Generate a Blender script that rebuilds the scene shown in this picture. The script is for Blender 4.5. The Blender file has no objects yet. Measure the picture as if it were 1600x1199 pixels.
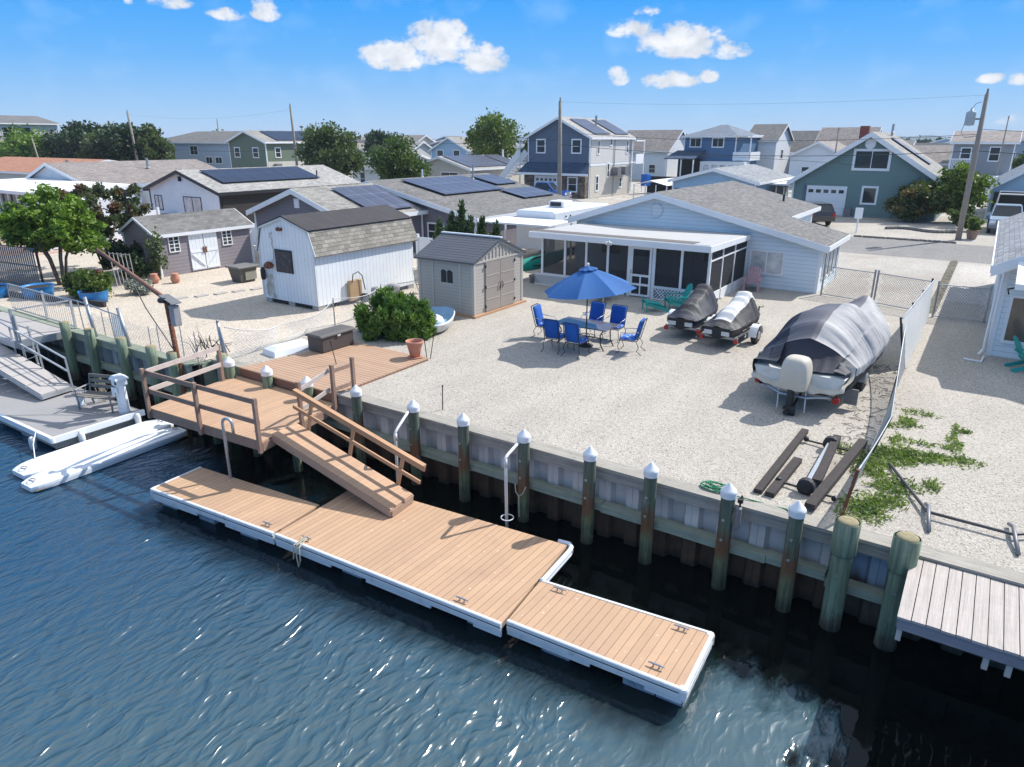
import bpy, math, random
from mathutils import Vector, Matrix
sin, cos, pi, R = math.sin, math.cos, math.pi, math.radians
random.seed(7)
SC = bpy.context.scene
COL = SC.collection

# ------------------------------------------------------------------ camera, sky, sun, exposure
cam = bpy.data.cameras.new('camera'); cam.sensor_width = 36; cam.lens = 1090 / 1600 * 36
cam.clip_start = .1; cam.clip_end = 12000
co = bpy.data.objects.new('camera', cam); COL.objects.link(co)
co.location = (0, 0, 6.3); co.rotation_euler = (R(90 - 19.3), 0, R(34.0)); SC.camera = co
SC.view_settings.view_transform = 'Standard'; SC.view_settings.look = 'None'
SC.view_settings.gamma = 1; SC.view_settings.exposure = 0.6
SUN_TO = Vector((.45, .93, 1.0)).normalized()
sl = bpy.data.lights.new('sun', 'SUN'); sl.energy = 3.9; sl.angle = R(.5); sl.color = (1, .965, .91)
so = bpy.data.objects.new('sun', sl); COL.objects.link(so)
so.rotation_euler = (-SUN_TO).to_track_quat('-Z', 'Y').to_euler(); so.location = (20, 40, 60)
W = bpy.data.worlds.new('World'); SC.world = W; W.use_nodes = True


class NT:
    """small helper that writes shader nodes"""
    def __init__(s, tree):
        s.t = tree; s.N = tree.nodes; s.L = tree.links

    def n(s, typ, _out=0, **kw):
        nd = s.N.new(typ)
        ins = kw.pop('i', {})
        for k, v in kw.items(): setattr(nd, k, v)
        for k, v in ins.items(): s.put(nd, k, v)
        return nd.outputs[_out] if _out is not None else nd

    def put(s, nd, k, v):
        sk = nd.inputs[k]
        if isinstance(v, bpy.types.NodeSocket): s.L.new(v, sk)
        else: sk.default_value = v

    def m(s, op, a, b=0.0, c=None, clamp=False):
        i = {0: a, 1: b}
        if c is not None: i[2] = c
        return s.n('ShaderNodeMath', operation=op, use_clamp=clamp, i=i)

    def mix(s, f, a, b, bt='MIX'):
        nd = s.N.new('ShaderNodeMix'); nd.data_type = 'RGBA'; nd.blend_type = bt
        s.put(nd, 0, f); s.put(nd, 6, a if not isinstance(a, tuple) else (*a[:3], 1)); s.put(nd, 7, b if not isinstance(b, tuple) else (*b[:3], 1))
        return nd.outputs[2]

    def vm(s, op, a, b=None):
        i = {0: a}
        if b is not None: i[1] = b
        return s.n('ShaderNodeVectorMath', operation=op, i=i, _out=1 if op == 'DOT_PRODUCT' else 0)

    def noise(s, vec, scale, detail=3, rough=.5, out=0):
        return s.n('ShaderNodeTexNoise', _out=out, i={'Vector': vec, 'Scale': scale, 'Detail': detail, 'Roughness': rough})

    def mr(s, v, a, b, c, d, smooth=False):
        nd = s.N.new('ShaderNodeMapRange')
        if smooth: nd.interpolation_type = 'SMOOTHSTEP'
        for k, x in enumerate((v, a, b, c, d)): s.put(nd, k, x)
        return nd.outputs[0]

    def sep(s, v):
        nd = s.N.new('ShaderNodeSeparateXYZ'); s.put(nd, 0, v); return nd.outputs

    def comb(s, x, y, z):
        return s.n('ShaderNodeCombineXYZ', i={0: x, 1: y, 2: z})


# sky: gradient over faint Nishita, whitened overhead as added fill light, with procedural clouds placed by compass direction and height
def build_sky():
    t = NT(W.node_tree)
    for n in list(t.N): t.N.remove(n)
    sky = t.N.new('ShaderNodeTexSky'); sky.sky_type = 'NISHITA'; sky.sun_disc = False
    sky.sun_elevation = math.asin(SUN_TO.z); sky.sun_rotation = math.atan2(SUN_TO.x, SUN_TO.y)
    sky.air_density = 1.0; sky.dust_density = .15; sky.ozone_density = 2.2; sky.altitude = 0
    d = t.n('ShaderNodeTexCoord', _out=0)
    dn = t.vm('NORMALIZE', d)
    # (azimuth left of camera heading in deg, elevation deg, half width, half height, weight)
    CL = [(8.6, 5.7, 3.25, 1.62, 1), (5.2, 6.5, 3.36, 2.17, 1), (2.2, 5.5, 2.47, 1.54, .9), (-12.4, 6.5, 3.72, 1.7, 1), (-15.6, 5.9, 2.21, .84, .85),
          (-8.7, 7.5, 2.24, .96, .8), (-7.9, 4.3, 1.1, .99, .8), (-11.9, 4.0, 2.61, .92, .85), (-14.5, 4.3, .96, .7, .75), (-9.8, 8.6, 1.16, .53, .6),
          (23.5, 8.6, 1.76, .73, .85), (20.1, 8.0, 1.61, .6, .75), (17.5, 8.4, 1.32, 1.12, .8), (-32.3, 3.6, 1.12, .47, .85), (-33.8, 3.5, 1.02, .6, .85),
          (26.0, 8.5, .43, .48, .5), (-33.5, 1.1, 1.89, .57, .4), (-46, 7, 4, 1.5, .8), (52, 8, 5, 1.6, .8), (90, 10, 7, 2, .9), (-90, 9, 6, 2, .8), (160, 12, 9, 3, .9)]
    az = t.m('MULTIPLY', t.m('ARCTAN2', t.m('MULTIPLY', t.sep(dn)[0], -1), t.sep(dn)[1]), 180 / pi)
    el = t.m('MULTIPLY', t.m('ARCSINE', t.sep(dn)[2]), 180 / pi)
    cr = t.n('ShaderNodeValToRGB', _out=None, i={0: t.mr(el, -3, 87, 0, 1)})
    e = cr.color_ramp.elements
    GR = [(0, (.42, .56, .70)), (.033, (.44, .63, .83)), (.052, (.33, .575, .88)), (.094, (.125, .44, .92)), (.144, (.022, .34, .93)), (.24, (.09, .33, .80)), (.38, (.22, .42, .78)), (.58, (.66, .74, .88)), (1, (.86, .90, 1.0))]
    while len(e) < len(GR): e.new(.9)
    for k, (q, g) in enumerate(GR): e[k].position = q; e[k].color = (*g, 1)
    skyc = t.mix(.97, sky.outputs[0], t.mix(1.0, cr.outputs[0], (5.4, 5.4, 5.4), 'MULTIPLY'))
    p = t.comb(az, t.m('MULTIPLY', el, 1.35), 0)
    nz = t.noise(p, .8, 8, .62)
    nz2 = t.noise(p, .27, 3, .5)
    field = None
    for a, e, w, h, k in CL:
        dx = t.m('DIVIDE', t.m('SUBTRACT', az, a + 34.0), w)
        dy = t.m('DIVIDE', t.m('SUBTRACT', el, e), h)
        dyb = t.m('MULTIPLY', dy, t.m('ADD', 1.0, t.m('MULTIPLY', t.m('LESS_THAN', dy, 0), .45)))
        r2 = t.m('ADD', t.m('MULTIPLY', dx, dx), t.m('MULTIPLY', dyb, dyb))
        g = t.m('MULTIPLY', t.m('SUBTRACT', 1.0, r2, clamp=True), k)
        field = g if field is None else t.m('MAXIMUM', field, g)
    dens = t.m('ADD', t.m('MULTIPLY', field, 1.2), t.m('MULTIPLY', t.m('SUBTRACT', nz, .55), 2.7))
    dens = t.m('MULTIPLY', dens, t.mr(field, 0.0, .25, 0, 1))
    mask = t.mr(dens, .04, .80, 0, 1, True)
    under = t.mr(t.m('ADD', t.noise(t.comb(az, t.m('ADD', t.m('MULTIPLY', el, 1.35), .35), 0), .62, 5, .55), t.m('MULTIPLY', field, .2)), .38, .8, .70, 1.0)
    lum = t.m('MULTIPLY', under, 5.3)
    cloud = t.mix(1.0, (1, 1, 1), t.comb(t.m('MULTIPLY', lum, t.mr(under, .7, 1, .88, 1)), t.m('MULTIPLY', lum, t.mr(under, .7, 1, .94, 1)), t.m('MULTIPLY', lum, 1.02)), 'MULTIPLY')
    # cloud radiance is set against the sky strength below
    wisp = t.m('MULTIPLY', t.mr(nz2, .52, .8, 0, .12), t.mr(el, 2, 8, .5, 1))
    c = t.mix(t.m('MULTIPLY', mask, .94), t.mix(wisp, skyc, (6., 6.6, 7.2)), cloud)
    bg = t.n('ShaderNodeBackground', i={'Color': c, 'Strength': .13})
    o = t.N.new('ShaderNodeOutputWorld'); t.L.new(bg, o.inputs[0])


build_sky()


# ------------------------------------------------------------------ materials
MC = {}


def mat(name, col=(.5, .5, .5), rough=.6, var=.12, vs=3.0, bump=0.0, bs=40.0, metal=0.0, pat=None, spec=.5, col2=None, c2=(.55, .7), c2s=2.0, alpha=1.0, coat=0.0, trans=None, fine=.0, grain=None, spots=0):
    if name in MC: return MC[name]
    m = bpy.data.materials.new(name); m.use_nodes = True; MC[name] = m
    t = NT(m.node_tree)
    for n in list(t.N): t.N.remove(n)
    P = t.n('ShaderNodeTexCoord', _out=3)
    S = t.sep(P)
    c = t.n('ShaderNodeRGB'); c.node.outputs[0].default_value = (*col, 1) if False else (*col, 1)
    base = c
    h = None
    if col2:
        f = t.mr(t.noise(P, c2s, 6, .65), c2[0], c2[1], 0, 1)
        base = t.mix(f, base, col2)
    v = t.mr(t.noise(P, vs, 4, .6), .25, .75, 1 - var, 1 + var)
    if fine: v = t.m('MULTIPLY', v, t.mr(t.noise(P, bs, 2, .5), .3, .7, 1 - fine, 1 + fine))
    if grain:   # long grain along an axis
        ax = grain[0]; sc = [30.0, 30.0, 30.0]; sc['xyz'.index(ax)] = 1.2
        gv = t.vm('MULTIPLY', P, tuple(sc))
        g = t.noise(gv, 1.0, 4, .65)
        v = t.m('MULTIPLY', v, t.mr(g, .3, .7, 1 - grain[1], 1 + grain[1]))
        h = g
    if pat:
        k = pat[0]
        if k == 'lap':
            q = t.m('FRACT', t.m('DIVIDE', S[2], pat[1]))
            v = t.m('MULTIPLY', v, t.mr(q, 0, .16, .6, 1)); h = t.m('SUBTRACT', 1.0, q)
        elif k in ('vgroove', 'boards'):
            a = S['xyz'.index(pat[1])] if pat[1] != 'w' else t.m('ADD', S[0], S[1])
            a = t.m('DIVIDE', a, pat[2]); q = t.m('FRACT', a)
            seam = t.mr(t.m('ABSOLUTE', t.m('SUBTRACT', q, .5)), .5 - pat[3], .5, 0, 1)
            v = t.m('MULTIPLY', v, t.mr(seam, 0, .6, 1, pat[4]))
            if k == 'boards':
                w = t.n('ShaderNodeTexWhiteNoise', noise_dimensions='1D', i={'W': t.m('FLOOR', a)})
                v = t.m('MULTIPLY', v, t.mr(w, 0, 1, 1 - pat[5], 1 + pat[5]))
            h = t.m('SUBTRACT', 1.0, seam)
        elif k == 'shingle':
            # pat: (_, along axis, slope axis, size)
            vec = t.comb(S['xyz'.index(pat[1])], S['xyz'.index(pat[2])], 0)
            b = t.n('ShaderNodeTexBrick', _out=None, offset=.5, i={'Vector': vec, 'Scale': 1.0, 'Color1': (.72, .72, .72, 1), 'Color2': (1.2, 1.2, 1.2, 1), 'Mortar': (.42, .42, .42, 1), 'Mortar Size': .006 * pat[3], 'Mortar Smooth': .3, 'Brick Width': .3 * pat[3], 'Row Height': .14 * pat[3], 'Bias': 0.0})
            base = t.mix(1.0, base, b.outputs[0], 'MULTIPLY'); h = t.m('SUBTRACT', 1.0, b.outputs[1])
        elif k == 'stone':
            vo = t.n('ShaderNodeTexVoronoi', _out=None, i={'Vector': t.vm('MULTIPLY', P, (1, 1, 2.0)), 'Scale': pat[1]})
            base = t.mix(1.0, base, t.mix(t.sep(vo.outputs[1])[0], (.45, .42, .4), (1.5, 1.35, 1.2)), 'MULTIPLY'); h = vo.outputs[0]
        elif k == 'solar':
            vec = t.comb(S['xyz'.index(pat[1])], S['xyz'.index(pat[2])], 0)
            b = t.n('ShaderNodeTexBrick', _out=None, offset=0, i={'Vector': vec, 'Scale': 1.0, 'Color1': (1, 1, 1, 1), 'Color2': (1.06, 1.06, 1.06, 1), 'Mortar': (3.2, 3.2, 3.4, 1), 'Mortar Size': .012, 'Brick Width': pat[3], 'Row Height': pat[4]})
            base = t.mix(1.0, base, b.outputs[0], 'MULTIPLY')
    if spots:
        base = t.mix(t.mr(t.noise(P, 11, 2, .4), .72, .75, 0, spots), base, (.7, .68, .62)); base = t.mix(t.mr(t.noise(t.vm('ADD', P, (7, 3, 1)), 7, 4, .6), .70, .76, 0, spots), base, (.12, .08, .06))
    vv = t.comb(v, v, v)
    base = t.mix(1.0, base, vv, 'MULTIPLY')
    bs_ = t.N.new('ShaderNodeBsdfPrincipled')
    t.put(bs_, 'Base Color', base); t.put(bs_, 'Roughness', rough); t.put(bs_, 'Metallic', metal)
    t.put(bs_, 'Specular IOR Level', spec); t.put(bs_, 'Coat Weight', coat)
    if alpha < 1: t.put(bs_, 'Alpha', alpha)
    if bump:
        hh = t.noise(P, bs, 3, .6)
        if h is not None: hh = t.m('ADD', t.m('MULTIPLY', h, 1.6), t.m('MULTIPLY', hh, .5))
        bn = t.n('ShaderNodeBump', i={'Strength': min(1, bump), 'Distance': .02, 'Height': hh})
        t.put(bs_, 'Normal', bn)
    o = t.N.new('ShaderNodeOutputMaterial')
    if trans:
        tr = t.n('ShaderNodeBsdfTranslucent', i={'Color': base})
        mx = t.n('ShaderNodeMixShader', i={0: trans, 1: bs_.outputs[0], 2: tr}); t.L.new(mx, o.inputs[0])
    else: t.L.new(bs_.outputs[0], o.inputs[0])
    return m


# ------------------------------------------------------------------ mesh builder
class MB:
    def __init__(s): s.v = []; s.f = []

    def add(s, vs, fs):
        k = len(s.v); s.v += [tuple(p) for p in vs]; s.f += [tuple(i + k for i in f) for f in fs]; return s

    def box(s, x0, x1, y0, y1, z0, z1):
        return s.add([(x0, y0, z0), (x1, y0, z0), (x1, y1, z0), (x0, y1, z0), (x0, y0, z1), (x1, y0, z1), (x1, y1, z1), (x0, y1, z1)],
                     [(3, 2, 1, 0), (4, 5, 6, 7), (0, 1, 5, 4), (1, 2, 6, 5), (2, 3, 7, 6), (3, 0, 4, 7)])

    def cbox(s, x0, x1, y0, y1, z0, z1, b=.02):
        """box with chamfered edges all round the top and the uprights"""
        def ring(i, z): return [(x0 + i + b, y0 + i, z), (x1 - i - b, y0 + i, z), (x1 - i, y0 + i + b, z), (x1 - i, y1 - i - b, z), (x1 - i - b, y1 - i, z), (x0 + i + b, y1 - i, z), (x0 + i, y1 - i - b, z), (x0 + i, y0 + i + b, z)]
        return s.loft([ring(b * .6, z0), ring(0, z0 + b), ring(0, z1 - b), ring(b * .6, z1 - b * .25), ring(b * 1.1, z1)], True, True)

    def loft(s, rings, c0=False, c1=False, closed=True):
        n = len(rings[0]); vs = [p for r in rings for p in r]; fs = []
        for k in range(len(rings) - 1):
            for i in range(n if closed else n - 1):
                j = (i + 1) % n
                fs.append((k * n + i, k * n + j, (k + 1) * n + j, (k + 1) * n + i))
        if c0: fs.append(tuple(range(n))[::-1])
        if c1: fs.append(tuple((len(rings) - 1) * n + i for i in range(n)))
        return s.add(vs, fs)

    def bar(s, a, b, w, h, up=(0, 0, 1)):
        a = Vector(a); b = Vector(b); d = (b - a).normalized(); u = Vector(up)
        sx = d.cross(u)
        if sx.length < 1e-4: sx = d.cross(Vector((1, 0, 0)))
        sx.normalize(); uu = sx.cross(d).normalized()
        q = [(-w / 2, -h / 2), (w / 2, -h / 2), (w / 2, h / 2), (-w / 2, h / 2)]
        return s.loft([[p + sx * x + uu * y for x, y in q] for p in (a, b)], True, True)

    def tube(s, pts, r, n=8, caps=True, closed=False):
        pts = [Vector(p) for p in pts]; rings = []; m = len(pts)
        rs = r if isinstance(r, (list, tuple)) else [r] * m
        px = None
        for i, p in enumerate(pts):
            if closed: d = pts[(i + 1) % m] - pts[i - 1]
            else: d = pts[min(i + 1, m - 1)] - pts[max(i - 1, 0)]
            d.normalize()
            if px is None:
                px = d.cross(Vector((0, 0, 1)))
                if px.length < 1e-3: px = d.cross(Vector((1, 0, 0)))
            px = (px - d * px.dot(d)).normalized(); py = d.cross(px)
            rings.append([p + (px * cos(2 * pi * k / n) + py * sin(2 * pi * k / n)) * rs[i] for k in range(n)])
        if closed: rings.append(rings[0])
        return s.loft(rings, caps and not closed, caps and not closed)

    def lathe(s, prof, c=(0, 0, 0), n=16, c0=True, c1=True):
        rings = [[(c[0] + r * cos(2 * pi * k / n), c[1] + r * sin(2 * pi * k / n), c[2] + z) for k in range(n)] for r, z in prof]
        return s.loft(rings, c0, c1)

    def cyl(s, a, b, r1, r2=None, n=12):
        return s.tube([a, b], [r1, r1 if r2 is None else r2], n)

    def prism(s, poly, z0, z1):
        n = len(poly)
        return s.loft([[(x, y, z0) for x, y in poly], [(x, y, z1) for x, y in poly]], True, True)

    def ext(s, poly, a, b, ax='y'):
        """extrude a 2-D section (p, z) along x or y"""
        f = (lambda p, z, t: (p, t, z)) if ax == 'y' else (lambda p, z, t: (t, p, z))
        return s.loft([[f(p, z, a) for p, z in poly], [f(p, z, b) for p, z in poly]], True, True)

    def grid(s, fn, nu, nv):
        vs = [fn(i / nu, j / nv) for j in range(nv + 1) for i in range(nu + 1)]
        fs = [(j * (nu + 1) + i, j * (nu + 1) + i + 1, (j + 1) * (nu + 1) + i + 1, (j + 1) * (nu + 1) + i) for j in range(nv) for i in range(nu)]
        return s.add(vs, fs)

    def build(s, name, m, parent=None, org=None, smooth=False, sub=0, solid=0):
        o0 = Vector((0, 0, 0))
        if parent is not None:
            p = parent
            while p: o0 += p.location; p = p.parent
        if org is not None: o0 = Vector(org)
        me = bpy.data.meshes.new(name)
        me.from_pydata([tuple(Vector(v) - o0) for v in s.v], [], s.f); me.update()
        ob = bpy.data.objects.new(name, me); COL.objects.link(ob)
        me.materials.append(m)
        if smooth: me.polygons.foreach_set('use_smooth', [True] * len(me.polygons))
        if parent is not None: ob.parent = parent
        elif org is not None: ob.location = org
        if solid: md = ob.modifiers.new('s', 'SOLIDIFY'); md.thickness = solid; md.offset = 0
        if sub: md = ob.modifiers.new('d', 'SUBSURF'); md.levels = md.render_levels = sub
        bm_fix(me)
        return ob


import bmesh


def bm_fix(me):
    bm = bmesh.new(); bm.from_mesh(me); bmesh.ops.recalc_face_normals(bm, faces=bm.faces); bm.to_mesh(me); bm.free()


def tag(o, label, cat, group=None):
    o['label'] = label; o['category'] = cat
    if group: o['group'] = group
    return o


def thing(name, label, cat, loc=(0, 0, 0), group=None):
    o = bpy.data.objects.new(name, None); COL.objects.link(o); o.location = loc
    o.empty_display_size = .2
    return tag(o, label, cat, group)


def struct(o, kind='structure'):
    o['kind'] = kind; return o


def dup(root, loc=None, rz=None, label=None):
    r = root.copy(); COL.objects.link(r)
    if loc is not None: r.location = loc
    if rz is not None: r.rotation_euler = (0, 0, rz)
    if label: r['label'] = label
    def rec(a, b):
        for ch in list(a.children):
            c = ch.copy(); COL.objects.link(c); c.parent = b; rec(ch, c)
    rec(root, r)
    return r


# ------------------------------------------------------------------ material library
def lib():
    M = {}
    M['deck'] = mat('tan_composite_deck', (.49, .315, .195), .75, .06, 1.5, .25, 60, pat=('boards', 'x', .14, .055, .45, .06), fine=.06, col2=(.43, .27, .18), c2s=.9, c2=(.5, .75), spots=.5)
    M['deck_y'] = mat('brown_composite_deck', (.44, .285, .19), .75, .06, 1.5, .25, 60, pat=('boards', 'y', .145, .13, .5, .06), fine=.05)
    M['rail_tan'] = mat('tan_timber', (.47, .27, .15), .7, .1, 2, .2, 40)
    M['rail_old'] = mat('weathered_brown_timber', (.30, .195, .145), .8, .16, 5, .4, 30, col2=(.22, .17, .14), c2s=6)
    M['rail_mid'] = mat('sunbleached_brown_timber', (.38, .26, .19), .8, .12, 5, .3, 30, col2=(.3, .21, .16), c2s=5)
    M['rail_pale'] = mat('pale_sawn_timber', (.55, .47, .42), .8, .12, 5, .3, 30)
    M['greywood'] = mat('silver_grey_timber', (.34, .315, .275), .85, .15, 2.5, .5, 30, col2=(.24, .24, .205), c2s=5, grain=('x', .22))
    M['greywood_y'] = mat('silver_grey_boards', (.46, .41, .375), .85, .1, 3, .5, 40, col2=(.38, .34, .31), c2s=3, grain=('y', .16))
    M['darkwood'] = mat('dark_stained_timber', (.04, .032, .031), .85, .3, 6, .6, 25)
    M['green_tim'] = mat('green_treated_timber', (.27, .30, .235), .85, .15, 3, .5, 30, col2=(.2, .27, .2), c2s=2.2, grain=('x', .2))
    M['white'] = mat('white_paint', (.78, .79, .8), .5, .04, 2, .05, 30)
    M['white_vinyl'] = mat('white_vinyl', (.74, .77, .8), .35, .05, 1.2, .05, 10, col2=(.6, .62, .62), c2s=3, c2=(.6, .8))
    M['edge'] = mat('weathered_white_edge', (.66, .68, .7), .5, .07, 3, .1, 20, col2=(.36, .38, .38), c2s=4, c2=(.58, .78))
    M['white_dirty'] = mat('stained_white', (.62, .63, .62), .5, .1, 4, .15, 20, col2=(.42, .38, .3), c2s=3, c2=(.58, .8))
    M['cap'] = mat('white_plastic_cap', (.8, .81, .82), .4, .04, 3, .03, 20)
    M['rubber'] = mat('black_rubber', (.02, .02, .022), .7, .2, 8, .3, 40)
    M['black'] = mat('black_metal', (.018, .018, .02), .5, .2, 8, .2, 40)
    M['steel'] = mat('galvanised_steel', (.38, .4, .42), .45, .12, 6, .15, 50, metal=.7)
    M['alu'] = mat('aluminium', (.5, .52, .54), .4, .08, 5, .1, 50, metal=.6)
    M['rust'] = mat('rusty_steel', (.17, .06, .03), .9, .3, 8, .8, 20, col2=(.35, .2, .13), c2s=9)
    M['rope'] = mat('pale_rope', (.5, .45, .34), .9, .1, 20, .4, 120)
    M['glass'] = mat('dark_window_glass', (.035, .045, .05), .08, .2, 1.5, 0, 10, spec=.4)
    M['glass_b'] = mat('curtained_window_glass', (.5, .52, .53), .1, .4, 2.5, 0, 10, spec=.8)
    M['screen'] = mat('insect_screen', (.03, .032, .038), .7, .1, 3, 0, 10, alpha=.62)
    M['blueh'] = mat('pale_blue_siding', (.70, .78, .82), .6, .05, 1, .35, 30, pat=('lap', .17))
    M['blueh2'] = mat('light_blue_siding', (.33, .48, .62), .6, .05, 1, .35, 30, pat=('lap', .17))
    M['whiteh'] = mat('white_siding', (.72, .74, .76), .6, .05, 1, .3, 30, pat=('lap', .16))
    M['whitew'] = mat('white_painted_boards', (.78, .81, .83), .65, .06, 1.5, .3, 30, col2=(.55, .58, .58), c2s=2.5, c2=(.6, .8), pat=('vgroove', 'w', .2, .05, .62))
    M['greyh'] = mat('plum_grey_siding', (.175, .16, .18), .65, .07, 1, .35, 30, pat=('lap', .17))
    M['shedg'] = mat('grey_lavender_siding', (.25, .22, .235), .65, .08, 1, .4, 30, pat=('lap', .17))
    M['teal'] = mat('teal_grey_siding', (.15, .235, .225), .6, .05, 1, .3, 30, pat=('lap', .2))
    M['navy'] = mat('slate_blue_siding', (.10, .135, .19), .6, .05, 1, .3, 30, pat=('lap', .2))
    M['blue2'] = mat('mid_blue_siding', (.075, .155, .27), .6, .05, 1, .3, 30, pat=('lap', .2))
    M['beigeh'] = mat('cream_siding', (.56, .52, .45), .6, .05, 1, .3, 30, pat=('lap', .2))
    M['creamh'] = mat('pale_grey_siding', (.6, .58, .55), .6, .05, 1, .3, 30, pat=('lap', .2))
    M['oliveh'] = mat('olive_siding', (.13, .17, .115), .6, .05, 1, .3, 30, pat=('lap', .2))
    M['greyblue'] = mat('grey_blue_siding', (.40, .47, .53), .6, .05, 1, .3, 30, pat=('lap', .2))
    M['midgrey'] = mat('mid_grey_siding', (.27, .28, .3), .6, .05, 1, .3, 30, pat=('lap', .2))
    M['tansh'] = mat('taupe_resin_panel', (.42, .385, .34), .55, .04, 1.2, .3, 25, pat=('lap', .125))
    M['tansh2'] = mat('taupe_resin_door', (.33, .285, .25), .55, .05, 1.2, .3, 25, pat=('vgroove', 'y', .115, .06, .62))
    M['tanshx'] = mat('taupe_resin_trim', (.47, .43, .38), .55, .04, 1.2, .1, 25)
    M['panelroof'] = mat('ribbed_charcoal_roof', (.10, .105, .12), .5, .08, 1.5, .3, 25, pat=('vgroove', 'y', .16, .16, .35))
    for k, c in (('rgrey', (.175, .168, .16)), ('rtan', (.29, .275, .25)), ('rpale', (.36, .345, .325)), ('rbrown', (.27, .235, .215)), ('rblue', (.17, .2, .25)), ('rdark', (.075, .075, .085)), ('rorange', (.42, .2, .12)), ('rnavy', (.04, .075, .13)), ('rlil', (.27, .28, .30))):
        M[k + 'y'] = mat('shingles_' + k + '_y', c, .9, .14, .5, .4, 40, pat=('shingle', 'y', 'x', 1), fine=.12)
        M[k + 'x'] = mat('shingles_' + k + '_x', c, .9, .14, .5, .4, 40, pat=('shingle', 'x', 'y', 1), fine=.12)
    M['rbig'] = mat('weathered_tan_shingles', (.30, .275, .235), .95, .16, 1.2, .8, 30, pat=('shingle', 'y', 'z', 1.0), fine=.15, col2=(.24, .22, .2), c2s=1.6, c2=(.55, .75))
    M['rfelt'] = mat('roofing_felt', (.052, .048, .05), .9, .15, 1.5, .4, 40, fine=.15, pat=('vgroove', 'y', .45, .03, .7))
    M['rroll'] = mat('pale_roll_roofing', (.44, .435, .43), .9, .06, 1.2, .2, 60, fine=.1)
    M['wmemb'] = mat('white_roof_membrane', (.8, .8, .8), .6, .05, 1, .1, 20)
    M['solar'] = mat('solar_cells', (.026, .028, .045), .3, .1, 1, 0, 10, spec=.35, pat=('solar', 'y', 'x', 1.0, 1.7))
    M['solarx'] = mat('solar_cells_silver', (.085, .092, .125), .35, .1, 1, 0, 10, spec=.3, pat=('solar', 'y', 'x', 1.0, 1.7))
    M['stonew'] = mat('stone_veneer', (.17, .14, .12), .85, .15, 1, .6, 10, pat=('stone', 2.6))
    M['brick'] = mat('red_brick', (.24, .07, .05), .85, .15, 3, .5, 20)
    M['blue_cush'] = mat('blue_cushion_fabric', (.008, .10, .42), .85, .1, 6, .3, 60)
    M['blue_pat'] = mat('patterned_blue_fabric', (.02, .12, .5), .85, .1, 6, .3, 60, col2=(.35, .5, .75), c2s=16, c2=(.52, .56))
    M['umb'] = mat('blue_canvas', (.035, .15, .42), .8, .06, 3, .15, 80, trans=.25)
    M['cover_s'] = mat('silver_boat_cover', (.31, .31, .325), .68, .08, 2, .2, 12, spec=.35, col2=(.42, .41, .4), c2s=.8, c2=(.45, .65))
    M['cover_d'] = mat('charcoal_boat_cover', (.115, .115, .135), .6, .08, 2, .2, 12, spec=.35)
    M['cover_n'] = mat('navy_boat_cover', (.016, .02, .038), .65, .15, 3, .25, 12)
    M['cover_c'] = mat('cream_boat_cover', (.55, .5, .42), .6, .06, 3, .25, 14, col2=(.45, .44, .43), c2s=2)
    M['cover_w'] = mat('pale_grey_cover', (.62, .61, .6), .6, .06, 3, .25, 14)
    M['cover_g'] = mat('graphite_cover', (.05, .048, .052), .6, .2, 3, .2, 12, spec=.3, col2=(.11, .1, .1), c2s=3)
    M['teal_pl'] = mat('teal_plastic', (.01, .33, .30), .5, .08, 5, .1, 30)
    M['pink_pl'] = mat('pink_plastic', (.55, .33, .36), .5, .08, 5, .1, 30)
    M['kayak'] = mat('green_plastic_hull', (.01, .3, .22), .4, .08, 2, .1, 20)
    M['terra'] = mat('terracotta', (.5, .22, .145), .8, .12, 4, .2, 30)
    M['soil'] = mat('dark_soil', (.03, .022, .018), .95, .3, 10, .8, 40)
    M['resin_br'] = mat('brown_resin', (.085, .068, .062), .6, .12, 3, .35, 20, pat=('vgroove', 'w', .075, .08, .55))
    M['resin_lid'] = mat('grey_brown_resin_lid', (.11, .1, .095), .55, .12, 3, .2, 20)
    M['pvc'] = mat('white_pvc_pipe', (.62, .62, .63), .5, .1, 6, .15, 20, col2=(.42, .4, .38), c2s=5)
    M['hose'] = mat('green_hose', (.01, .22, .1), .5, .1, 5, .1, 20)
    M['concrete'] = mat('concrete', (.38, .36, .33), .9, .1, .7, .3, 30, fine=.08, col2=(.3, .29, .27), c2s=.5)
    M['greydock'] = mat('grey_composite_deck', (.30, .29, .29), .8, .06, 1, .2, 50, pat=('boards', 'y', .14, .03, .8, .02))
    M['greyplank'] = mat('pale_grey_gangway_deck', (.42, .39, .37), .8, .08, 2, .2, 50)
    M['bluewat'] = mat('clear_blue_boat_paint', (.25, .43, .6), .4, .1, 2, .05, 10)
    M['bluetub'] = mat('bright_blue_plastic', (.02, .2, .5), .45, .1, 3, .1, 20)
    M['redl'] = mat('red_lens', (.4, .01, .01), .25, .1, 5, 0, 10)
    M['tarp'] = mat('white_mesh_tarp', (.8, .8, .78), .7, .05, 2, .15, 20, trans=.35)
    M['wall_dk'] = mat('black_brown_boards', (.03, .025, .022), .8, .2, 3, .4, 20, pat=('vgroove', 'w', .2, .06, .5))
    M['vinylf'] = mat('white_vinyl_fence', (.75, .76, .78), .4, .04, 1, .1, 20, pat=('vgroove', 'w', .18, .03, .8))
    M['carw'] = mat('pale_blue_car_paint', (.38, .48, .58), .25, .03, 1, 0, 10, coat=.6)
    M['carb'] = mat('black_car_paint', (.02, .02, .025), .2, .05, 1, 0, 10, coat=.8)
    M['carr'] = mat('bright_blue_car_paint', (.01, .12, .48), .25, .05, 1, 0, 10, coat=.8)
    M['lattice'] = mat('white_lattice', (.72, .76, .8), .6, .04, 2, .05, 30)
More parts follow.
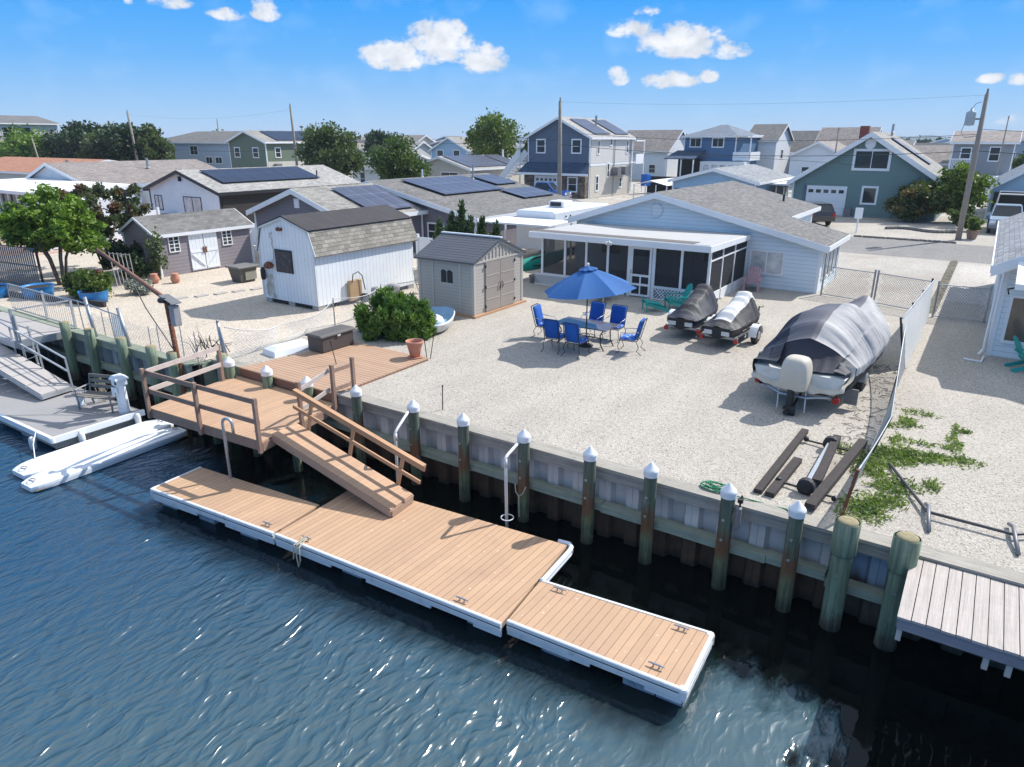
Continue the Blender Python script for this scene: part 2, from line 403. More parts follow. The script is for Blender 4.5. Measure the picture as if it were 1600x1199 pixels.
    M['foam'] = mat('float_foam_blue_grey', (.3, .36, .42), .6, .15, 3, .2, 20, col2=(.12, .13, .13), c2s=3)
    M['pole'] = mat('weathered_pole_timber', (.27, .235, .2), .85, .12, 2, .4, 20, grain=('z', .2))
    M['bag'] = mat('tan_hard_case', (.4, .27, .15), .7, .1, 3, .2, 20)
    M['relief'] = mat('dark_relief_board', (.055, .05, .055), .7, .3, 5, .6, 8, col2=(.16, .13, .12), c2s=7, c2=(.56, .62))
    M['ac'] = mat('grey_sheet_metal', (.2, .2, .21), .5, .1, 5, .1, 30, metal=.3)
    return M


M = lib()


# gravel and the other ground sheets
def ground_mat(name, a, b, dark, sc, bump, cellk=1.0, patch=None, stain=0.0):
    m = bpy.data.materials.new(name); m.use_nodes = True; t = NT(m.node_tree)
    for n in list(t.N): t.N.remove(n)
    P = t.n('ShaderNodeTexCoord', _out=3)
    Pw = t.vm('ADD', P, t.vm('MULTIPLY', t.noise(P, sc * .7, 2, out=1), (.03, .03, .03)))
    vo = t.n('ShaderNodeTexVoronoi', _out=None, i={'Vector': Pw, 'Scale': sc})
    cell = t.sep(vo.outputs[1])
    f1 = t.noise(P, sc * .35, 3, .7)
    c = t.mix(t.mr(t.m('ADD', t.m('MULTIPLY', cell[0], .65 * cellk), t.m('MULTIPLY', f1, .5)), .25, .85, 0, 1), a, b)
    c = t.mix(t.mr(cell[1], .86, .97, 0, .75), c, dark)
    big = t.m('MULTIPLY', t.mr(t.noise(P, .22, 5, .6), .3, .7, .9, 1.06), t.mr(t.noise(t.vm('MULTIPLY', P, (1.6, .35, 1)), .8, 4, .6), .35, .7, 1.03, .93))
    fleck = t.mr(t.noise(P, 3.1, 6, .72), .64, .74, 1, .72)
    edge = t.mr(vo.outputs[0], .25 / 1, .75, 1.04, .8)
    k = t.m('MULTIPLY', t.m('MULTIPLY', big, fleck), edge)
    c = t.mix(1.0, c, t.comb(k, k, k), 'MULTIPLY')
    if patch: c = t.mix(t.mr(t.noise(P, patch[1], 4, .6), patch[2], patch[2] + .1, 0, .8), c, patch[0])
    bs_ = t.N.new('ShaderNodeBsdfPrincipled'); t.put(bs_, 'Base Color', c); t.put(bs_, 'Roughness', .95); t.put(bs_, 'Specular IOR Level', .15)
    hh = t.m('SUBTRACT', t.m('MULTIPLY', f1, .4), vo.outputs[0])
    t.put(bs_, 'Normal', t.n('ShaderNodeBump', i={'Strength': bump, 'Distance': .03, 'Height': hh}))
    o = t.N.new('ShaderNodeOutputMaterial'); t.L.new(bs_.outputs[0], o.inputs[0])
    return m


GRAVEL = ground_mat('pale_pebble_gravel', (.41, .37, .32), (.58, .54, .478), (.21, .18, .15), 38, .45)
SAND = ground_mat('warm_shell_sand', (.5, .43, .35), (.72, .635, .53), (.3, .24, .18), 30, .5)
ASPH = ground_mat('sun_bleached_asphalt', (.24, .23, .22), (.33, .315, .30), (.16, .15, .15), 30, .3)
CONC = ground_mat('pale_concrete_paving', (.43, .4, .36), (.5, .465, .42), (.36, .33, .3), 14, .2, patch=((.36, .32, .28), .35, .52))
LAND = ground_mat('lot_ground', (.42, .38, .34), (.56, .52, .47), (.25, .24, .19), 2.2, .4, patch=((.16, .2, .1), .06, .55))
PAVE = ground_mat('pink_brick_paving', (.5, .34, .27), (.6, .43, .34), (.4, .27, .22), 8, .2)


def sheet(name, poly, z, m):
    b = MB(); b.add([(x, y, z) for x, y in poly], [tuple(range(len(poly)))])
    return struct(b.build(name, m))


# land behind the bulkheads: one sheet to the horizon (neighbour's wall to the left stands 0.7 m further out)
sheet('ground', [(-4000, 10.95), (-18.9, 10.95), (-18.9, 11.7), (4000, 11.7), (4000, 6000), (-4000, 6000)], -.03, LAND)
sheet('gravel_yard', [(-18.9, 11.7), (1.9, 11.7), (30, 11.7), (30, 45.2), (-18.9, 45.2)], 0, GRAVEL)
sheet('sandy_yard', [(-45, 10.95), (-18.9, 10.95), (-18.9, 45.2), (-45, 45.2)], 0, SAND)
sheet('paved_yard', [(-75, 10.95), (-45, 10.95), (-45, 30), (-75, 30)], 0, PAVE)
sheet('road', [(-600, 45.2), (300, 45.2), (300, 53), (-600, 53)], -.004, ASPH)
sheet('driveway', [(-8.3, 31), (-1.55, 31), (-1.55, 45.2), (-8.3, 45.2)], .004, CONC)
sheet('driveway', [(-1.1, 33.4), (1.3, 33.4), (1.3, 44.6), (-1.1, 44.6)], .004, ground_mat('light_concrete_pad', (.5, .46, .42), (.56, .52, .475), (.45, .41, .37), 14, .15))
sheet('verge', [(-1.5, 30.6), (-1.15, 30.6), (-1.12, 44.9), (-1.25, 45.6), (-1.5, 45.0)], .008, ground_mat('dark_crack_soil', (.10, .09, .07), (.22, .2, .16), (.06, .07, .03), 9, .5))
sheet('gravel_forecourt', [(-60, 53), (6, 53), (6, 72), (-60, 72)], 0, GRAVEL)


# water
def water_mat():
    m = bpy.data.materials.new('canal_water'); m.use_nodes = True; t = NT(m.node_tree)
    for n in list(t.N): t.N.remove(n)
    P = t.n('ShaderNodeTexCoord', _out=3); S = t.sep(P)
    Pw = t.vm('ADD', P, t.vm('MULTIPLY', t.noise(P, .8, 2, out=1), (.5, .5, 0)))
    rot = t.n('ShaderNodeMapping', i={'Vector': Pw, 'Rotation': (0, 0, R(16)), 'Scale': (1.0, .40, 1)})
    rot2 = t.n('ShaderNodeMapping', i={'Vector': Pw, 'Rotation': (0, 0, R(-24)), 'Scale': (1.0, .45, 1)})
    rdg = lambda x: t.m('POWER', t.m('SUBTRACT', 1.0, t.m('MULTIPLY', t.m('ABSOLUTE', t.m('SUBTRACT', x, .5)), 3.0), clamp=True), 1.6)
    w1 = rdg(t.noise(rot, 2.9, 2, .5)); w2 = rdg(t.noise(rot2, 4.4, 2, .5)); w3 = t.noise(rot, .7, 2, .5)
    calm = t.noise(rot2, .9, 3, .5)
    # open water is ruffled; wall, docks and right get painted dark reflections, calmer ripples
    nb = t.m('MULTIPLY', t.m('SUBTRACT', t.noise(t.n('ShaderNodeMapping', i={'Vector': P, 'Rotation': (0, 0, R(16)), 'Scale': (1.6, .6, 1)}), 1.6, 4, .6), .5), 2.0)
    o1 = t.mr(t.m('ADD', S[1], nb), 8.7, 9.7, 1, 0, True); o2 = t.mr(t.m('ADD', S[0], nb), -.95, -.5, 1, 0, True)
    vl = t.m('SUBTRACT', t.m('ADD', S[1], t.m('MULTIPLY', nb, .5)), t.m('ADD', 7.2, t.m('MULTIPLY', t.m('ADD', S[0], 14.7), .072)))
    dock_dark_refl = t.m('MULTIPLY', t.mr(vl, -1.25, -.35, 0, .85, True), t.m('MULTIPLY', t.mr(S[0], -15.2, -14.4, 0, 1, True), t.mr(S[0], -2.7, -2.1, 1, 0, True)))
    ruffled_bright = t.m('MULTIPLY', t.m('MULTIPLY', o1, o2), t.m('SUBTRACT', 1.0, dock_dark_refl))
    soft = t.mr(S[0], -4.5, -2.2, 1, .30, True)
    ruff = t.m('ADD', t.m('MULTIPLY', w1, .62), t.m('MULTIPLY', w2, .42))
    h = t.m('ADD', t.m('MULTIPLY', ruff, t.m('ADD', .03, t.m('MULTIPLY', t.m('MULTIPLY', ruffled_bright, soft), .97))), t.m('MULTIPLY', calm, .35))
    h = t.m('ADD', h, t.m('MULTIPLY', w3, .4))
    col = t.mix(ruffled_bright, (.0025, .004, .004), t.mix(t.mr(t.m('ADD', S[0], t.m('MULTIPLY', S[1], -.8)), -20, -8, 0, 1, True), (.010, .048, .095), (.040, .085, .105)))  # dark reflection zones painted into the water's body colour
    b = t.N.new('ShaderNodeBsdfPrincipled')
    t.put(b, 'Base Color', col); t.put(b, 'Roughness', t.mr(ruffled_bright, 0, 1, .04, .24)); t.put(b, 'IOR', 1.5); t.put(b, 'Specular IOR Level', t.mr(ruffled_bright, 0, 1, .22, 1.0))
    t.put(b, 'Normal', t.n('ShaderNodeBump', i={'Strength': 1.0, 'Distance': .06, 'Height': h}))
    o = t.N.new('ShaderNodeOutputMaterial'); t.L.new(b.outputs[0], o.inputs[0])
    return m


WZ = -1.62
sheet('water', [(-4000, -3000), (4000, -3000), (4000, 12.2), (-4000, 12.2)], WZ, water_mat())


# ------------------------------------------------------------------ bulkheads
def wall_mat(name, top, low, zt, zb):
    m = bpy.data.materials.new(name); m.use_nodes = True; t = NT(m.node_tree)
    for n in list(t.N): t.N.remove(n)
    P = t.n('ShaderNodeTexCoord', _out=3); S = t.sep(P)
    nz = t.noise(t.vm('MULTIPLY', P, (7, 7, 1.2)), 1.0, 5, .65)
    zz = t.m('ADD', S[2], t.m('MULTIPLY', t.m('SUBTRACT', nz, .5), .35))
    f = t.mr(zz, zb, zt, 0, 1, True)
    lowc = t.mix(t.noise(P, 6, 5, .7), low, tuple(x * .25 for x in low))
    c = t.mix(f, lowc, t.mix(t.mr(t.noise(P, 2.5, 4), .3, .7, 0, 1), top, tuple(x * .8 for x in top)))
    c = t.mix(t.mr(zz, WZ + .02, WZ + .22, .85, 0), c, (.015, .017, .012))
    b = t.N.new('ShaderNodeBsdfPrincipled'); t.put(b, 'Base Color', c); t.put(b, 'Roughness', .75)
    t.put(b, 'Normal', t.n('ShaderNodeBump', i={'Strength': .4, 'Distance': .01, 'Height': nz}))
    o = t.N.new('ShaderNodeOutputMaterial'); t.L.new(b.outputs[0], o.inputs[0])
    return m


def sheet_pile(u0, u1, vf, m, parent, pitch=.62, dz=.14):
    b = MB(); x = u0; top = []; n = 0
    while x < u1:
        for dx, dv in ((0, 0), (.125, 0), (.13, .012), (.135, 0), (.26, 0), (.32, dz), (.56, dz), (.62, 0)):
            if x + dx * pitch / .62 <= u1: top.append((x + dx * pitch / .62, vf + dv))
        x += pitch
    n = len(top); vs = [(a, c, -.1) for a, c in top] + [(a, c, -3.2) for a, c in top]
    b.add(vs, [(i, i + 1, n + i + 1, n + i) for i in range(n - 1)])
    return b.build('sheet_piling', m, parent)


def bulkhead(label, u0, u1, vf, wood, pm, zw=-.8, group='timber capped bulkheads along the canal'):
    t = thing('bulkhead', label, 'seawall', ((u0 + u1) / 2, vf, 0), group)
    sheet_pile(u0, u1, vf + .12, pm, t)
    b = MB(); x = u0
    while x < u1 - .01:   # cap of long planks, butt jointed, two wide
        x2 = min(x + 3.6, u1)
        b.box(x, x2 - .006, vf - .03, vf + .155, -.015, .045)
        x = x2
    x = u0 - 1.3
    while x < u1 - .01:
        x2 = min(x + 4.1, u1)
        b.box(max(x, u0), x2 - .006, vf + .162, vf + .345, -.018, .04)
        x = x2
    b.build('cap', wood, t)
    b = MB(); b.box(u0, u1, vf + .005, vf + .1, -.235, -.02); b.build('top_wale', wood, t)
    b = MB(); x = u0; k = 0
    while x < u1 - .01:
        x2 = min(x + 3.3, u1); d = .012 * (k % 2)
        b.box(x, x2 - .008, vf - .14 + d, vf + .1, zw - .1 + d * 1.5, zw + .06 + d * 1.5); x = x2; k += 1
    b.build('lower_wale', M['green_tim'], t)
    b = MB(); b.box(u0, u1, vf + .3, vf + .42, -3.2, -.05); b.build('backing', M['darkwood'], t)
    return t


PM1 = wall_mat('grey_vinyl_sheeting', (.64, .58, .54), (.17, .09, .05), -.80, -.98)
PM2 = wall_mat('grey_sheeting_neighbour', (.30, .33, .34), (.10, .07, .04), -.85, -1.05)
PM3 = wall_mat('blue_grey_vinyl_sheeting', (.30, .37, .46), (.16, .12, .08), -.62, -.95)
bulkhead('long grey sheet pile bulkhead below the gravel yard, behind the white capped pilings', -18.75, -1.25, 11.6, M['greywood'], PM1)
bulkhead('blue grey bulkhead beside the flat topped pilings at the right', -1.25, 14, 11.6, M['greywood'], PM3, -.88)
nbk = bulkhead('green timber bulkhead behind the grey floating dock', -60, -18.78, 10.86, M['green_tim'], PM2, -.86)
MB().box(-18.95, -18.79, 11.22, 11.95, -3.1, -.02).build('return_wall', M['green_tim'], nbk)


def pile_mat(name, stops):
    m = bpy.data.materials.new(name); m.use_nodes = True; t = NT(m.node_tree)
    for n in list(t.N): t.N.remove(n)
    P = t.n('ShaderNodeTexCoord', _out=3); S = t.sep(P)
    rnd = t.n('ShaderNodeObjectInfo', _out=5)
    Pr = t.vm('ADD', P, t.comb(t.m('MULTIPLY', rnd, 31), 0, 0))
    st = t.noise(t.vm('MULTIPLY', Pr, (14, 14, .9)), 1.0, 5, .7)
    pa = t.noise(Pr, 3.0, 5, .7)
    zz = t.m('ADD', S[2], t.m('MULTIPLY', t.m('SUBTRACT', t.m('ADD', st, pa), 1.0), .75))
    cr = t.n('ShaderNodeValToRGB', _out=None, i={0: t.mr(zz, -1.7, .5, 0, 1)})
    e = cr.color_ramp.elements
    while len(e) > 2: e.remove(e[-1])
    for k, (p, c) in enumerate(stops):
        q = e[k] if k < 2 else e.new(p)
        q.position = p; q.color = (*c, 1)
    g = t.mr(st, .35, .68, .62, 1.4)
    c = t.mix(1.0, cr.outputs[0], t.comb(g, g, g), 'MULTIPLY')
    c = t.mix(t.mr(pa, .62, .7, 0, .5), c, (.3, .34, .28))
    b = t.N.new('ShaderNodeBsdfPrincipled'); t.put(b, 'Base Color', c); t.put(b, 'Roughness', .85)
    t.put(b, 'Normal', t.n('ShaderNodeBump', i={'Strength': .7, 'Distance': .012, 'Height': st}))
    o = t.N.new('ShaderNodeOutputMaterial'); t.L.new(b.outputs[0], o.inputs[0])
    return m


PIL = pile_mat('stained_piling_timber', [(0, (.02, .022, .016)), (.12, (.07, .08, .045)), (.3, (.15, .16, .08)), (.42, (.16, .07, .03)), (.55, (.13, .075, .04)), (.68, (.10, .13, .09)), (1, (.12, .13, .10))])
PILG = pile_mat('green_piling_timber', [(0, (.03, .03, .02)), (.1, (.08, .07, .05)), (.28, (.15, .21, .14)), (.55, (.15, .2, .13)), (.8, (.19, .24, .16)), (1, (.22, .26, .18))])
PTOP = mat('rotten_pile_top', (.3, .26, .15), .9, .3, 9, .5, 30, col2=(.2, .08, .03), c2s=8)


def piling(label, u, v, top, r=.125, cap=True, m=None, group='white capped dock pilings', bolt=True, lean=(0, 0)):
    t = thing('piling', label, 'piling', (u, v, 0), group)
    b = MB(); rings = []
    for k in range(12):
        z = -3 + (top + 3) * k / 11; rr = r * (1.06 - .06 * k / 11) * (1 + .012 * sin(k * 2.1 + u * 5))
        rings.append([(u + lean[0] * (top - z) + rr * cos(a * pi / 10) * (1 + .02 * sin(3 * a + u)), v + lean[1] * (top - z) + rr * sin(a * pi / 10), z) for a in range(20)])
    b.loft(rings, False, not cap); b.build('post', m or PIL, t, smooth=True)
    if cap:
        b = MB(); b.lathe([(r + .01, top - .13), (r + .018, top - .125), (r + .02, top - .01), (r + .006, top + .018), (r * .66, top + .07), (r * .32, top + .118), (.01, top + .15)], (u, v, 0), 24)
        b.build('cap', M['cap'], t, smooth=False)
    else:
        b = MB(); b.lathe([(r * .97, top + .001), (r * .9, top + .022), (r * .4, top + .03), (.01, top + .028)], (u, v, 0), 20, False, True); b.build('end_grain', PTOP, t, smooth=True)
    if bolt:
        for z in (top - .55, top - .95): MB().cyl((u - .01, v - r - .012, z), (u - .01, v - r * .8, z), .028, n=10).build('bolt', M['steel'], t)
    return t


pl = [(-12.35, 'white capped piling next to the top of the gangway, left end of the wall row'), (-10.46, 'white capped piling holding the pipe rail behind the tan gangway'),
      (-8.98, 'rust streaked white capped piling just right of the gangway handrail end'), (-7.36, 'white capped piling with pipe rail and rope loop behind the main float'),
      (-5.78, 'white capped piling just right of the main float, fifth from the deck'), (-4.48, 'dark topped white capped piling left of the coiled green hose'),
      (-3.0, 'white capped piling beside the coiled green hose with a small grey box'), (-1.83, 'split brown white capped piling nearest the dark timbers')]
for u, lb in pl:
    piling(lb, u, 11.36, .40, lean=(.0, 0))
for u, v, lb in ((-17.42, 11.28, 'short capped piling at the left corner where the lower platform meets the upper deck'), (-15.83, 11.36, 'short capped piling in the middle of the step between tan platform and deck'), (-14.18, 11.36, 'short capped piling behind the gangway top by the wooden gate posts')):
    piling(lb, u, v, .28, r=.14, group='white capped dock pilings', bolt=False, m=PILG)
for u, lb in ((-1.04, 'tall flat topped green piling by the rusty fence post'), (-.18, 'thick flat topped piling at the corner of the grey plank dock')):
    t = piling(lb, u, 11.33, .43, r=.165, cap=False, m=PILG, group='flat topped mooring pilings', lean=(.0, 0))
    b = MB(); b.lathe([(.19, -.16), (.2, -.14), (.2, .42), (.185, .435)], (u, 11.33, 0), 20, True, False); b.build('sleeve', PILG, t, smooth=True)
for k, (u, lb) in enumerate(((-25.56, 'green piling nearest the aluminium stair platform'), (-23.91, 'green piling behind the lower end of the grey gangway rail'), (-21.94, 'green piling with a white pipe beside the wooden bench'), (-20.27, 'green piling with a small stub on top behind the white dock pedestal'), (-19.15, 'green piling just behind the rusty davit foot'), (-17.75, 'green piling between rusty davit and tan platform rail'))):
    piling(lb, u, 10.62 if u < -18.8 else 11.3, .42, r=.15, cap=False, m=PILG, group='green flat topped pilings of the left neighbour', bolt=False)

# small grey box and hose bib on the piling, rope loop on another
t = thing('junction_box', 'small grey electrical box on the side of the hose piling', 'electrical box', (-2.8, 11.38, .1))
b = MB(); b.cbox(-2.84, -2.74, 11.3, 11.4, -.28, .12, .012); b.build('housing', M['ac'], t)
b = MB(); b.tube([(-2.79, 11.4, .12), (-2.79, 11.4, .26), (-2.79, 11.46, .3), (-2.79, 11.55, .2)], .018, 8); b.cyl((-2.79, 11.4, .2), (-2.79, 11.4, .27), .05, n=10); b.build('cap', M['black'], t)
b = MB(); b.tube([(-7.5, 11.24, -.72), (-7.45, 11.19, -.88), (-7.36, 11.17, -.96), (-7.27, 11.19, -.88), (-7.22, 11.24, -.72)], .012, 6)
b.tube([(-7.36, 11.17, -.96), (-7.35, 11.16, -1.15), (-7.345, 11.17, -1.45)], .014, 6)
tag(b.build('rope', M['rope'], None, (-7.36, 11.2, -.9)), 'pale rope looped round the piling behind the main float', 'rope')

# ------------------------------------------------------------------ floating docks
def lerp(a, b, t): return tuple(x + (y - x) * t for x, y in zip(a, b))


def float_dock(label, c, sides, z=-1.2, group='tan floating dock sections', deck='deck', slant=0, name='floating_dock', cleats=(), floats=(.05, .5, .93)):
    """c: corner list front-left, front-right, back-right, back-left; sides: which edges carry the white rub rail"""
    ctr = (sum(p[0] for p in c) / 4, sum(p[1] for p in c) / 4, z)
    t = thing(name, label, 'dock', ctr, group)
    b = MB(); n = 4
    b.loft([[(x, y, z - .05) for x, y in c], [(x, y, z) for x, y in c]], True, True); b.build('decking', M[deck], t)
    cx, cy = ctr[:2]
    inn = [(x + (cx - x) * .02, y + (cy - y) * .03) for x, y in c]
    b = MB(); b.loft([[(x, y, z - .2) for x, y in inn], [(x, y, z - .051) for x, y in inn]], True, True); b.build('frame', M['greywood'], t)
    w = MB()
    for k in sides:
        p, q = c[k], c[(k + 1) % 4]; d = Vector((q[0] - p[0], q[1] - p[1], 0)).normalized(); o = Vector((d.y, -d.x, 0))
        P = Vector((*p, 0)) - d * .0; Q = Vector((*q, 0)) + d * .0
        sec = [(0, z + .01), (.045, z + .012), (.06, z), (.062, z - .055), (.045, z - .065), (.045, z - .085), (.06, z - .095), (.058, z - .18), (.03, z - .185), (0, z - .185)]
        k9 = MB(); k9.bar(P + o * .047 + Vector((0, 0, z - .075)), Q + o * .047 + Vector((0, 0, z - .075)), .012, .016); k9.build('dark_groove', M['rubber'], t)  # thin black bar along the rail groove
        w.loft([[X + o * a + Vector((0, 0, h)) for a, h in sec] for X in (P, Q)], True, True)
        # skirt boards with steps
        L = (Q - P).length; s = 0; k2 = 0
        while s < L - .3:
            e = min(s + (.9 if k2 % 2 else 1.5), L)
            if k2 % 2 == 0:
                w.loft([[P + d * s + o * a + Vector((0, 0, h)) for a, h in ((.005, z - .182), (.045, z - .182), (.045, z - .26), (.005, z - .26))], [P + d * e + o * a + Vector((0, 0, h)) for a, h in ((.005, z - .182), (.045, z - .182), (.045, z - .26), (.005, z - .26))]], True, True)
            s = e; k2 += 1
    for k in sides:   # rounded corner bumpers
        if (k + 1) % 4 in sides:
            q = c[(k + 1) % 4]; w.lathe([(.05, z - .19), (.07, z - .18), (.072, z - .03), (.06, z + .005), (.04, z + .012), (.01, z + .012)], (q[0], q[1], 0), 16)
    if sides: w.build('rub_rail', M['edge'], t)
    fl = c[0], c[1]; bk = c[3], c[2]
    for f in floats:
        f2 = min(1, f + .42 / max(1.2, math.dist(*fl)) * 1.2)
        a, a2 = lerp(*fl, f), lerp(*fl, f2); e, e2 = lerp(*bk, f), lerp(*bk, f2)
        quad = [lerp(a, e, .06), lerp(a2, e2, .06), lerp(a2, e2, .94), lerp(a, e, .94)]
        b = MB(); b.loft([[(x, y, z - .62) for x, y in quad], [(x, y, z - .2) for x, y in quad]], True, True); b.build('float', M['foam'], t)
    for (x, y, an) in cleats:
        b = MB(); dx, dy = cos(an) * .13, sin(an) * .13
        b.tube([(x - dx, y - dy, z + .055), (x - dx * .5, y - dy * .5, z + .06), (x + dx * .5, y + dy * .5, z + .06), (x + dx, y + dy, z + .055)], [.01, .016, .016, .01], 8)
        for s in (-.35, .35): b.cyl((x + dx * s, y + dy * s, z), (x + dx * s, y + dy * s, z + .06), .013, n=8)
        b.build('cleat', M['steel'], t)
    return t


float_dock('left tan floating dock section, half shaded by the platform', [(-14.7, 7.2), (-10.86, 7.52), (-10.99, 8.8), (-14.78, 8.46)], (0, 3), cleats=((-11.2, 7.62, .1),), floats=(.03, .36, .7))
float_dock('wide middle tan floating dock at the foot of the gangway', [(-10.8, 7.53), (-5.46, 7.8), (-5.72, 10.42), (-10.98, 9.95)], (0,), cleats=((-10.1, 7.7, .05), (-6.35, 7.88, .05)), floats=(.08, .3, .55, .85))
t = thing('bumper', 'white corner bumper strip on the right end of the middle dock', 'dock bumper', (-5.6, 9.8, -1.2))
b = MB(); w = [(-5.56, 9.15), (-5.52, 9.2), (-5.6, 10.3), (-5.63, 10.42), (-5.72, 10.5), (-5.95, 10.47)]
b.tube([(x, y, -1.215) for x, y in w], .05, 10); b.tube([(x - .0, y, -1.3) for x, y in w], .045, 10); b.build('strip', M['white_vinyl'], t, smooth=True)
float_dock('narrow right hand tan floating dock reaching into open water', [(-5.42, 7.93), (-2.46, 8.08), (-2.53, 9.45), (-5.55, 9.13)], (0, 1, 2), cleats=((-2.95, 8.25, .05), (-5.1, 9.06, .1), (-2.95, 9.28, .1)), floats=(.2, .68, .86))
b = MB(); b.tube([(-10.1, 7.7, -1.14), (-10.1, 7.45, -1.18), (-10.08, 7.4, -1.4), (-10.02, 7.38, -1.62), (-9.95, 7.38, -1.45), (-10.0, 7.42, -1.2), (-10.06, 7.66, -1.13)], .014, 7)
b.tube([(-10.14, 7.7, -1.13), (-10.16, 7.43, -1.2), (-10.18, 7.4, -1.5)], .014, 7)
tag(b.build('rope', M['rope'], None, (-10.1, 7.6, -1.2)), 'pale dock line hanging over the white edge of the middle float', 'rope')

# ------------------------------------------------------------------ lower platform with rails, upper deck
t = thing('platform', 'tan boarded landing platform with post and rail sides above the water', 'deck', (-15, 10, -.2))
LP = [(-17.07, 8.62), (-12.86, 8.88), (-13.3, 11.5), (-17.5, 11.5)]
b = MB(); b.loft([[(x, y, -.235) for x, y in LP], [(x, y, -.2) for x, y in LP]], True, True); b.build('decking', M['deck'], t)
b = MB()
for a, c in ((0, 1), (1, 2), (3, 0)):
    p, q = LP[a], LP[c]; b.bar((*p, -.34), (*q, -.34), .045, .2)
for k in range(6):
    b.bar(lerp((*LP[0], -.335), (*LP[1], -.335), (k + .5) / 6), lerp((*LP[3], -.335), (*LP[2], -.335), (k + .5) / 6), .05, .17)
b.build('frame', M['rail_old'], t)
for u, v in ((-16.6, 10.1), (-15, 10.2), (-13.4, 10.2), (-16.6, 11.0)):
    b = MB(); b.cyl((u, v, -3), (u, v, -.42), .11, n=14); b.build('support_pile', PIL, t, smooth=True)
posts = [(-16.98, 8.58, .88, .0), (-14.93, 8.68, .88, 0), (-12.84, 8.8, .88, 0), (-17.35, 10.98, .85, 0)]
for u, v, zt, _ in posts:
    b = MB(); b.cbox(u - .045, u + .045, v - .045, v + .045, -.45, zt, .006); b.build('rail_post', M['rail_old'], t)
for zz in (.76, .27):
    b = MB()
    b.bar((-16.98, 8.65, zz), (-14.93, 8.745, zz), .035, .12); b.bar((-14.93, 8.745, zz), (-12.84, 8.865, zz), .035, .12); b.build('rail', M['rail_old'], t)
    b = MB(); b.bar((-16.93, 8.65, zz + .03), (-17.3, 10.95, zz + .03), .035, .12); b.build('rail', M['rail_pale'], t)
t = thing('gate_rail', 'short post and rail gate at the top of the gangway beside the bulkhead', 'railing', (-13.2, 11, -.2))
for u, v, z0, z1 in ((-13.0, 10.15, -.35, .85), (-13.1, 11.3, -.3, .95), (-13.16, 12.05, 0, .95)):
    b = MB(); b.cbox(u - .045, u + .045, v - .045, v + .045, z0, z1, .006); b.build('rail_post', M['rail_old'], t)
for z0, z1 in ((.6, .8), (.1, .3)):
    b = MB(); b.bar((-13.07, 10.2, z0), (-13.17, 11.25, z1), .035, .1); b.build('rail', M['rail_pale'], t)
    b = MB(); b.bar((-13.1, 11.35, z1 - .02), (-13.16, 12.0, z1 - .05), .035, .1); b.build('rail', M['rail_old'], t)

t = thing('wooden_deck', 'low brown boarded deck in the corner of the gravel yard', 'deck', (-15.2, 13.3, 0))
UD = [(-17.3, 11.52), (-13.32, 11.52), (-13.32, 15.25), (-16.55, 15.3)]
b = MB(); b.loft([[(x, y, .035) for x, y in UD], [(x, y, .07) for x, y in UD]], True, True); b.build('decking', M['deck_y'], t)
b = MB(); b.loft([[(x * .999 - .01, y + .005, -.19) for x, y in UD[:2]] + [(x - .01, y - .01, -.19) for x, y in UD[2:]], [(x * .999 - .01, y + .005, .034) for x, y in UD[:2]] + [(x - .01, y - .01, .034) for x, y in UD[2:]]], True, True); b.build('skirt', mat('brown_skirt', (.22, .11, .075), .7, .1, 2, .1, 20), t)

# gangway
def gangway():
    t = thing('gangway', 'tan timber gangway with one handrail sloping down to the floats', 'gangway', (-11.1, 9.7, -.6))
    A = Vector((-12.9, 9.2, -.16)); A2 = Vector((-12.98, 9.96, -.16)); B = Vector((-9.3, 9.26, -1.03)); B2 = Vector((-9.38, 10.03, -1.03))
    up = Vector((0, 0, 1))
    b = MB(); b.loft([[A, B, B2, A2], [x + up * .035 for x in (A, B, B2, A2)]], True, True); b.build('decking', mat('tan_gangway_boards', (.49, .31, .195), .75, .06, 1.5, .25, 60, pat=('boards', 'x', .14, .03, .6, .05)), t)
    b = MB()
    for p, q in ((A, B), (A2, B2)): b.bar(p - up * .07 + (0, .02, 0) if False else p - up * .075, q - up * .075, .045, .145)
    b.bar(B - up * .075 + Vector((.0, .02, 0)), B2 - up * .075 - Vector((0, .02, 0)), .045, .145)
    b.build('stringer', M['rail_mid'], t)
    n = Vector((.21, 0, .78))
    for f in (.1, .47, .87):
        p = A2.lerp(B2, f) + Vector((0, .03, -.1)); b = MB(); b.bar(p, p + n * 1.13, .04, .09, up=(1, 0, -.3)); b.build('rail_post', M['rail_tan'], t)
    for h, ov in ((1.0, .14), (.52, .1)):
        p = A2.lerp(B2, -.04) + n * h + Vector((0, .005, 0)); q = A2.lerp(B2, 1 + ov * .35) + n * h
        b = MB(); b.bar(p, q, .04, .13 if h == 1 else .085)
        if h == 1: b.bar(p + up * .075, q + up * .075, .11, .03)
        b.build('handrail' if h == 1 else 'mid_rail', M['rail_tan'], t)


gangway()

# hooked aluminium ladder and the two bent pipe rails
def hook(label, p, z0, z1, d, m, r=.03, grp=None):
    b = MB(); x, y = p; dx, dy = d; k = .13
    b.tube([(x, y, z0), (x, y, z1 - .12)] + [(x + dx * k * (1 - cos(a)), y + dy * k * (1 - cos(a)), z1 - .12 + k * sin(a)) for a in [i * pi / 8 for i in range(1, 9)]] + [(x + dx * 2 * k, y + dy * 2 * k, z1 - .35)], r, 10)
    return b


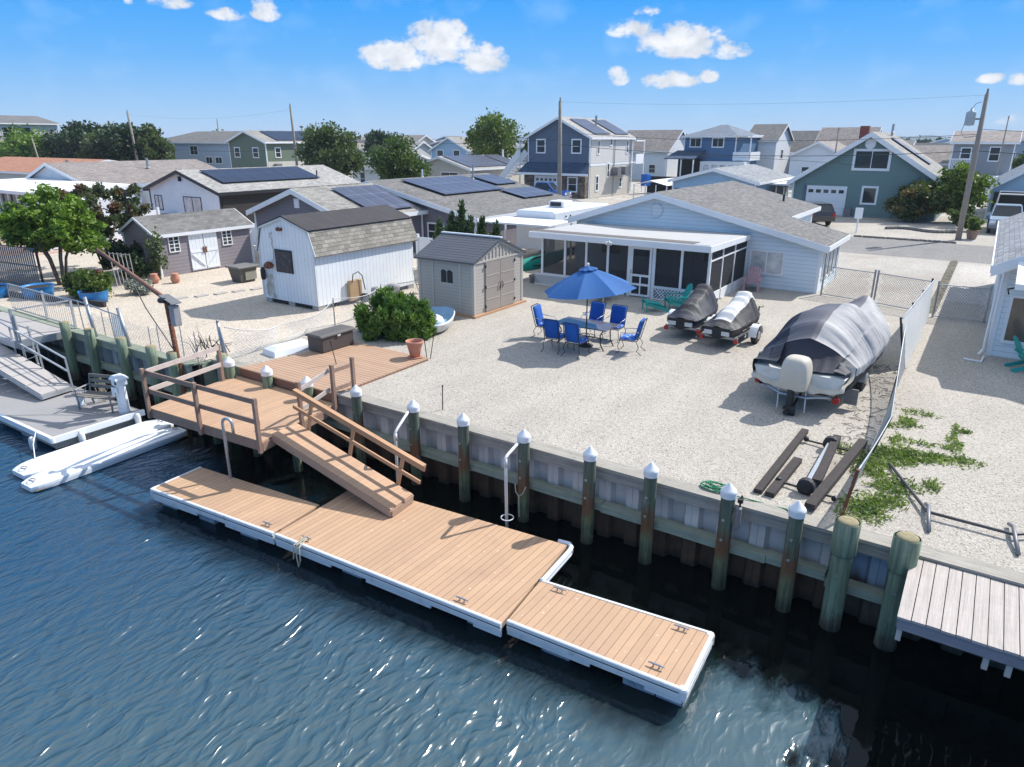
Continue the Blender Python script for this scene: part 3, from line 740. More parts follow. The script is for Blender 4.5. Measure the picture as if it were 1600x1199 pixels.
b = hook('', (-13.72, 8.52), -2.4, .3, (.95, .3), M['alu'], .035)
tag(b.build('ladder_rail', M['alu'], None, (-13.7, 8.52, -1), smooth=True), 'hooked aluminium grab rail rising past the platform edge', 'grab rail')
for lb, a, c, d in (('bent white pipe rail from the piling behind the gangway', (-10.47, 11.23, .33), (-10.3, 10.55, .06), (-10.22, 10.45, -1.9)), ('bent white pipe rail between piling and the back of the middle float', (-7.4, 11.23, .28), (-7.28, 10.55, .33 - .1), (-7.2, 10.5, -1.9))):
    b = MB(); A, B, C = Vector(a), Vector(c), Vector(d)
    b.tube([A, A.lerp(B, .8), A.lerp(B, .93) + Vector((0, 0, -.01)), B + Vector((0, -.02, -.04)), B.lerp(C, .06), C], .033, 10)
    b.tube([B.lerp(C, .02), B.lerp(C, .1)], .042, 10)
    tag(b.build('pipe_rail', M['pvc'], None, d, smooth=True), lb, 'pipe rail', 'bent white pipe rails')
b = MB(); b.tube([(-7.2 + .13 * cos(a), 10.5 + .13 * sin(a), -1.1) for a in [i * pi / 10 for i in range(20)]], .01, 6, closed=True)
tag(b.build('ring', M['white'], None, (-7.2, 10.5, -1.1)), 'thin white ring round the pipe rail at the float edge', 'ring')

# ------------------------------------------------------------------ right hand plank dock
t = thing('plank_dock', 'bleached grey plank dock at the lower right corner', 'dock', (2, 10.7, -.02))
b = MB(); x = -.08; k = 0
while x < 9:
    w = .178; j = .004 * ((k * 7) % 5 - 2)
    b.box(x, x + w - .012, 9.78 + j, 11.55, -.045, -.008 + .002 * (k % 3)); x += w; k += 1
b.build('planks', M['greywood_y'], t)
b = MB(); b.bar((-.06, 9.83, -.14), (9, 9.83, -.14), .045, .18); b.bar((-.06, 11.5, -.14), (9, 11.5, -.14), .045, .18); b.bar((-.055, 9.86, -.14), (-.055, 11.46, -.14), .045, .18)
for k in range(5): b.bar((.5 + k * 1.6, 9.86, -.14), (.5 + k * 1.6, 11.47, -.14), .045, .17)
b.build('frame', mat('grey_purple_timber', (.28, .26, .29), .8, .12, 3, .3, 30, grain=('x', .15)), t)
for k, u in enumerate((-.02, 1.02, 1.28, 3.2, 5.5)):
    b = MB(); b.box(u - .035, u + .035, 9.86, 9.93, -.45, -.235); b.build('bracket', M['rail_pale'], t)


# ------------------------------------------------------------------ foliage and wire helpers
import numpy as np
NPR = np.random.default_rng(5)


def leaf_mat(name, a, b, c=None, rough=.55, trans=.28):
    m = bpy.data.materials.new(name); m.use_nodes = True; t = NT(m.node_tree)
    for n in list(t.N): t.N.remove(n)
    P = t.n('ShaderNodeTexCoord', _out=3)
    f = t.mr(t.noise(P, 1.3, 4, .7), .35, .68, 0, 1)
    col = t.mix(f, a, b)
    if c: col = t.mix(t.mr(t.noise(P, .8, 4, .7), .5, .62, 0, .9), col, c)
    g = t.mr(t.noise(P, 17, 2, .5), .3, .7, .7, 1.35)
    col = t.mix(1.0, col, t.comb(g, g, g), 'MULTIPLY')
    bs_ = t.N.new('ShaderNodeBsdfPrincipled'); t.put(bs_, 'Base Color', col); t.put(bs_, 'Roughness', rough); t.put(bs_, 'Specular IOR Level', .35)
    tr = t.n('ShaderNodeBsdfTranslucent', i={'Color': t.mix(1.0, col, (1.2, 1.5, .5), 'MULTIPLY')})
    o = t.N.new('ShaderNodeOutputMaterial'); t.L.new(t.n('ShaderNodeMixShader', i={0: trans, 1: bs_.outputs[0], 2: tr}), o.inputs[0])
    return m


LM = {'green': leaf_mat('mid_green_leaves', (.035, .07, .02), (.12, .17, .035)),
      'lime': leaf_mat('fresh_green_leaves', (.04, .09, .015), (.27, .39, .05)),
      'dark': leaf_mat('dark_green_needles', (.018, .04, .016), (.045, .08, .03), trans=.12),
      'olive': leaf_mat('olive_green_leaves', (.06, .09, .04), (.13, .16, .06)),
      'red': leaf_mat('bronze_green_leaves', (.055, .075, .035), (.12, .14, .07), (.17, .07, .05)),
      'bush': leaf_mat('juniper_green_needles', (.04, .10, .02), (.2, .30, .065), trans=.25),
      'yel': leaf_mat('yellow_green_leaves', (.06, .10, .025), (.19, .24, .045)),
      'hedge': leaf_mat('bronze_tipped_leaves', (.05, .075, .025), (.09, .12, .04), (.2, .12, .05)),
      'weed': leaf_mat('weed_leaves', (.12, .17, .06), (.28, .33, .11)),
      'silver': leaf_mat('silver_grey_leaves', (.2, .22, .19), (.33, .34, .3), trans=.1)}
BARK = mat('grey_brown_bark', (.16, .13, .10), .9, .2, 5, .5, 20)


def leaves(name, parent, m, clumps, n, size, spike=0.0, elong=1.6, org=None):
    """many small leaf faces: clumps = [(centre, radius xyz)], n leaves in all"""
    C = np.array([c for c, r in clumps], float); Rr = np.array([r for c, r in clumps], float)
    w = (Rr.prod(axis=1)) ** (2 / 3.); w /= w.sum()
    k = NPR.choice(len(C), n, p=w)
    d = NPR.normal(size=(n, 3)); d /= np.linalg.norm(d, axis=1)[:, None]
    rad = NPR.random(n) ** .42
    P = C[k] + d * Rr[k] * rad[:, None] * (1 + .18 * NPR.normal(size=(n, 1)))
    if spike: a = d * (1 - spike) + np.array([0, 0, spike]) + .35 * NPR.normal(size=(n, 3))
    else: a = d * .5 + NPR.normal(size=(n, 3)) * .8
    a /= np.linalg.norm(a, axis=1)[:, None]
    b = np.cross(a, NPR.normal(size=(n, 3))); b /= np.linalg.norm(b, axis=1)[:, None]
    s = size * (.6 + .8 * NPR.random((n, 1)))
    A = a * s * elong * .5; B = b * s * .5
    V = np.stack([P - A, P - A * .1 + B, P + A, P - A * .1 - B], axis=1).reshape(-1, 3)
    o0 = np.zeros(3)
    p = parent
    while p: o0 += np.array(p.location); p = p.parent
    if org is not None: o0 = np.array(org, float)
    V = V - o0
    me = bpy.data.meshes.new(name); me.vertices.add(4 * n); me.vertices.foreach_set('co', V.ravel())
    me.loops.add(4 * n); me.loops.foreach_set('vertex_index', np.arange(4 * n)); me.polygons.add(n)
    me.polygons.foreach_set('loop_start', np.arange(0, 4 * n, 4)); me.polygons.foreach_set('loop_total', np.full(n, 4))
    me.update(calc_edges=True); me.materials.append(m)
    ob = bpy.data.objects.new(name, me); COL.objects.link(ob)
    if parent: ob.parent = parent
    elif org is not None: ob.location = org
    return ob


def tree(label, cat, u, v, h, cr, m, nl=5000, size=.2, base=.3, squash=.8, nclump=26, kind='tree', group=None, trunk=None, seed=1, spike=0, z0=0.0):
    rnd = random.Random(seed)
    t = thing(kind, label, cat, (u, v, z0), group)
    cz = z0 + h * (base + 1) / 2; rz = h * (1 - base) / 2
    cl = []
    for i in range(nclump):
        a = rnd.random() * 2 * pi; q = rnd.uniform(-1, 1); rr = (1 - q * q) ** .5; rad = rnd.uniform(.45, .86)
        k = rnd.uniform(.22, .4)
        cl.append(((u + cr * rad * rr * cos(a), v + cr * rad * rr * sin(a), cz + rz * rad * q), (cr * k, cr * k, cr * k * squash)))
    cl.append(((u, v, cz), (cr * .5, cr * .5, rz * .6)))
    leaves('crown', t, m, cl, nl, size, spike)
    tr = trunk or max(.07, h * .022)
    b = MB(); b.tube([(u, v, z0 - .1), (u + .05, v, z0 + h * .25), (u - .03, v + .05, z0 + h * .55), (u, v, z0 + h * .8)], [tr * 1.2, tr, tr * .65, tr * .2], 8)
    for c, r in cl[:9]:
        b.tube([(u, v, z0 + h * rnd.uniform(.2, .45)), lerp((u, v, z0 + h * .4), c, .5), c], [tr * .5, tr * .33, tr * .1], 6)
    b.build('trunk', BARK, t, smooth=True)
    return t


def link_panel(parent, a, b, h, m, pitch=.085, z0=.03, sag=None, name='wire_mesh', r=.0035):
    """chain link made of crossing wires between two ground points"""
    A = Vector((*a, 0)); B = Vector((*b, 0)); L = (B - A).length; d = (B - A) / L; o = Vector((-d.y, d.x, 0))
    mb = MB(); n = int((L + h) / pitch)
    sag = sag or (lambda s: (0, h))
    for k in range(n):
        for sg in (1, -1):
            s0 = k * pitch - h if sg > 0 else k * pitch
            pts = []
            m_ = 4
            for i in range(m_ + 1):
                z = h * i / m_; s = s0 + z * sg
                pts.append((s, z))
            ok = [(s, z) for s, z in pts if 0 <= s <= L]
            if len(ok) < 2: continue
            P = []
            for s, z in ok:
                off, hh = sag(s / L)
                P.append(A + d * s + o * (off * z / h) + Vector((0, 0, z0 + z * hh / h)))
            mb.tube(P, r, 3, caps=False)
    return mb.build(name, m, parent)


def bars(name, m, parent, lst, w, h):
    for a, b in lst: MB().bar(a, b, w, h).build(name, m, parent)


# ------------------------------------------------------------------ building helpers
def window(parent, face, a, z0, w, h, pos, frame=None, pane=None, style='1', fw=.07, name='window', label=None):
    """face 'S' (-y) / 'E' (+x) / 'W' (-x) / 'N'; a = centre along the wall, pos = wall plane"""
    sx = {'S': (1, 0, 0, -1), 'E': (0, 1, 1, 0), 'W': (0, 1, -1, 0), 'N': (1, 0, 0, 1)}[face]
    def P(s, z, o): return (a + s, pos + sx[3] * o, z) if sx[0] else (pos + sx[2] * o, a + s, z)
    def bx(b, s0, s1, za, zb, o0, o1):
        p, q = P(s0, za, o0), P(s1, zb, o1)
        return b.box(min(p[0], q[0]), max(p[0], q[0]), min(p[1], q[1]), max(p[1], q[1]), za, zb)
    b = MB(); x0, x1 = -w / 2, w / 2; z1 = z0 + h
    bx(b, x0 - fw, x1 + fw, z1, z1 + fw, .0, .045); bx(b, x0 - fw, x1 + fw, z0 - fw, z0, .0, .055)
    bx(b, x0 - fw, x0, z0, z1, .0, .04); bx(b, x1, x1 + fw, z0, z1, .0, .04)
    if '|' in style: bx(b, -.025, .025, z0, z1, .0, .035)
    if '-' in style: bx(b, x0, x1, z0 + h * .5 - .025, z0 + h * .5 + .025, .002, .033)
    if '#' in style:
        for f in (.25, .5, .75): bx(b, x0, x1, z0 + h * f - .015, z0 + h * f + .015, .002, .03)
    wn = b.build(name, frame or M['white'], parent)
    if label: wn['label'] = label
    b = MB(); bx(b, x0, x1, z0, z1, .003, .015); b.build('pane', pane or M['glass'], wn)
    return wn


def garage_door(parent, a, z1, w, pos, m=None):
    b = MB(); n = 4
    for k in range(n):
        b.box(a - w / 2, a + w / 2, pos - .03, pos + .02, .02 + k * (z1 - .02) / n + .008, .02 + (k + 1) * (z1 - .02) / n)
    g = b.build('garage_door', m or M['white'], parent)
    for k in range(5):
        x = a - w / 2 + w * (k + .5) / 5
        MB().box(x - w * .065, x + w * .065, pos - .04, pos - .031, z1 * .8, z1 * .92).build('pane', M['glass'], g)
    b = MB(); b.box(a - w / 2 - .12, a - w / 2, pos - .05, pos, .0, z1 + .12); b.box(a + w / 2, a + w / 2 + .12, pos - .05, pos, 0, z1 + .12); b.box(a - w / 2, a + w / 2, pos - .05, pos, z1, z1 + .12)
    b.build('garage_frame', M['white'], parent)


def house(name, label, u0, u1, v0, v1, ze, zr, wall, roof, ax='y', over=.35, ridge=None, ze2=None, trim=None, group='houses of the neighbourhood', hip=0, base=0.0, gable=None, root=None, th=.14, cat='house', rakew=.2, sidewall=None, ground=0.0):
    """ax = ridge direction. ze = eave height on the low-coordinate side, ze2 on the other"""
    t = root or thing(name, label, cat, ((u0 + u1) / 2, (v0 + v1) / 2, 0), group)
    trim = trim or M['white']
    ze2 = ze2 if ze2 is not None else ze
    if ax == 'y': p0, p1, q0, q1 = u0, u1, v0, v1
    else: p0, p1, q0, q1 = v0, v1, u0, u1
    rg = ridge if ridge is not None else (p0 + p1) / 2
    F = (lambda p, q, z: (p, q, z)) if ax == 'y' else (lambda p, q, z: (q, p, z))
    sl0 = (zr - ze) / (rg - p0); sl1 = (zr - ze2) / (p1 - rg)
    zt0, zt1 = ze - .02, ze2 - .02
    b = MB()
    if hip:
        zz = min(zt0, zt1)
        b.box(u0, u1, v0, v1, ground, zz)
    else:
        sec = [(p0, ground), (p1, ground), (p1, zt1), (rg, zr - .02), (p0, zt0)]
        b.loft([[F(p, q0, z) for p, z in sec], [F(p, q1, z) for p, z in sec]], True, True)
    wl = b.build('wall', M[wall], t)
    P0, P1, Q0, Q1 = p0 - over, p1 + over, q0 - over, q1 + over
    E0, E1 = ze - sl0 * over, ze2 - sl1 * over
    b = MB()
    if hip:
        hq = hip
        vs = [F(P0, Q0, E0), F(P1, Q0, E1), F(P1, Q1, E1), F(P0, Q1, E0), F(rg, Q0 + hq, zr), F(rg, Q1 - hq, zr)]
        b.add(vs, [(0, 1, 4), (1, 2, 5, 4), (2, 3, 5), (3, 0, 4, 5), (3, 2, 1, 0)])
        r = b.build('roof', M[roof], t)
        b = MB()
        for (a, c) in ((0, 1), (1, 2), (2, 3), (3, 0)):
            va, vc = Vector(vs[a]), Vector(vs[c]); b.bar(va - Vector((0, 0, .09)), vc - Vector((0, 0, .09)), .05, .17)
        b.build('fascia', trim, t)
    else:
        sec = [(P0, E0), (rg, zr), (P1, E1), (P1, E1 + th), (rg, zr + th), (P0, E0 + th)]
        b.loft([[F(p, Q0, z) for p, z in sec], [F(p, Q1, z) for p, z in sec]], True, True)
        r = b.build('roof', M[roof], t)
        b = MB()
        for q, s in ((Q0, -1), (Q1, 1)):
            sec = [(P0 - .02, E0 - rakew + .05), (rg, zr - rakew + .05), (P1 + .02, E1 - rakew + .05), (P1 + .02, E1 + th - .015), (rg, zr + th - .015), (P0 - .02, E0 + th - .015)]
            b.loft([[F(p, q + s * .003, z) for p, z in sec], [F(p, q + s * .045, z) for p, z in sec]], True, True)
        for pp, ee, s in ((P0, E0, -1), (P1, E1, 1)):
            a, c = pp + s * .004, pp + s * .05
            b.add([F(x, q, z) for x, q, z in ((a, Q0, ee - .1), (c, Q0, ee - .1), (c, Q1, ee - .1), (a, Q1, ee - .1), (a, Q0, ee + th - .02), (c, Q0, ee + th - .02), (c, Q1, ee + th - .02), (a, Q1, ee + th - .02))],
                  [(3, 2, 1, 0), (4, 5, 6, 7), (0, 1, 5, 4), (1, 2, 6, 5), (2, 3, 7, 6), (3, 0, 4, 7)])
        b.build('fascia', trim, t)
    if trim is not None and not base:   # corner boards
        for (x, y) in ((u0, v0), (u1, v0), (u1, v1)):
            b = MB(); b.box(x - .03 if x == u0 else x - .1, x + .1 if x == u0 else x + .03, y - .03 if y == v0 else y - .1, y + .1 if y == v0 else y + .03, ground, (min(zt0, zt1)) - .03)
            b.build('corner_board', trim, t)
    t['_'] = 0; del t['_']
    t_r = (rg, zr, sl0, sl1, ax, th)
    return t, t_r


def solar(parent, rr, side, s0, s1, q0, q1, nx, ny, m='solar', lift=.1):
    """panel array lying on a roof slope: s along slope measured in plan from the ridge, q along the ridge"""
    rg, zr, sl0, sl1, ax, th = rr
    sl = sl0 if side < 0 else sl1
    F = (lambda p, q, z: (p, q, z)) if ax == 'y' else (lambda p, q, z: (q, p, z))
    for i in range(nx):
        for j in range(ny):
            a, c = s0 + (s1 - s0) * i / nx + .01, s0 + (s1 - s0) * (i + 1) / nx - .01
            e, f = q0 + (q1 - q0) * j / ny + .01, q0 + (q1 - q0) * (j + 1) / ny - .01
            z = lambda s: zr + th - sl * s + lift
            b = MB()
            b.add([F(rg + side * x, y, z(x) + k) for k in (0, .04) for x, y in ((a, e), (c, e), (c, f), (a, f))], [(3, 2, 1, 0), (4, 5, 6, 7), (0, 1, 5, 4), (1, 2, 6, 5), (2, 3, 7, 6), (3, 0, 4, 7)])
            b.build('solar_panel', M[m], parent)
    b = MB()
    for y in (q0 + .3, (q0 + q1) / 2, q1 - .3):
        for x in (s0 + .1, s1 - .1):
            p = F(rg + side * x, y, zr + th - sl * x); b.box(p[0] - .04, p[0] + .04, p[1] - .04, p[1] + .04, p[2] - .02, p[2] + lift)
    b.build('panel_rail', M['black'], parent)


# ------------------------------------------------------------------ main house with screened porch
def main_house():
    t, rr = house('house', 'pale blue ranch house with white flat roofed screened porch facing the gravel yard', -17.6, -5.75, 32, 36.2, 2.50, 3.83, 'blueh', 'rgreyy', over=.3, ridge=-13.3, ze2=2.02)
    t['category'] = 'house'
    MBx = MB(); MBx.box(-17.6, -8.5, 36.2, 43, 0, 2.5)
    sec = [(-17.6, 2.49), (-8.5, 2.49), (-13.3, 3.8)]
    MBx.loft([[(p, 36.21, z) for p, z in sec], [(p, 43, z) for p, z in sec]], True, True); MBx.build('rear_wall', M['blueh'], t)
    b = MB(); sl = (3.83 - 2.02) / (13.3 - 5.75)
    sec = [(-17.95, 2.4), (-13.3, 3.825), (-8.2, 3.825 - 5.1 * sl), (-8.2, 3.96 - 5.1 * sl), (-13.3, 3.965), (-17.95, 2.54)]
    b.loft([[(p, 36.505, z) for p, z in sec], [(p, 43.35, z) for p, z in sec]], True, True); b.build('rear_roof', M['rgreyy'], t)
    b = MB(); b.box(-8.24, -8.16, 36.55, 43.35, 2.5, 2.72); b.build('rear_fascia', M['white'], t)
    b = MB(); b.cyl((-9.7, 41, 2.8), (-9.7, 41, 3.45), .06); b.lathe([(.12, 0), (.07, .1)], (-9.7, 41, 3.0), 12); b.build('vent_pipe', M['black'], t)
    b = MB(); b.tube([(-13.3 + .29 * cos(a), 31.96, 3.12 + .29 * sin(a)) for a in [i * pi / 14 for i in range(28)]], .035, 8, closed=True)
    v = b.build('gable_vent', M['whiteh'], t); MB().cyl((-13.3, 31.99, 3.12), (-13.3, 31.965, 3.12), .27, n=28).build('louvre', M['whiteh'], v)
    window(t, 'S', -7.98, .68, 1.38, .92, 32, style='|', pane=M['glass_b'])
    for vv in (32.9, 33.75, 34.6, 35.5): window(t, 'E', vv, .55, .42, 1.15, -5.75, style='1', fw=.05)
    # porch
    b = MB(); b.loft([[(-17.05, 26.6, 2.17), (-8.73, 26.6, 2.17), (-8.73, 31.97, 2.1), (-17.05, 31.97, 2.1)], [(-17.05, 26.6, 2.42), (-8.73, 26.6, 2.42), (-8.73, 31.97, 2.3), (-17.05, 31.97, 2.3)]], True, True); b.build('porch_fascia', M['white'], t)
    b = MB(); b.loft([[(-16.97, 26.68, 2.42), (-8.81, 26.68, 2.42), (-8.81, 31.98, 2.3), (-16.97, 31.98, 2.3)], [(-16.97, 26.68, 2.435), (-8.81, 26.68, 2.435), (-8.81, 31.98, 2.315), (-16.97, 31.98, 2.315)]], True, True); b.build('porch_roof', M['rroll'], t)
    b = MB(); b.loft([[(-16.9, 26.82, 2.436), (-9.5, 26.82, 2.436), (-9.5, 27.5, 2.424), (-16.9, 27.5, 2.424)], [(-16.9, 26.82, 2.446), (-9.5, 26.82, 2.446), (-9.5, 27.5, 2.436), (-16.9, 27.5, 2.436)]], True, True); b.build('roof_strip', mat('dark_roof_strip', (.15, .135, .13), .9, .15, 3, .3, 40), t)
    us = [-16.6, -15.42, -14.36, -13.32, -12.32, -11.22, -10.03, -8.9]
    for k, u in enumerate(us):
        w = .05 if k not in (4, 5) else .07
        MB().box(u - w, u + w, 27.05, 27.15, 0, 2.165).build('porch_post', M['white'], t)
    for k in range(7):
        if k == 4: continue
        MB().box(us[k] + .055, us[k + 1] - .055, 27.095, 27.105, .02, 2.16).build('screen_panel', M['screen'], t)
        b = MB(); b.box(us[k] + .055, us[k + 1] - .055, 27.07, 27.13, .5, .56); b.build('porch_rail', M['white'], t)
    for v0, v1 in ((27.15, 28.6), (28.68, 30.2), (30.28, 31.95)):
        MB().box(-8.905, -8.895, v0, v1, .02, 2.1).build('screen_panel', M['screen'], t)
        MB().box(-8.94, -8.86, v1, v1 + .08 if v1 < 31.9 else 31.98, 0, 2.12).build('porch_post', M['white'], t)
    b = MB(); b.box(-8.93, -8.87, 27.15, 31.9, 1.72, 1.78); b.box(-8.94, -8.86, 27.15, 31.9, .0, .42); b.build('side_rail', M['white'], t)
    # lattice skirts
    for x0, x1 in ((-16.95, -12.42), (-11.12, -8.84)):
        b = MB(); z0, z1 = .04, .5; h = z1 - z0; n = int((x1 - x0 + h) / .14)
        for k in range(n):
            for sg in (1, -1):
                s = x0 - h + k * .14 if sg > 0 else x0 + k * .14
                a, e = (s, z0), (s + h, z1)
                if sg < 0: a, e = (s, z1), (s + h, z0)
                ta = max(0, (x0 - a[0]) / h); tb = min(1, (x1 - a[0]) / h)
                if tb - ta < .05: continue
                pa = (a[0] + h * ta, 26.99 + .012 * (sg > 0), a[1] + (e[1] - a[1]) * ta); pb = (a[0] + h * tb, 26.99 + .012 * (sg > 0), a[1] + (e[1] - a[1]) * tb)
                b.bar(pa, pb, .012, .03, up=(0, 0, 1))
        b.bar((x0, 26.98, z1), (x1, 26.98, z1), .03, .045); b.bar((x0, 26.98, z0), (x1, 26.98, z0), .03, .045)
        b.build('lattice', M['lattice'], t)
        MB().box(x0, x1, 27.03, 27.045, .0, .5).build('skirt_shade_board', mat('shaded_skirt', (.12, .14, .16), .8), t)  # dark backing, shade behind the lattice put into its colour
    d = MB(); x0, x1 = -12.22, -11.3
    for a, c in ((x0, x0 + .09), (x1 - .09, x1)): d.box(a, c, 27.0, 27.05, .05, 2.1)
    for z in (.05, .5, .88, 2.01): d.box(x0 + .09, x1 - .09, 27.002, 27.048, z, z + .09)
    d.box((x0 + x1) / 2 - .03, (x0 + x1) / 2 + .03, 27.004, 27.046, .14, .88)
    door = d.build('screen_door', M['white'], t)
    MB().box(x0 + .09, x1 - .09, 27.02, 27.03, .14, 2.01).build('screen', M['screen'], door)
    b = MB(); b.tube([(x0 + .05, 26.99, 1.0), (x0 + .05, 26.95, 1.02), (x0 + .05, 26.95, 1.12), (x0 + .05, 26.99, 1.14)], .012, 6); b.build('handle', M['black'], door)
    # inside of the porch: floor, house windows and door seen through the screens
    MB().box(-16.9, -8.95, 27.1, 31.98, .02, .1).build('porch_floor', M['concrete'], t)
    for u, w in ((-15.6, 1.0), (-13.9, .9), (-10.4, .8)): window(t, 'S', u, .9, w, .9, 32, style='-')
    MB().box(-12.3, -11.4, 31.94, 31.99, .1, 2.05).build('front_door', M['white'], t)
    b = MB(); b.cyl((-13.0, 26.55, 2.3), (-13.0, 26.45, 2.28), .03); b.build('light_bracket', M['white'], t)
    for s in (-1, 1): MB().lathe([(.035, 0), (.06, .05), (.065, .12), (.02, .13)], (-13.0 + s * .1, 26.42, 2.1 + .06), 12).build('floodlight', M['white'], t)


main_house()


# ------------------------------------------------------------------ the three sheds
def resin_shed():
    t = thing('garden_shed', 'beige resin shed with double doors and dark ribbed roof beside the gravel yard', 'shed', (-16.7, 21.8, 0), 'garden sheds')
    u0, u1, v0, v1, zr, ze, rg = -18.0, -15.35, 20.25, 23.5, 2.72, 2.05, 21.88
    b = MB(); sec = [(v0, .08), (v1, .08), (v1, ze), (rg, zr - .05), (v0, ze)]
    b.loft([[(u0, p, z) for p, z in sec], [(u1, p, z) for p, z in sec]], True, True); b.build('wall', M['tansh'], t)
    th = .07; sec = [(v0 - .12, ze - .05), (rg, zr - .02), (v1 + .12, ze - .05), (v1 + .12, ze + th - .05), (rg, zr + th), (v0 - .12, ze + th - .05)]
    b = MB(); b.loft([[(u0 - .12, p, z) for p, z in sec], [(u1 + .1, p, z) for p, z in sec]], True, True); b.build('roof', M['panelroof'], t)
    b = MB(); b.bar((u0 - .12, rg, zr + .085), (u1 + .12, rg, zr + .085), .14, .05); b.build('ridge_cap', M['white_vinyl'], t)
    for (x, y) in ((u0, v0), (u1, v0), (u1, v1)):
        MB().box(x - (.02 if x == u0 else .1), x + (.1 if x == u0 else .02), y - (.02 if y == v0 else .1), y + (.1 if y == v0 else .02), .08, ze - .02).build('corner_panel', M['tanshx'], t)
    for x in (-17.33, -16.02): MB().box(x, x + .08, v0 - .02, v0, .1, ze - .05).build('wall_batten', M['tanshx'], t)
    b = MB()
    for s in (-1, 1):
        e = v0 - .05 if s < 0 else v1 + .05
        b.bar((u1 + .03, rg, zr - .05), (u1 + .03, e, ze - .03), .04, .13)
    b.box(u1 + .0, u1 + .035, v0 + .05, v1 - .05, 1.99, 2.06)
    for k in range(13):
        y = v0 + .32 + k * .225; zt = ze + (zr - ze) * (1 - abs(y - rg) / (rg - v0)) - .1
        if zt > 2.12: b.box(u1 + .005, u1 + .025, y - .02, y + .02, 2.06, zt)
    b.build('gable_trim', M['tanshx'], t)
    for y0, y1, hx in ((20.95, 21.9, 20.93), (21.92, 22.87, 22.87)):
        b = MB(); b.box(u1 + .012, u1 + .04, y0, y1, .1, 1.97); d = b.build('shed_door', M['tansh2'], t)
        for z in (.55, 1.0, 1.45): MB().box(u1 + .041, u1 + .052, y0 + .05, y1 - .05, z, z + .025).build('ledge', M['tanshx'], d)
        for z in (.25, 1.0, 1.78): MB().box(u1 + .04, u1 + .07, hx - .03, hx + .03, z, z + .1).build('hinge', M['black'], d)
        s = 1 if hx == 20.93 else -1; yh = y1 - .07 if s > 0 else y0 + .07
        MB().tube([(u1 + .05, yh, .88), (u1 + .1, yh, .92), (u1 + .1, yh, 1.08), (u1 + .05, yh, 1.12)], .016, 8).build('handle', M['black'], d)
    for k, x in enumerate((-16.76, -16.46)):
        b = MB(); w = .125
        pts = [(x - w, 1.2), (x + w, 1.2), (x + w, 1.62 if k else 1.56 + .06), (x + w * .2, 1.68), (x - w * .4, 1.69), (x - w, 1.62)]
        b.loft([[(p, v0 - .012, z) for p, z in pts], [(p, v0 - .003, z) for p, z in pts]], True, True); b.build('window_pane', M['rubber'], t)
    b = MB(); b.box(-16.95, -16.27, v0 - .01, v0 - .002, 1.12, 1.2); b.box(-16.61, -16.6, v0 - .02, v0 - .002, 1.2, 1.68); b.build('window_frame', M['tanshx'], t)
    b = MB(); b.box(u1 - .05, u1 + .12, v0 - .1, v1 + .15, .0, .08); b.box(u0, u1 - .06, v0 - .06, v1, .0, .075); b.build('timber_base', M['rail_tan'], t)


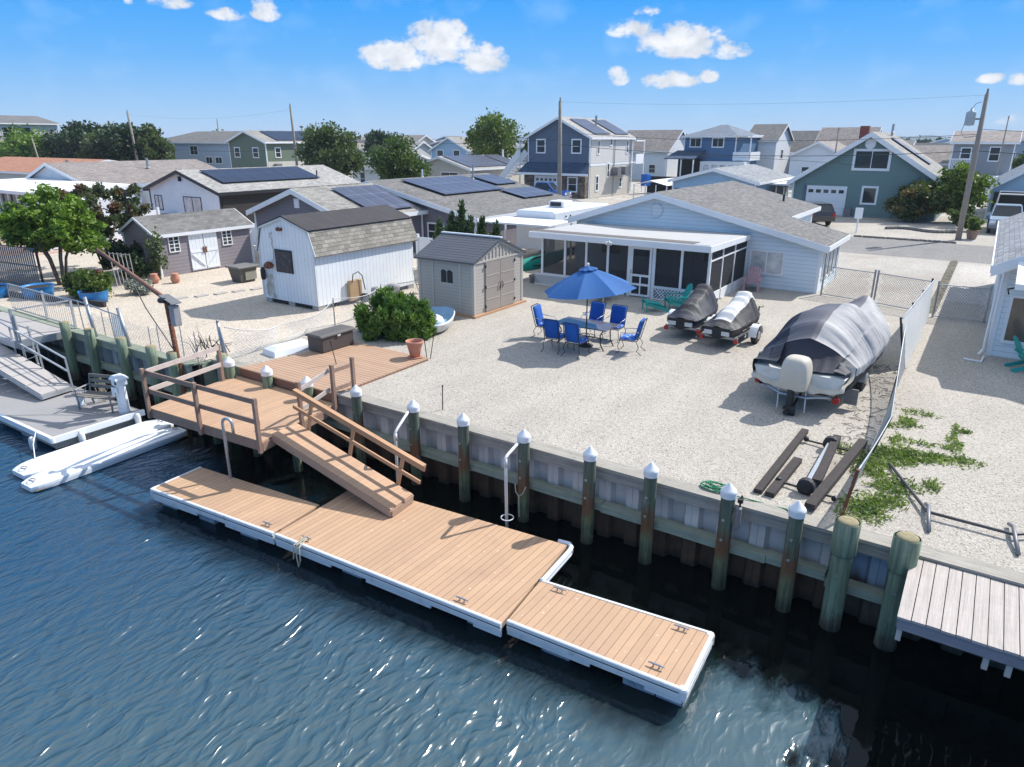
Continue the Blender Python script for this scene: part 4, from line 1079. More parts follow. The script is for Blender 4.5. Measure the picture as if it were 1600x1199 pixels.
def barn():
    t = thing('barn_shed', 'white board barn shed with gambrel roof and dark relief picture on the end wall', 'shed', (-22.6, 20.6, 0), 'garden sheds')
    u0, u1, v0, v1 = -24.25, -21.0, 17.75, 23.3; c = (u0 + u1) / 2
    sec = [(u0, .18), (u1, .18), (u1, 2.2), (u1 - .28, 3.02), (c, 3.45), (u0 + .28, 3.02), (u0, 2.2)]
    b = MB(); b.loft([[(p, v0, z) for p, z in sec], [(p, v1, z) for p, z in sec]], True, True); b.build('wall', M['whitew'], t)
    a, d = v0 - .06, v1 + .2
    b = MB()
    for s in (-1, 1):
        e = u1 if s > 0 else u0
        P = [(e + s * .16, 2.08), (e - s * .24, 3.06), (e - s * .27, 3.02), (e + s * .1, 2.05)]
        b.loft([[(p, a, z + .02) for p, z in P], [(p, d, z + .02) for p, z in P]], True, True)
    b.build('lower_roof', M['rbig'], t)
    b = MB(); P = [(u0 + .2, 3.02), (c, 3.47), (u1 - .2, 3.02), (u1 - .16, 3.07), (c, 3.54), (u0 + .16, 3.07)]
    b.loft([[(p, a, z) for p, z in P], [(p, d, z) for p, z in P]], True, True); b.build('upper_roof', M['rfelt'], t)
    b = MB()
    for p, q in (((u0 - .12, 2.1), (u0 + .2, 3.0)), ((u0 + .2, 3.0), (c, 3.44)), ((c, 3.44), (u1 - .2, 3.0)), ((u1 - .2, 3.0), (u1 + .12, 2.1))):
        b.bar((p[0], v0 - .05, p[1]), (q[0], v0 - .05, q[1]), .03, .08, up=(0, 0, 1))
    b.box(u0 - .02, u0 + .06, v0 - .02, v0, .2, 2.2); b.box(u1 - .06, u1 + .02, v0 - .022, v0 - .001, .2, 2.2); b.build('trim', M['white_dirty'], t)
    for x in (-24.0, -22.6, -21.2):
        for y in (17.95, 20.5, 23.1): MB().box(x - .18, x + .18, y - .18, y + .18, 0, .18).build('block', M['concrete'], t)
    MB().box(u0 + .1, u1 - .1, v0 + .06, v1 - .1, .06, .17).build('floor_frame', M['darkwood'], t)
    b = MB(); b.box(-23.25, -22.25, v0 - .035, v0 - .002, 1.33, 2.22); w = b.build('picture_frame', M['black'], t)
    b = MB(); b.grid(lambda i, j: (-23.2 + .9 * i, v0 - .04 - .02 * abs(sin(i * 9 + 3 * sin(j * 7))) * abs(cos(j * 8 + i * 4)), 1.38 + .79 * j), 26, 24); b.build('picture', M['relief'], w)
    b = MB(); b.cyl((-22.9, v0 - .1, 3.0), (-22.9, v0, 3.02), .07, n=12); b.cyl((-22.72, v0 - .12, 3.0), (-22.72, v0, 3.02), .06, n=12); b.build('old_lamp', M['rust'], t)
    # hanging clutter at the left corner of the end wall
    n = MB(); rnd = random.Random(3)
    for k in range(70):
        x0, z0 = -23.95 + .45 * rnd.random(), 1.25 - .9 * rnd.random()
        n.tube([(x0, v0 - .03 - .05 * rnd.random(), z0), (x0 + rnd.uniform(-.12, .12), v0 - .05, z0 - .09), (x0 + rnd.uniform(-.15, .15), v0 - .04, z0 - .2)], .006, 4, caps=False)
    tag(n.build('fishing_net', M['rope'], None, (-23.8, v0 - .05, .8)), 'tangled net hanging low on the left corner of the white barn shed', 'net')
    b = MB(); b.lathe([(.02, 0), (.17, .05), (.2, .16), (.12, .26), (.03, .3)], (-23.55, v0 - .16, 1.42), 14)
    tag(b.build('wreath', M['rust'], None, (-23.55, v0 - .1, 1.5), smooth=True), 'rusty round basket hanging left of the picture on the barn shed', 'basket')
    b = MB(); b.lathe([(.07, 0), (.1, .1), (.1, .4), (.05, .5)], (-23.98, v0 - .14, .95), 12)
    tag(b.build('lantern', M['black'], None, (-23.98, v0 - .1, 1.1), smooth=True), 'black lantern hanging at the left corner of the white barn shed', 'lantern')
    b = MB(); b.tube([(-23.3, v0 - .03, 2.8), (-23.4, v0 - .04, 2.85), (-23.45, v0 - .04, 2.7), (-23.32, v0 - .04, 2.55), (-23.38, v0 - .04, 2.4), (-23.3, v0 - .04, 2.2), (-23.33, v0 - .04, 1.9), (-23.4, v0 - .05, 1.72)], .018, 6)
    tag(b.build('rope', M['rope'], None, (-23.3, v0 - .05, 2.2)), 'knotted rope hanging above the picture corner on the barn shed', 'rope')


def grey_shed():
    t = thing('garden_shed', 'grey lap sided shed with white double doors and two small paned windows', 'shed', (-34.3, 20.9, 0), 'garden sheds')
    u0, u1, v0, v1, ze, zr = -35.6, -32.75, 18.3, 23.6, 2.02, 2.72
    house('x', '', u0, u1, v0, v1, ze, zr, 'shedg', 'rgreyy', over=.12, root=t, th=.07, rakew=.12)
    for y0, y1 in ((19.95, 20.72), (20.76, 21.5)):
        d = MB(); d.box(u1 + .005, u1 + .05, y0, y1, .08, 1.92); dd = d.build('shed_door', M['whitew'], t)
        b = MB(); X = u1 + .06
        for z in (.12, .95, 1.8): b.box(u1 + .051, X + .01, y0 + .02, y1 - .02, z, z + .1)
        f = y0 < 20.5
        b.bar((X, y0 + .06 if f else y1 - .06, .9), (X, y1 - .06 if f else y0 + .06, .24), .02, .08, up=(1, 0, 0)); b.build('brace', M['white'], dd)
        MB().box(u1 + .06, u1 + .1, (y1 - .08) if f else (y0 + .02), (y1 - .02) if f else (y0 + .08), .9, 1.2).build('handle', M['rust'], dd)
    for y in (19.18, 22.1): window(t, 'E', y, 1.15, .48, .68, u1, style='|#', fw=.045)
    b = MB(); b.box(-34.35, -34.0, v0 - .02, v0 - .002, 2.33, 2.5); b.build('vent', M['shedg'], t)


resin_shed(); barn(); grey_shed()


# ------------------------------------------------------------------ garden furniture
def patio():
    t = thing('patio_table', 'rectangular grey glass topped patio table under the blue umbrella', 'table', (-10.2, 19.4, 0))
    b = MB(); b.box(-11.15, -9.28, 18.93, 19.87, .7, .715); b.build('glass_top', mat('smoked_table_glass', (.16, .13, .125), .12, .1, 3, 0, 10, spec=.8, alpha=.88), t)
    b = MB(); b.tube([(-11.17, 18.91, .7), (-9.26, 18.91, .7), (-9.26, 19.89, .7), (-11.17, 19.89, .7)], .02, 8, closed=True); b.build('rim', M['ac'], t)
    for x, y in ((-11.05, 19.05), (-9.4, 19.05), (-11.05, 19.75), (-9.4, 19.75)):
        sx = 1 if x < -10 else -1
        MB().tube([(x, y, .69), (x + sx * .12, y, .5), (x + sx * .1, y, .2), (x - sx * .02, y, .0)], .02, 8).build('leg', M['black'], t, smooth=True)
    b = MB(); b.bar((-11.0, 19.4, .3), (-9.4, 19.4, .3), .03, .02); b.tube([(-10.2 + .3 * cos(a), 19.4 + .3 * sin(a), .3) for a in [i * pi / 8 for i in range(16)]], .012, 6, closed=True); b.build('stretcher', M['black'], t)
    # umbrella, leaning slightly to the left
    c = Vector((-10.15, 19.3, 0)); ax = Vector((-.10, -.03, 1)).normalized(); top = c + Vector((-.02, 0, 2.56))
    t = thing('umbrella', 'big royal blue eight panel patio umbrella over the table', 'umbrella', c)
    b = MB(); b.cyl(c + Vector((.02, 0, 0)), top + Vector((0, 0, .02)), .02, n=10); b.build('pole', M['black'], t, smooth=True)
    b = MB(); b.lathe([(.24, 0), (.25, .03), (.18, .06), (.05, .08), (.03, .25)], c, 18); b.build('base', M['black'], t, smooth=True)
    e1 = ax.cross(Vector((0, 1, 0))).normalized(); e2 = ax.cross(e1)
    rib = []
    for k in range(8):
        a = 2 * pi * k / 8 + .25; rib.append(e1 * cos(a) + e2 * sin(a))
    b = MB(); nr = 7
    for k in range(8):
        def F(i, j, k=k):
            d = rib[k].lerp(rib[(k + 1) % 8], i); s = .07 + (1.5 - .07) * j
            sagv = -.035 * sin(pi * i) * j
            p = top - ax * (.02 + .36 * s + .075 * s * s) + d * s * (1 - .04 * sin(pi * i) * j) + ax * sagv
            return p
        b.grid(F, 8, nr)
    b.build('canopy', M['umb'], t)
    b = MB()
    for k in range(8):
        b.add([top + ax * .03, top + rib[k] * .3 - ax * .1, top + (rib[k] + rib[(k + 1) % 8]) * .16 - ax * .07, top + rib[(k + 1) % 8] * .3 - ax * .1], [(0, 1, 2), (0, 2, 3)])
    b.build('vent_flap', M['umb'], t)
    for k in range(8):
        b = MB(); b.cyl(top - ax * .05, top - ax * (.04 + .36 * 1.45 + .075 * 2.1) + rib[k] * 1.45, .009, n=6); b.build('rib', M['white'], t)
    b = MB(); b.lathe([(.01, .12), (.04, .1), (.045, .03), (.03, 0)], top, 12); b.build('finial', M['white'], t, smooth=True)
    b = MB(); b.tube([(c.x - .03, c.y - .05, 1.02), (c.x - .09, c.y - .09, 1.06), (c.x - .06, c.y - .13, 1.12), (c.x, c.y - .1, 1.1)], .014, 6); b.cyl((c.x, c.y - .02, 1.0), (c.x, c.y - .02, 1.12), .035, n=10); b.build('crank', M['white'], t)

    def cushion(x0, x1, y0, y1, z0, z1, bul=.025):
        b = MB()
        def g(s): return lambda i, j: (x0 + (x1 - x0) * i, y0 + (y1 - y0) * j, (z1 if s else z0) + (bul if s else 0) * (sin(pi * i) * sin(pi * j)) ** .4)
        r = lambda k, z: [(x0 + k, y0, z), (x1 - k, y0, z), (x1, y0 + k, z), (x1, y1 - k, z), (x1 - k, y1, z), (x0 + k, y1, z), (x0, y1 - k, z), (x0, y0 + k, z)]
        def rr(i, z): return [(x0 + i + .03, y0 + i, z), (x1 - i - .03, y0 + i, z), (x1 - i, y0 + i + .03, z), (x1 - i, y1 - i - .03, z), (x1 - i - .03, y1 - i, z), (x0 + i + .03, y1 - i, z), (x0 + i, y1 - i - .03, z), (x0 + i, y0 + i + .03, z)]
        b.loft([rr(.02, z0), rr(0, z0 + .02), rr(0, z1 - .02), rr(.02, z1), rr(.09, z1 + bul * .7), rr(.2, z1 + bul)], True, True)
        return b
    ch = thing('patio_chair', 'x', 'chair', (0, 0, 0), 'blue cushioned chairs round the patio table')
    cushion(-.26, .26, -.25, .27, .42, .5).build('seat_cushion', M['blue_pat'], ch, smooth=True)
    b = cushion(-.26, .26, -.02, .62, .0, .075); th = R(76)
    b.v = [(x, -.27 - (y) * cos(th) + z * sin(th), .46 + y * sin(th) + z * cos(th)) for x, y, z in b.v]
    b.build('back_cushion', M['blue_cush'], ch, smooth=True)
    b = MB(); b.bar((-.25, -.25, .405), (-.25, .26, .405), .02, .02); b.bar((.25, -.25, .405), (.25, .26, .405), .02, .02); b.bar((-.25, .26, .405), (.25, .26, .405), .02, .02); b.bar((-.25, -.27, .41), (.25, -.27, .41), .02, .02)
    b.bar((-.25, -.29, .41), (-.25, -.46, 1.06), .02, .02); b.bar((.25, -.29, .41), (.25, -.46, 1.06), .02, .02); b.bar((-.25, -.465, 1.07), (.25, -.465, 1.07), .02, .02); b.build('frame', M['black'], ch)
    for s in (-1, 1):
        MB().tube([(s * .29, -.36, .72), (s * .31, -.1, .68), (s * .31, .2, .66), (s * .28, .25, .42)], .012, 6).build('arm', M['steel'], ch, smooth=True)
        MB().tube([(s * .25, .24, .41), (s * .29, .3, .22), (s * .27, .24, .08), (s * .29, .34, .0)], .011, 6).build('leg', M['black'], ch, smooth=True)
        MB().tube([(s * .25, -.26, .41), (s * .28, -.36, .25), (s * .27, -.3, .1), (s * .29, -.46, .0)], .011, 6).build('leg', M['black'], ch, smooth=True)
    sp = [(-11.72, 19.45, -1.45, 'blue cushioned chair at the left end of the patio table, sunlit back'), (-10.72, 18.38, .06, 'left of the two blue chairs with their backs to the dock'), (-9.93, 18.32, -.05, 'right of the two blue chairs with their backs to the dock'),
          (-10.6, 20.55, pi - .05, 'blue cushioned chair on the house side of the table behind the umbrella pole'), (-9.75, 20.5, pi + .05, 'blue cushioned chair on the house side of the table, right of the umbrella pole'), (-8.72, 19.5, 1.75, 'blue cushioned chair at the right end of the patio table, patterned seat')]
    for k, (x, y, rz, lb) in enumerate(sp):
        o = ch if k == 0 else dup(ch)
        o.location = (x, y, 0); o.rotation_euler = (0, 0, rz); o['label'] = lb


patio()


def adirondack(label, x, y, rz, m, tip=0, z=0):
    t = thing('adirondack_chair', label, 'chair', (0, 0, 0), 'plastic adirondack chairs')
    for k in range(5):
        s = (k - 2) * .105; h = .95 - .035 * abs(k - 2) ** 2 * .9
        b = MB(); b.bar((s, -.3, .3), (s * 1.15, -.3 - h * .33, .3 + h * .72), .09, .02, up=(0, 1, .4)); b.build('back_slat', m, t)
    for k in range(5): MB().bar((-.27, -.24 + k * .12, .29 + k * .022), (.27, -.24 + k * .12, .29 + k * .022), .1, .018).build('seat_slat', m, t)
    for s in (-1, 1):
        b = MB(); b.bar((s * .27, .36, .34), (s * .27, -.62, .03), .03, .11); b.build('side_rail', m, t)
        b = MB(); b.bar((s * .3, .3, .0), (s * .3, .3, .52), .1, .03, up=(0, 1, 0)); b.build('leg', m, t)
        b = MB(); b.bar((s * .33, .38, .535), (s * .33, -.42, .52), .12, .022); b.build('arm', m, t)
    b = MB(); b.bar((-.36, -.42, .5), (.36, -.42, .5), .05, .03); b.build('brace', m, t)
    t.location = (x, y, z); t.rotation_euler = (tip, 0, rz)
    return t


adirondack('teal adirondack chair reclining against the white lattice, facing the dock', -9.75, 25.9, pi - .9, M['teal_pl'])
t = adirondack('teal leg rest part of an adirondack set in front of the lattice', -10.35, 25.1, pi - .9, M['teal_pl'])
for c in list(t.children):
    if c.name.startswith(('back_slat', 'arm', 'brace')): bpy.data.objects.remove(c)
t['label'] = 'low teal footrest in front of the teal adirondack chair'; t['category'] = 'footrest'; t.name = 'footrest'; del t['group']
adirondack('pink adirondack chair by the blue house wall behind the jet skis', -8.25, 31.1, pi + .15, M['pink_pl'])
adirondack('teal adirondack chair beside the right hand white house at the frame edge', 1.75, 24.2, -pi / 2 + .3, M['teal_pl'])

t = thing('lounge_chair', 'beige sling lounger standing in the shade by the porch door', 'lounge chair', (-12.75, 25.5, 0))
mb_ = mat('beige_sling', (.5, .47, .37), .8, .05, 3, .1, 40)
b = MB(); b.loft([[(-13.0 + .25 * 0, 24.9, .33), (-12.4, 24.9, .33), (-12.4, 24.9, .35), (-13.0, 24.9, .35)], [(-13.15, 26.0, .36), (-12.55, 26.0, .36), (-12.55, 26.0, .38), (-13.15, 26.0, .38)], [(-13.2, 26.45, .75), (-12.6, 26.45, .75), (-12.6, 26.43, .77), (-13.2, 26.43, .77)]], True, True); b.build('sling', mb_, t)
for p, q in (((-13.0, 24.95), (-12.4, 24.95)), ((-13.12, 26.0), (-12.55, 26.0))):
    for x, y in (p, q): MB().box(x - .02, x + .02, y - .02, y + .02, 0, .34).build('leg', mb_, t)
b = MB(); b.bar((-13.0, 24.9, .31), (-13.15, 26.0, .34), .03, .04); b.bar((-12.4, 24.9, .31), (-12.55, 26.0, .34), .03, .04); b.build('frame', mb_, t)


def hull(name, m, L, Wd, H, n=14, rocker=.12, parent=None, flip=False, bow=1.6, full=.8):
    """small boat / board hull lying along y, centred; open section ring"""
    rings = []
    for i in range(n + 1):
        s = i / n; q = abs(2 * s - 1) ** bow; w = Wd / 2 * max(.06, (1 - q) ** .5 if full < .5 else (1 - q ** 1.6) ** .5)
        z0 = rocker * q; rings.append([(w * cos(a), L * (s - .5), (z0 + (H - H * .0) * (1 + sin(a)) / 2 * (1)) if not flip else z0 + H * (1 + sin(a)) / 2) for a in [2 * pi * k / 16 for k in range(16)]])
    b = MB(); b.loft(rings, True, True)
    return b


# kayak standing on its side beside the beige shed, seen in the gap to the porch
t = thing('kayak', 'green plastic kayak leaning in the gap between beige shed and porch', 'kayak', (0, 0, 0))
b = hull('h', None, 2.9, .66, .34, rocker=.16); b.build('hull', M['kayak'], t, smooth=True)
b = MB(); b.tube([(.2 * cos(a), .42 * sin(a) - .1, .3 + .03) for a in [i * pi / 10 for i in range(20)]], .03, 8, closed=True); b.build('cockpit_rim', M['rubber'], t, smooth=True)
t.rotation_euler = (R(24), R(62), R(-14)); t.location = (-17.55, 28.3, .75)
t = thing('storage_tub', 'grey green tub on the gravel beside the lattice corner', 'tub', (-17.1, 27.2, 0))
b = MB(); b.lathe([(.2, 0), (.26, .3), (.28, .34), (.24, .33), (.18, .05)], (-17.15, 27.3, 0), 16, True, True); b.build('body', M['ac'], t, smooth=True)


# ------------------------------------------------------------------ jet skis under covers
from mathutils import noise as mn


def noise3(x, y, z): return mn.noise(Vector((x, y, z)))


def folds(x, y, z, a=.02, f=9.0, seed=0.0):
    return a * (abs(sin(f * x + 2.2 * sin(3.1 * y + seed) + 1.5 * z)) ** 2.2 + .5 * sin(f * 1.9 * y + 2 * x + seed))


def jetski(label, tl, x, y, rz, side, top, jack=True, seed=0.0):
    t = thing('jet_ski', label, 'jet ski', (0, 0, 0), 'covered jet skis on trailers')
    L = 3.25
    hs = [(0, .64, .48), (.06, .7, .56), (.14, .8, .59), (.24, .98, .6), (.36, 1.08, .6), (.48, 1.14, .6), (.57, 1.27, .6), (.65, 1.4, .58), (.73, 1.36, .54), (.82, 1.18, .46), (.9, 1.02, .34), (.96, .9, .2), (1, .76, .06)]
    def H(s):
        for k in range(len(hs) - 1):
            if s <= hs[k + 1][0]:
                f = (s - hs[k][0]) / (hs[k + 1][0] - hs[k][0]); f = f * f * (3 - 2 * f)
                return hs[k][1] + (hs[k + 1][1] - hs[k][1]) * f, hs[k][2] + (hs[k + 1][2] - hs[k][2]) * f
        return hs[-1][1:]
    def P(s, a):   # a -1..1 across the cover
        h, w = H(s); q = abs(a); sg = 1 if a > 0 else -1
        if q < .28: xx = w * .34 * q / .28; z = h - .03 * (q / .28) ** 2
        elif q < .8: f = (q - .28) / .52; xx = w * (.34 + .66 * f); z = h - .03 - (h - .6) * f ** 1.15
        else: f = (q - .8) / .2; xx = w * (1 - .06 * f); z = .57 - .15 * f
        y_ = L * (s - .5)
        d = min(1, q * 2) * (.028 * (1 - 2.2 * abs(noise3(y_ * 3 + q, seed + sg * 2, q * .6))) + .018 * (1 - 2.2 * abs(noise3(y_ * 7.5 + q * 2, 4 + seed, q)))) + .02 * noise3(y_ * 2, a * 3, seed)
        return (sg * (xx - d), y_, z - d * .3)
    def part(nm, m, s0, s1, a0, a1, nu=30, nv=90): MB().grid(lambda i, j: P(s0 + (s1 - s0) * j, a0 + (a1 - a0) * i), nu, nv).build(nm, m, t, smooth=True)
    part('cover_top', top, .12, .93, -.4, .4)
    part('cover_side', side, .0, 1, -1, -.4); part('cover_side', side, .0, 1, .4, 1); part('cover_tail', side, .0, .12, -.4, .4, 10, 8); part('cover_nose', side, .93, 1, -.4, .4, 10, 8)
    b = MB()
    rr = []
    for s in (0, .1, .3, .5, .7, .85, .95, 1):
        h, w = H(s); z0 = .22 + .22 * max(0, s - .6) * 2; rr.append([(-w * .93, L * (s - .5), .5), (-w * .8, L * (s - .5), .36), (0, L * (s - .5), z0), (w * .8, L * (s - .5), .36), (w * .93, L * (s - .5), .5), (0, L * (s - .5), .56)])
    b.loft(rr, True, True); b.build('hull', M['rubber'], t)
    for sx in (-1, 1):
        b = MB(); b.cbox(sx * .28 - .13, sx * .28 + .13, -L / 2 - .03, -L / 2 + .02, .36, .5, .015); b.build('stern_panel', M['white_dirty'], t)
    b = MB(); b.box(-.42, .42, -L / 2 - .02, -L / 2 + .2, .5, .6); b.build('swim_deck', M['rubber'], t)
    t.location = (x, y, .12); t.rotation_euler = (0, 0, rz)
    # its trailer
    r = thing('trailer', tl, 'trailer', (0, 0, 0), 'small galvanised jet ski trailers')
    b = MB()
    for sx in (-1, 1): b.bar((sx * .45, -1.35, .36), (sx * .45, .8, .36), .06, .08); b.bar((sx * .45, .8, .36), (0, 2.15, .4), .06, .08)
    b.bar((-.8, -.15, .3), (.8, -.15, .3), .06, .06); b.bar((-.6, -1.35, .36), (.6, -1.35, .36), .06, .08); b.build('frame', M['steel'], r)
    for sx in (-1, 1):
        b = MB(); b.tube([(sx * .74, -.15 + .0, .0)] * 0 or [(sx * .66, -.15, .28), (sx * .69, -.15, .28), (sx * .83, -.15, .28), (sx * .86, -.15, .28)], [.22, .275, .275, .22], 22); w = b.build('wheel', M['rubber'], r, smooth=False)
        MB().tube([(sx * .85, -.15, .28), (sx * .875, -.15, .28)], [.15, .12], 14).build('rim', M['steel'], w)
        b = MB(); b.loft([[(sx * .63, -.15 + .34 * cos(a), .28 + .34 * sin(a)), (sx * .88, -.15 + .34 * cos(a), .28 + .34 * sin(a)), (sx * .88, -.15 + .36 * cos(a), .28 + .36 * sin(a)), (sx * .63, -.15 + .36 * cos(a), .28 + .36 * sin(a))] for a in [pi * k / 10 for k in range(11)]], True, True); b.build('fender', M['white'], r, smooth=False)
        MB().box(sx * .56 - .06, sx * .56 + .06, -1.45, -1.38, .24, .36).build('tail_light', M['redl'], r)
    b = MB(); b.cyl((0.08, 2.0, .05), (.08, 2.0, .75), .025); b.tube([(.08, 2.0, .72), (.22, 2.0, .74), (.22, 2.0, .8)], .015, 6); b.cyl((.03, 2.0, .08), (.13, 2.0, .08), .08, n=12); b.build('jack', M['black'], r)
    b = MB(); b.bar((0, 1.5, .4), (0, 1.5, .95), .06, .06); b.bar((0, 1.5, .9), (0, 1.3, .95), .08, .06); b.build('winch_post', M['ac'], r)
    r.location = (x, y, 0); r.rotation_euler = (0, 0, rz)
    return t


jetski('jet ski under a white topped cover, nearer the big covered boat', 'jet ski trailer with white fender under the white topped cover', -6.45, 22.85, -.06, M['cover_g'], M['cover_w'], seed=1.0)
jetski('jet ski under an all graphite cover, nearer the porch', 'jet ski trailer under the all graphite cover', -7.95, 23.3, .02, M['cover_n'], M['cover_g'], seed=2.3)


# ------------------------------------------------------------------ the big covered motor boat
def boat():
    t = thing('motor_boat', 'large motor boat under a sagging silver and navy cover on its trailer', 'boat', (0, 0, 0))
    L = 6.7
    tab = [(0, 1.2, 1.12), (.1, 1.66, 1.2), (.2, 1.98, 1.26), (.32, 2.12, 1.28), (.45, 2.08, 1.28), (.56, 1.95, 1.25), (.68, 1.74, 1.16), (.8, 1.64, .98), (.9, 1.6, .72), (.97, 1.54, .45), (1, 1.42, .22)]
    def T(s):
        for k in range(len(tab) - 1):
            if s <= tab[k + 1][0]:
                f = (s - tab[k][0]) / (tab[k + 1][0] - tab[k][0]); f = f * f * (3 - 2 * f)
                return [tab[k][i] + (tab[k + 1][i] - tab[k][i]) * f for i in (1, 2)]
        return tab[-1][1:]
    def rid(x, y, z): return 1 - abs(noise3(x, y, z)) * 2.2
    def P(s, a):
        h, w = T(s); q = abs(a); sg = 1 if a > 0 else -1; g = 1.1 + .3 * max(0, s - .5)
        tent = max(0, min(1, (.3 - s) / .15)); y_ = L * (s - .5)
        if q < .72:
            f = q / .72
            z = h - (h - g) * ((f ** 2.3) * (1 - tent) + (.25 * f + .75 * f ** 1.5) * tent); xx = w * (f * (1.25 - .25 * f))
        else: f = (q - .72) / .28; xx = w * (1 - .2 * f * f); z = g - (.68 - .1 * s) * f
        c = min(1, q * 2.2)
        d = c * (.05 * rid(y_ * 1.7 + sg * q * .5, sg * 3 + q * .5, 1.7) + .032 * rid(y_ * 4.2 + q * 1.2, 5 + sg + q * .8, .3) + .014 * rid(y_ * 9 + q * 2, 9 + sg, q)) + .05 * noise3(y_ * .8, a * 2.5, 4)
        pk = .15 * math.exp(-((s - .42) ** 2 / .003 + (a - .2) ** 2 / .03)) + .10 * math.exp(-((s - .64) ** 2 / .002 + (a - .3) ** 2 / .015)) + .20 * math.exp(-((s - .97) ** 2 / .004 + a * a / .3))
        sag = .07 * math.exp(-((s - .53) ** 2 / .002)) + .06 * math.exp(-((s - .78) ** 2 / .006))
        return (sg * (xx - d * .9), y_ + .08 * sin(z * 6 + a) * (q > .5), z - d * .45 + pk - sag * (1 - q))
    def part(nm, m, s0, s1, a0, a1, nu, nv): return MB().grid(lambda i, j: P(s0 + (s1 - s0) * j, a0 + (a1 - a0) * i), nu, nv).build(nm, m, t, smooth=True)
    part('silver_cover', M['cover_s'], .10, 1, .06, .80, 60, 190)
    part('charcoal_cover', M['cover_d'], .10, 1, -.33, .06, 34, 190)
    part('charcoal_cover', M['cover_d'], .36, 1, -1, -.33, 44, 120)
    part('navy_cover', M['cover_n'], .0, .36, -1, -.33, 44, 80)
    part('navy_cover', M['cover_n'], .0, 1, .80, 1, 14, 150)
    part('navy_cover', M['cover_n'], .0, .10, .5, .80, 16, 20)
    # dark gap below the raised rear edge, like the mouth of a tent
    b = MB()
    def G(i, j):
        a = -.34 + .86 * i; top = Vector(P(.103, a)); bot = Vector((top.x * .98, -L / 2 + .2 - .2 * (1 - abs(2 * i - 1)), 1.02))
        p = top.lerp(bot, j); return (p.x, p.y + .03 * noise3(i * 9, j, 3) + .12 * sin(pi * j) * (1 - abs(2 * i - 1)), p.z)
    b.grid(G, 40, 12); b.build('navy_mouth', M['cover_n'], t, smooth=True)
    # cream cover over the stern well, sagging each side of the outboard
    b = MB()
    def C(i, j):
        k = 2 * i - 1; x = k * (1.16 + .03 * sin(j * 9)); drop = .50 + .20 * (1 - k * k) + .06 * noise3(i * 7, 2, 1)
        z = 1.26 - .12 * abs(k) - drop * j ** .5 - .13 * math.exp(-((abs(k) - .55) ** 2) / .03) * sin(pi * min(1, j * 1.2))
        y = -L / 2 + .5 - (.55 + .16 * (1 - k * k)) * sin(min(1, j * 1.15) * 1.5) - .045 * rid(i * 6, j * 1.2, 8) * j
        return (x * (1 - .1 * j * j), y, z + .02 * noise3(i * 12, j * 3, 5))
    b.grid(C, 80, 30); b.build('stern_cover', M['cover_c'], t, smooth=True)
    b = MB()
    def ring(z, w, y0, y1, c=.07): return [(-w + c, y0, z), (w - c, y0, z), (w, y0 + c, z), (w, y1 - c, z), (w - c, y1, z), (-w + c, y1, z), (-w, y1 - c, z), (-w, y0 + c, z)]
    y = -L / 2 - .5
    b.loft([ring(.62, .33, y - .0, y + .62), ring(.8, .345, y - .05, y + .66), ring(1.08, .33, y - .04, y + .68), ring(1.29, .30, y + .02, y + .64, .09), ring(1.37, .25, y + .1, y + .56, .1), ring(1.4, .14, y + .2, y + .46, .05)], False, True)
    b.build('outboard_cover', M['cover_c'], t, smooth=True, sub=1)
    b = MB(); b.box(-.06, .06, -L / 2 - .5, -L / 2 - .3, .1, .65); b.box(-.09, .09, -L / 2 - .62, -L / 2 - .3, .16, .2); b.cyl((0, -L / 2 - .66, .1), (0, -L / 2 - .25, .1), .06, .05); b.build('outboard_leg', M['black'], t)
    b = MB(); b.loft([[(-1.0, -L / 2, .75), (0, -L / 2, .42), (1.0, -L / 2, .75), (1.08, -L / 2, .95), (-1.08, -L / 2, .95)], [(-1.05, 0, .75), (0, 0, .4), (1.05, 0, .75), (1.14, 0, 1.1), (-1.14, 0, 1.1)], [(-.8, L * .32, .85), (0, L * .32, .5), (.8, L * .32, .85), (.9, L * .32, 1.2), (-.9, L * .32, 1.2)], [(-.1, L * .49, 1.2), (0, L * .49, 1.0), (.1, L * .49, 1.2), (.1, L * .49, 1.3), (-.1, L * .49, 1.3)]], True, True)
    b.build('hull', M['white_dirty'], t)
    for x in (-.35, .3):
        MB().cyl((x, -L / 2 - .15, .0), (x - .04, -L / 2 - .1, .7), .018, n=6).build('strap', M['white'], t)
    r = thing('boat_trailer', 'galvanised boat trailer under the big silver covered boat', 'trailer', (0, 0, 0))
    b = MB()
    for s in (-1, 1): b.bar((s * .75, -3.1, .42), (s * .75, 1.2, .42), .08, .12); b.bar((s * .75, 1.2, .42), (0, 4.2, .5), .08, .12)
    for yy in (-3.1, -1.0, .6): b.bar((-.95, yy, .36), (.95, yy, .36), .07, .08)
    b.build('frame', M['steel'], r)
    b = MB(); b.tube([(-.7, -3.3, .45), (-.3, -3.55, .4), (.3, -3.55, .4), (.75, -3.3, .45)], .03, 8); b.build('rear_bar', M['alu'], r)
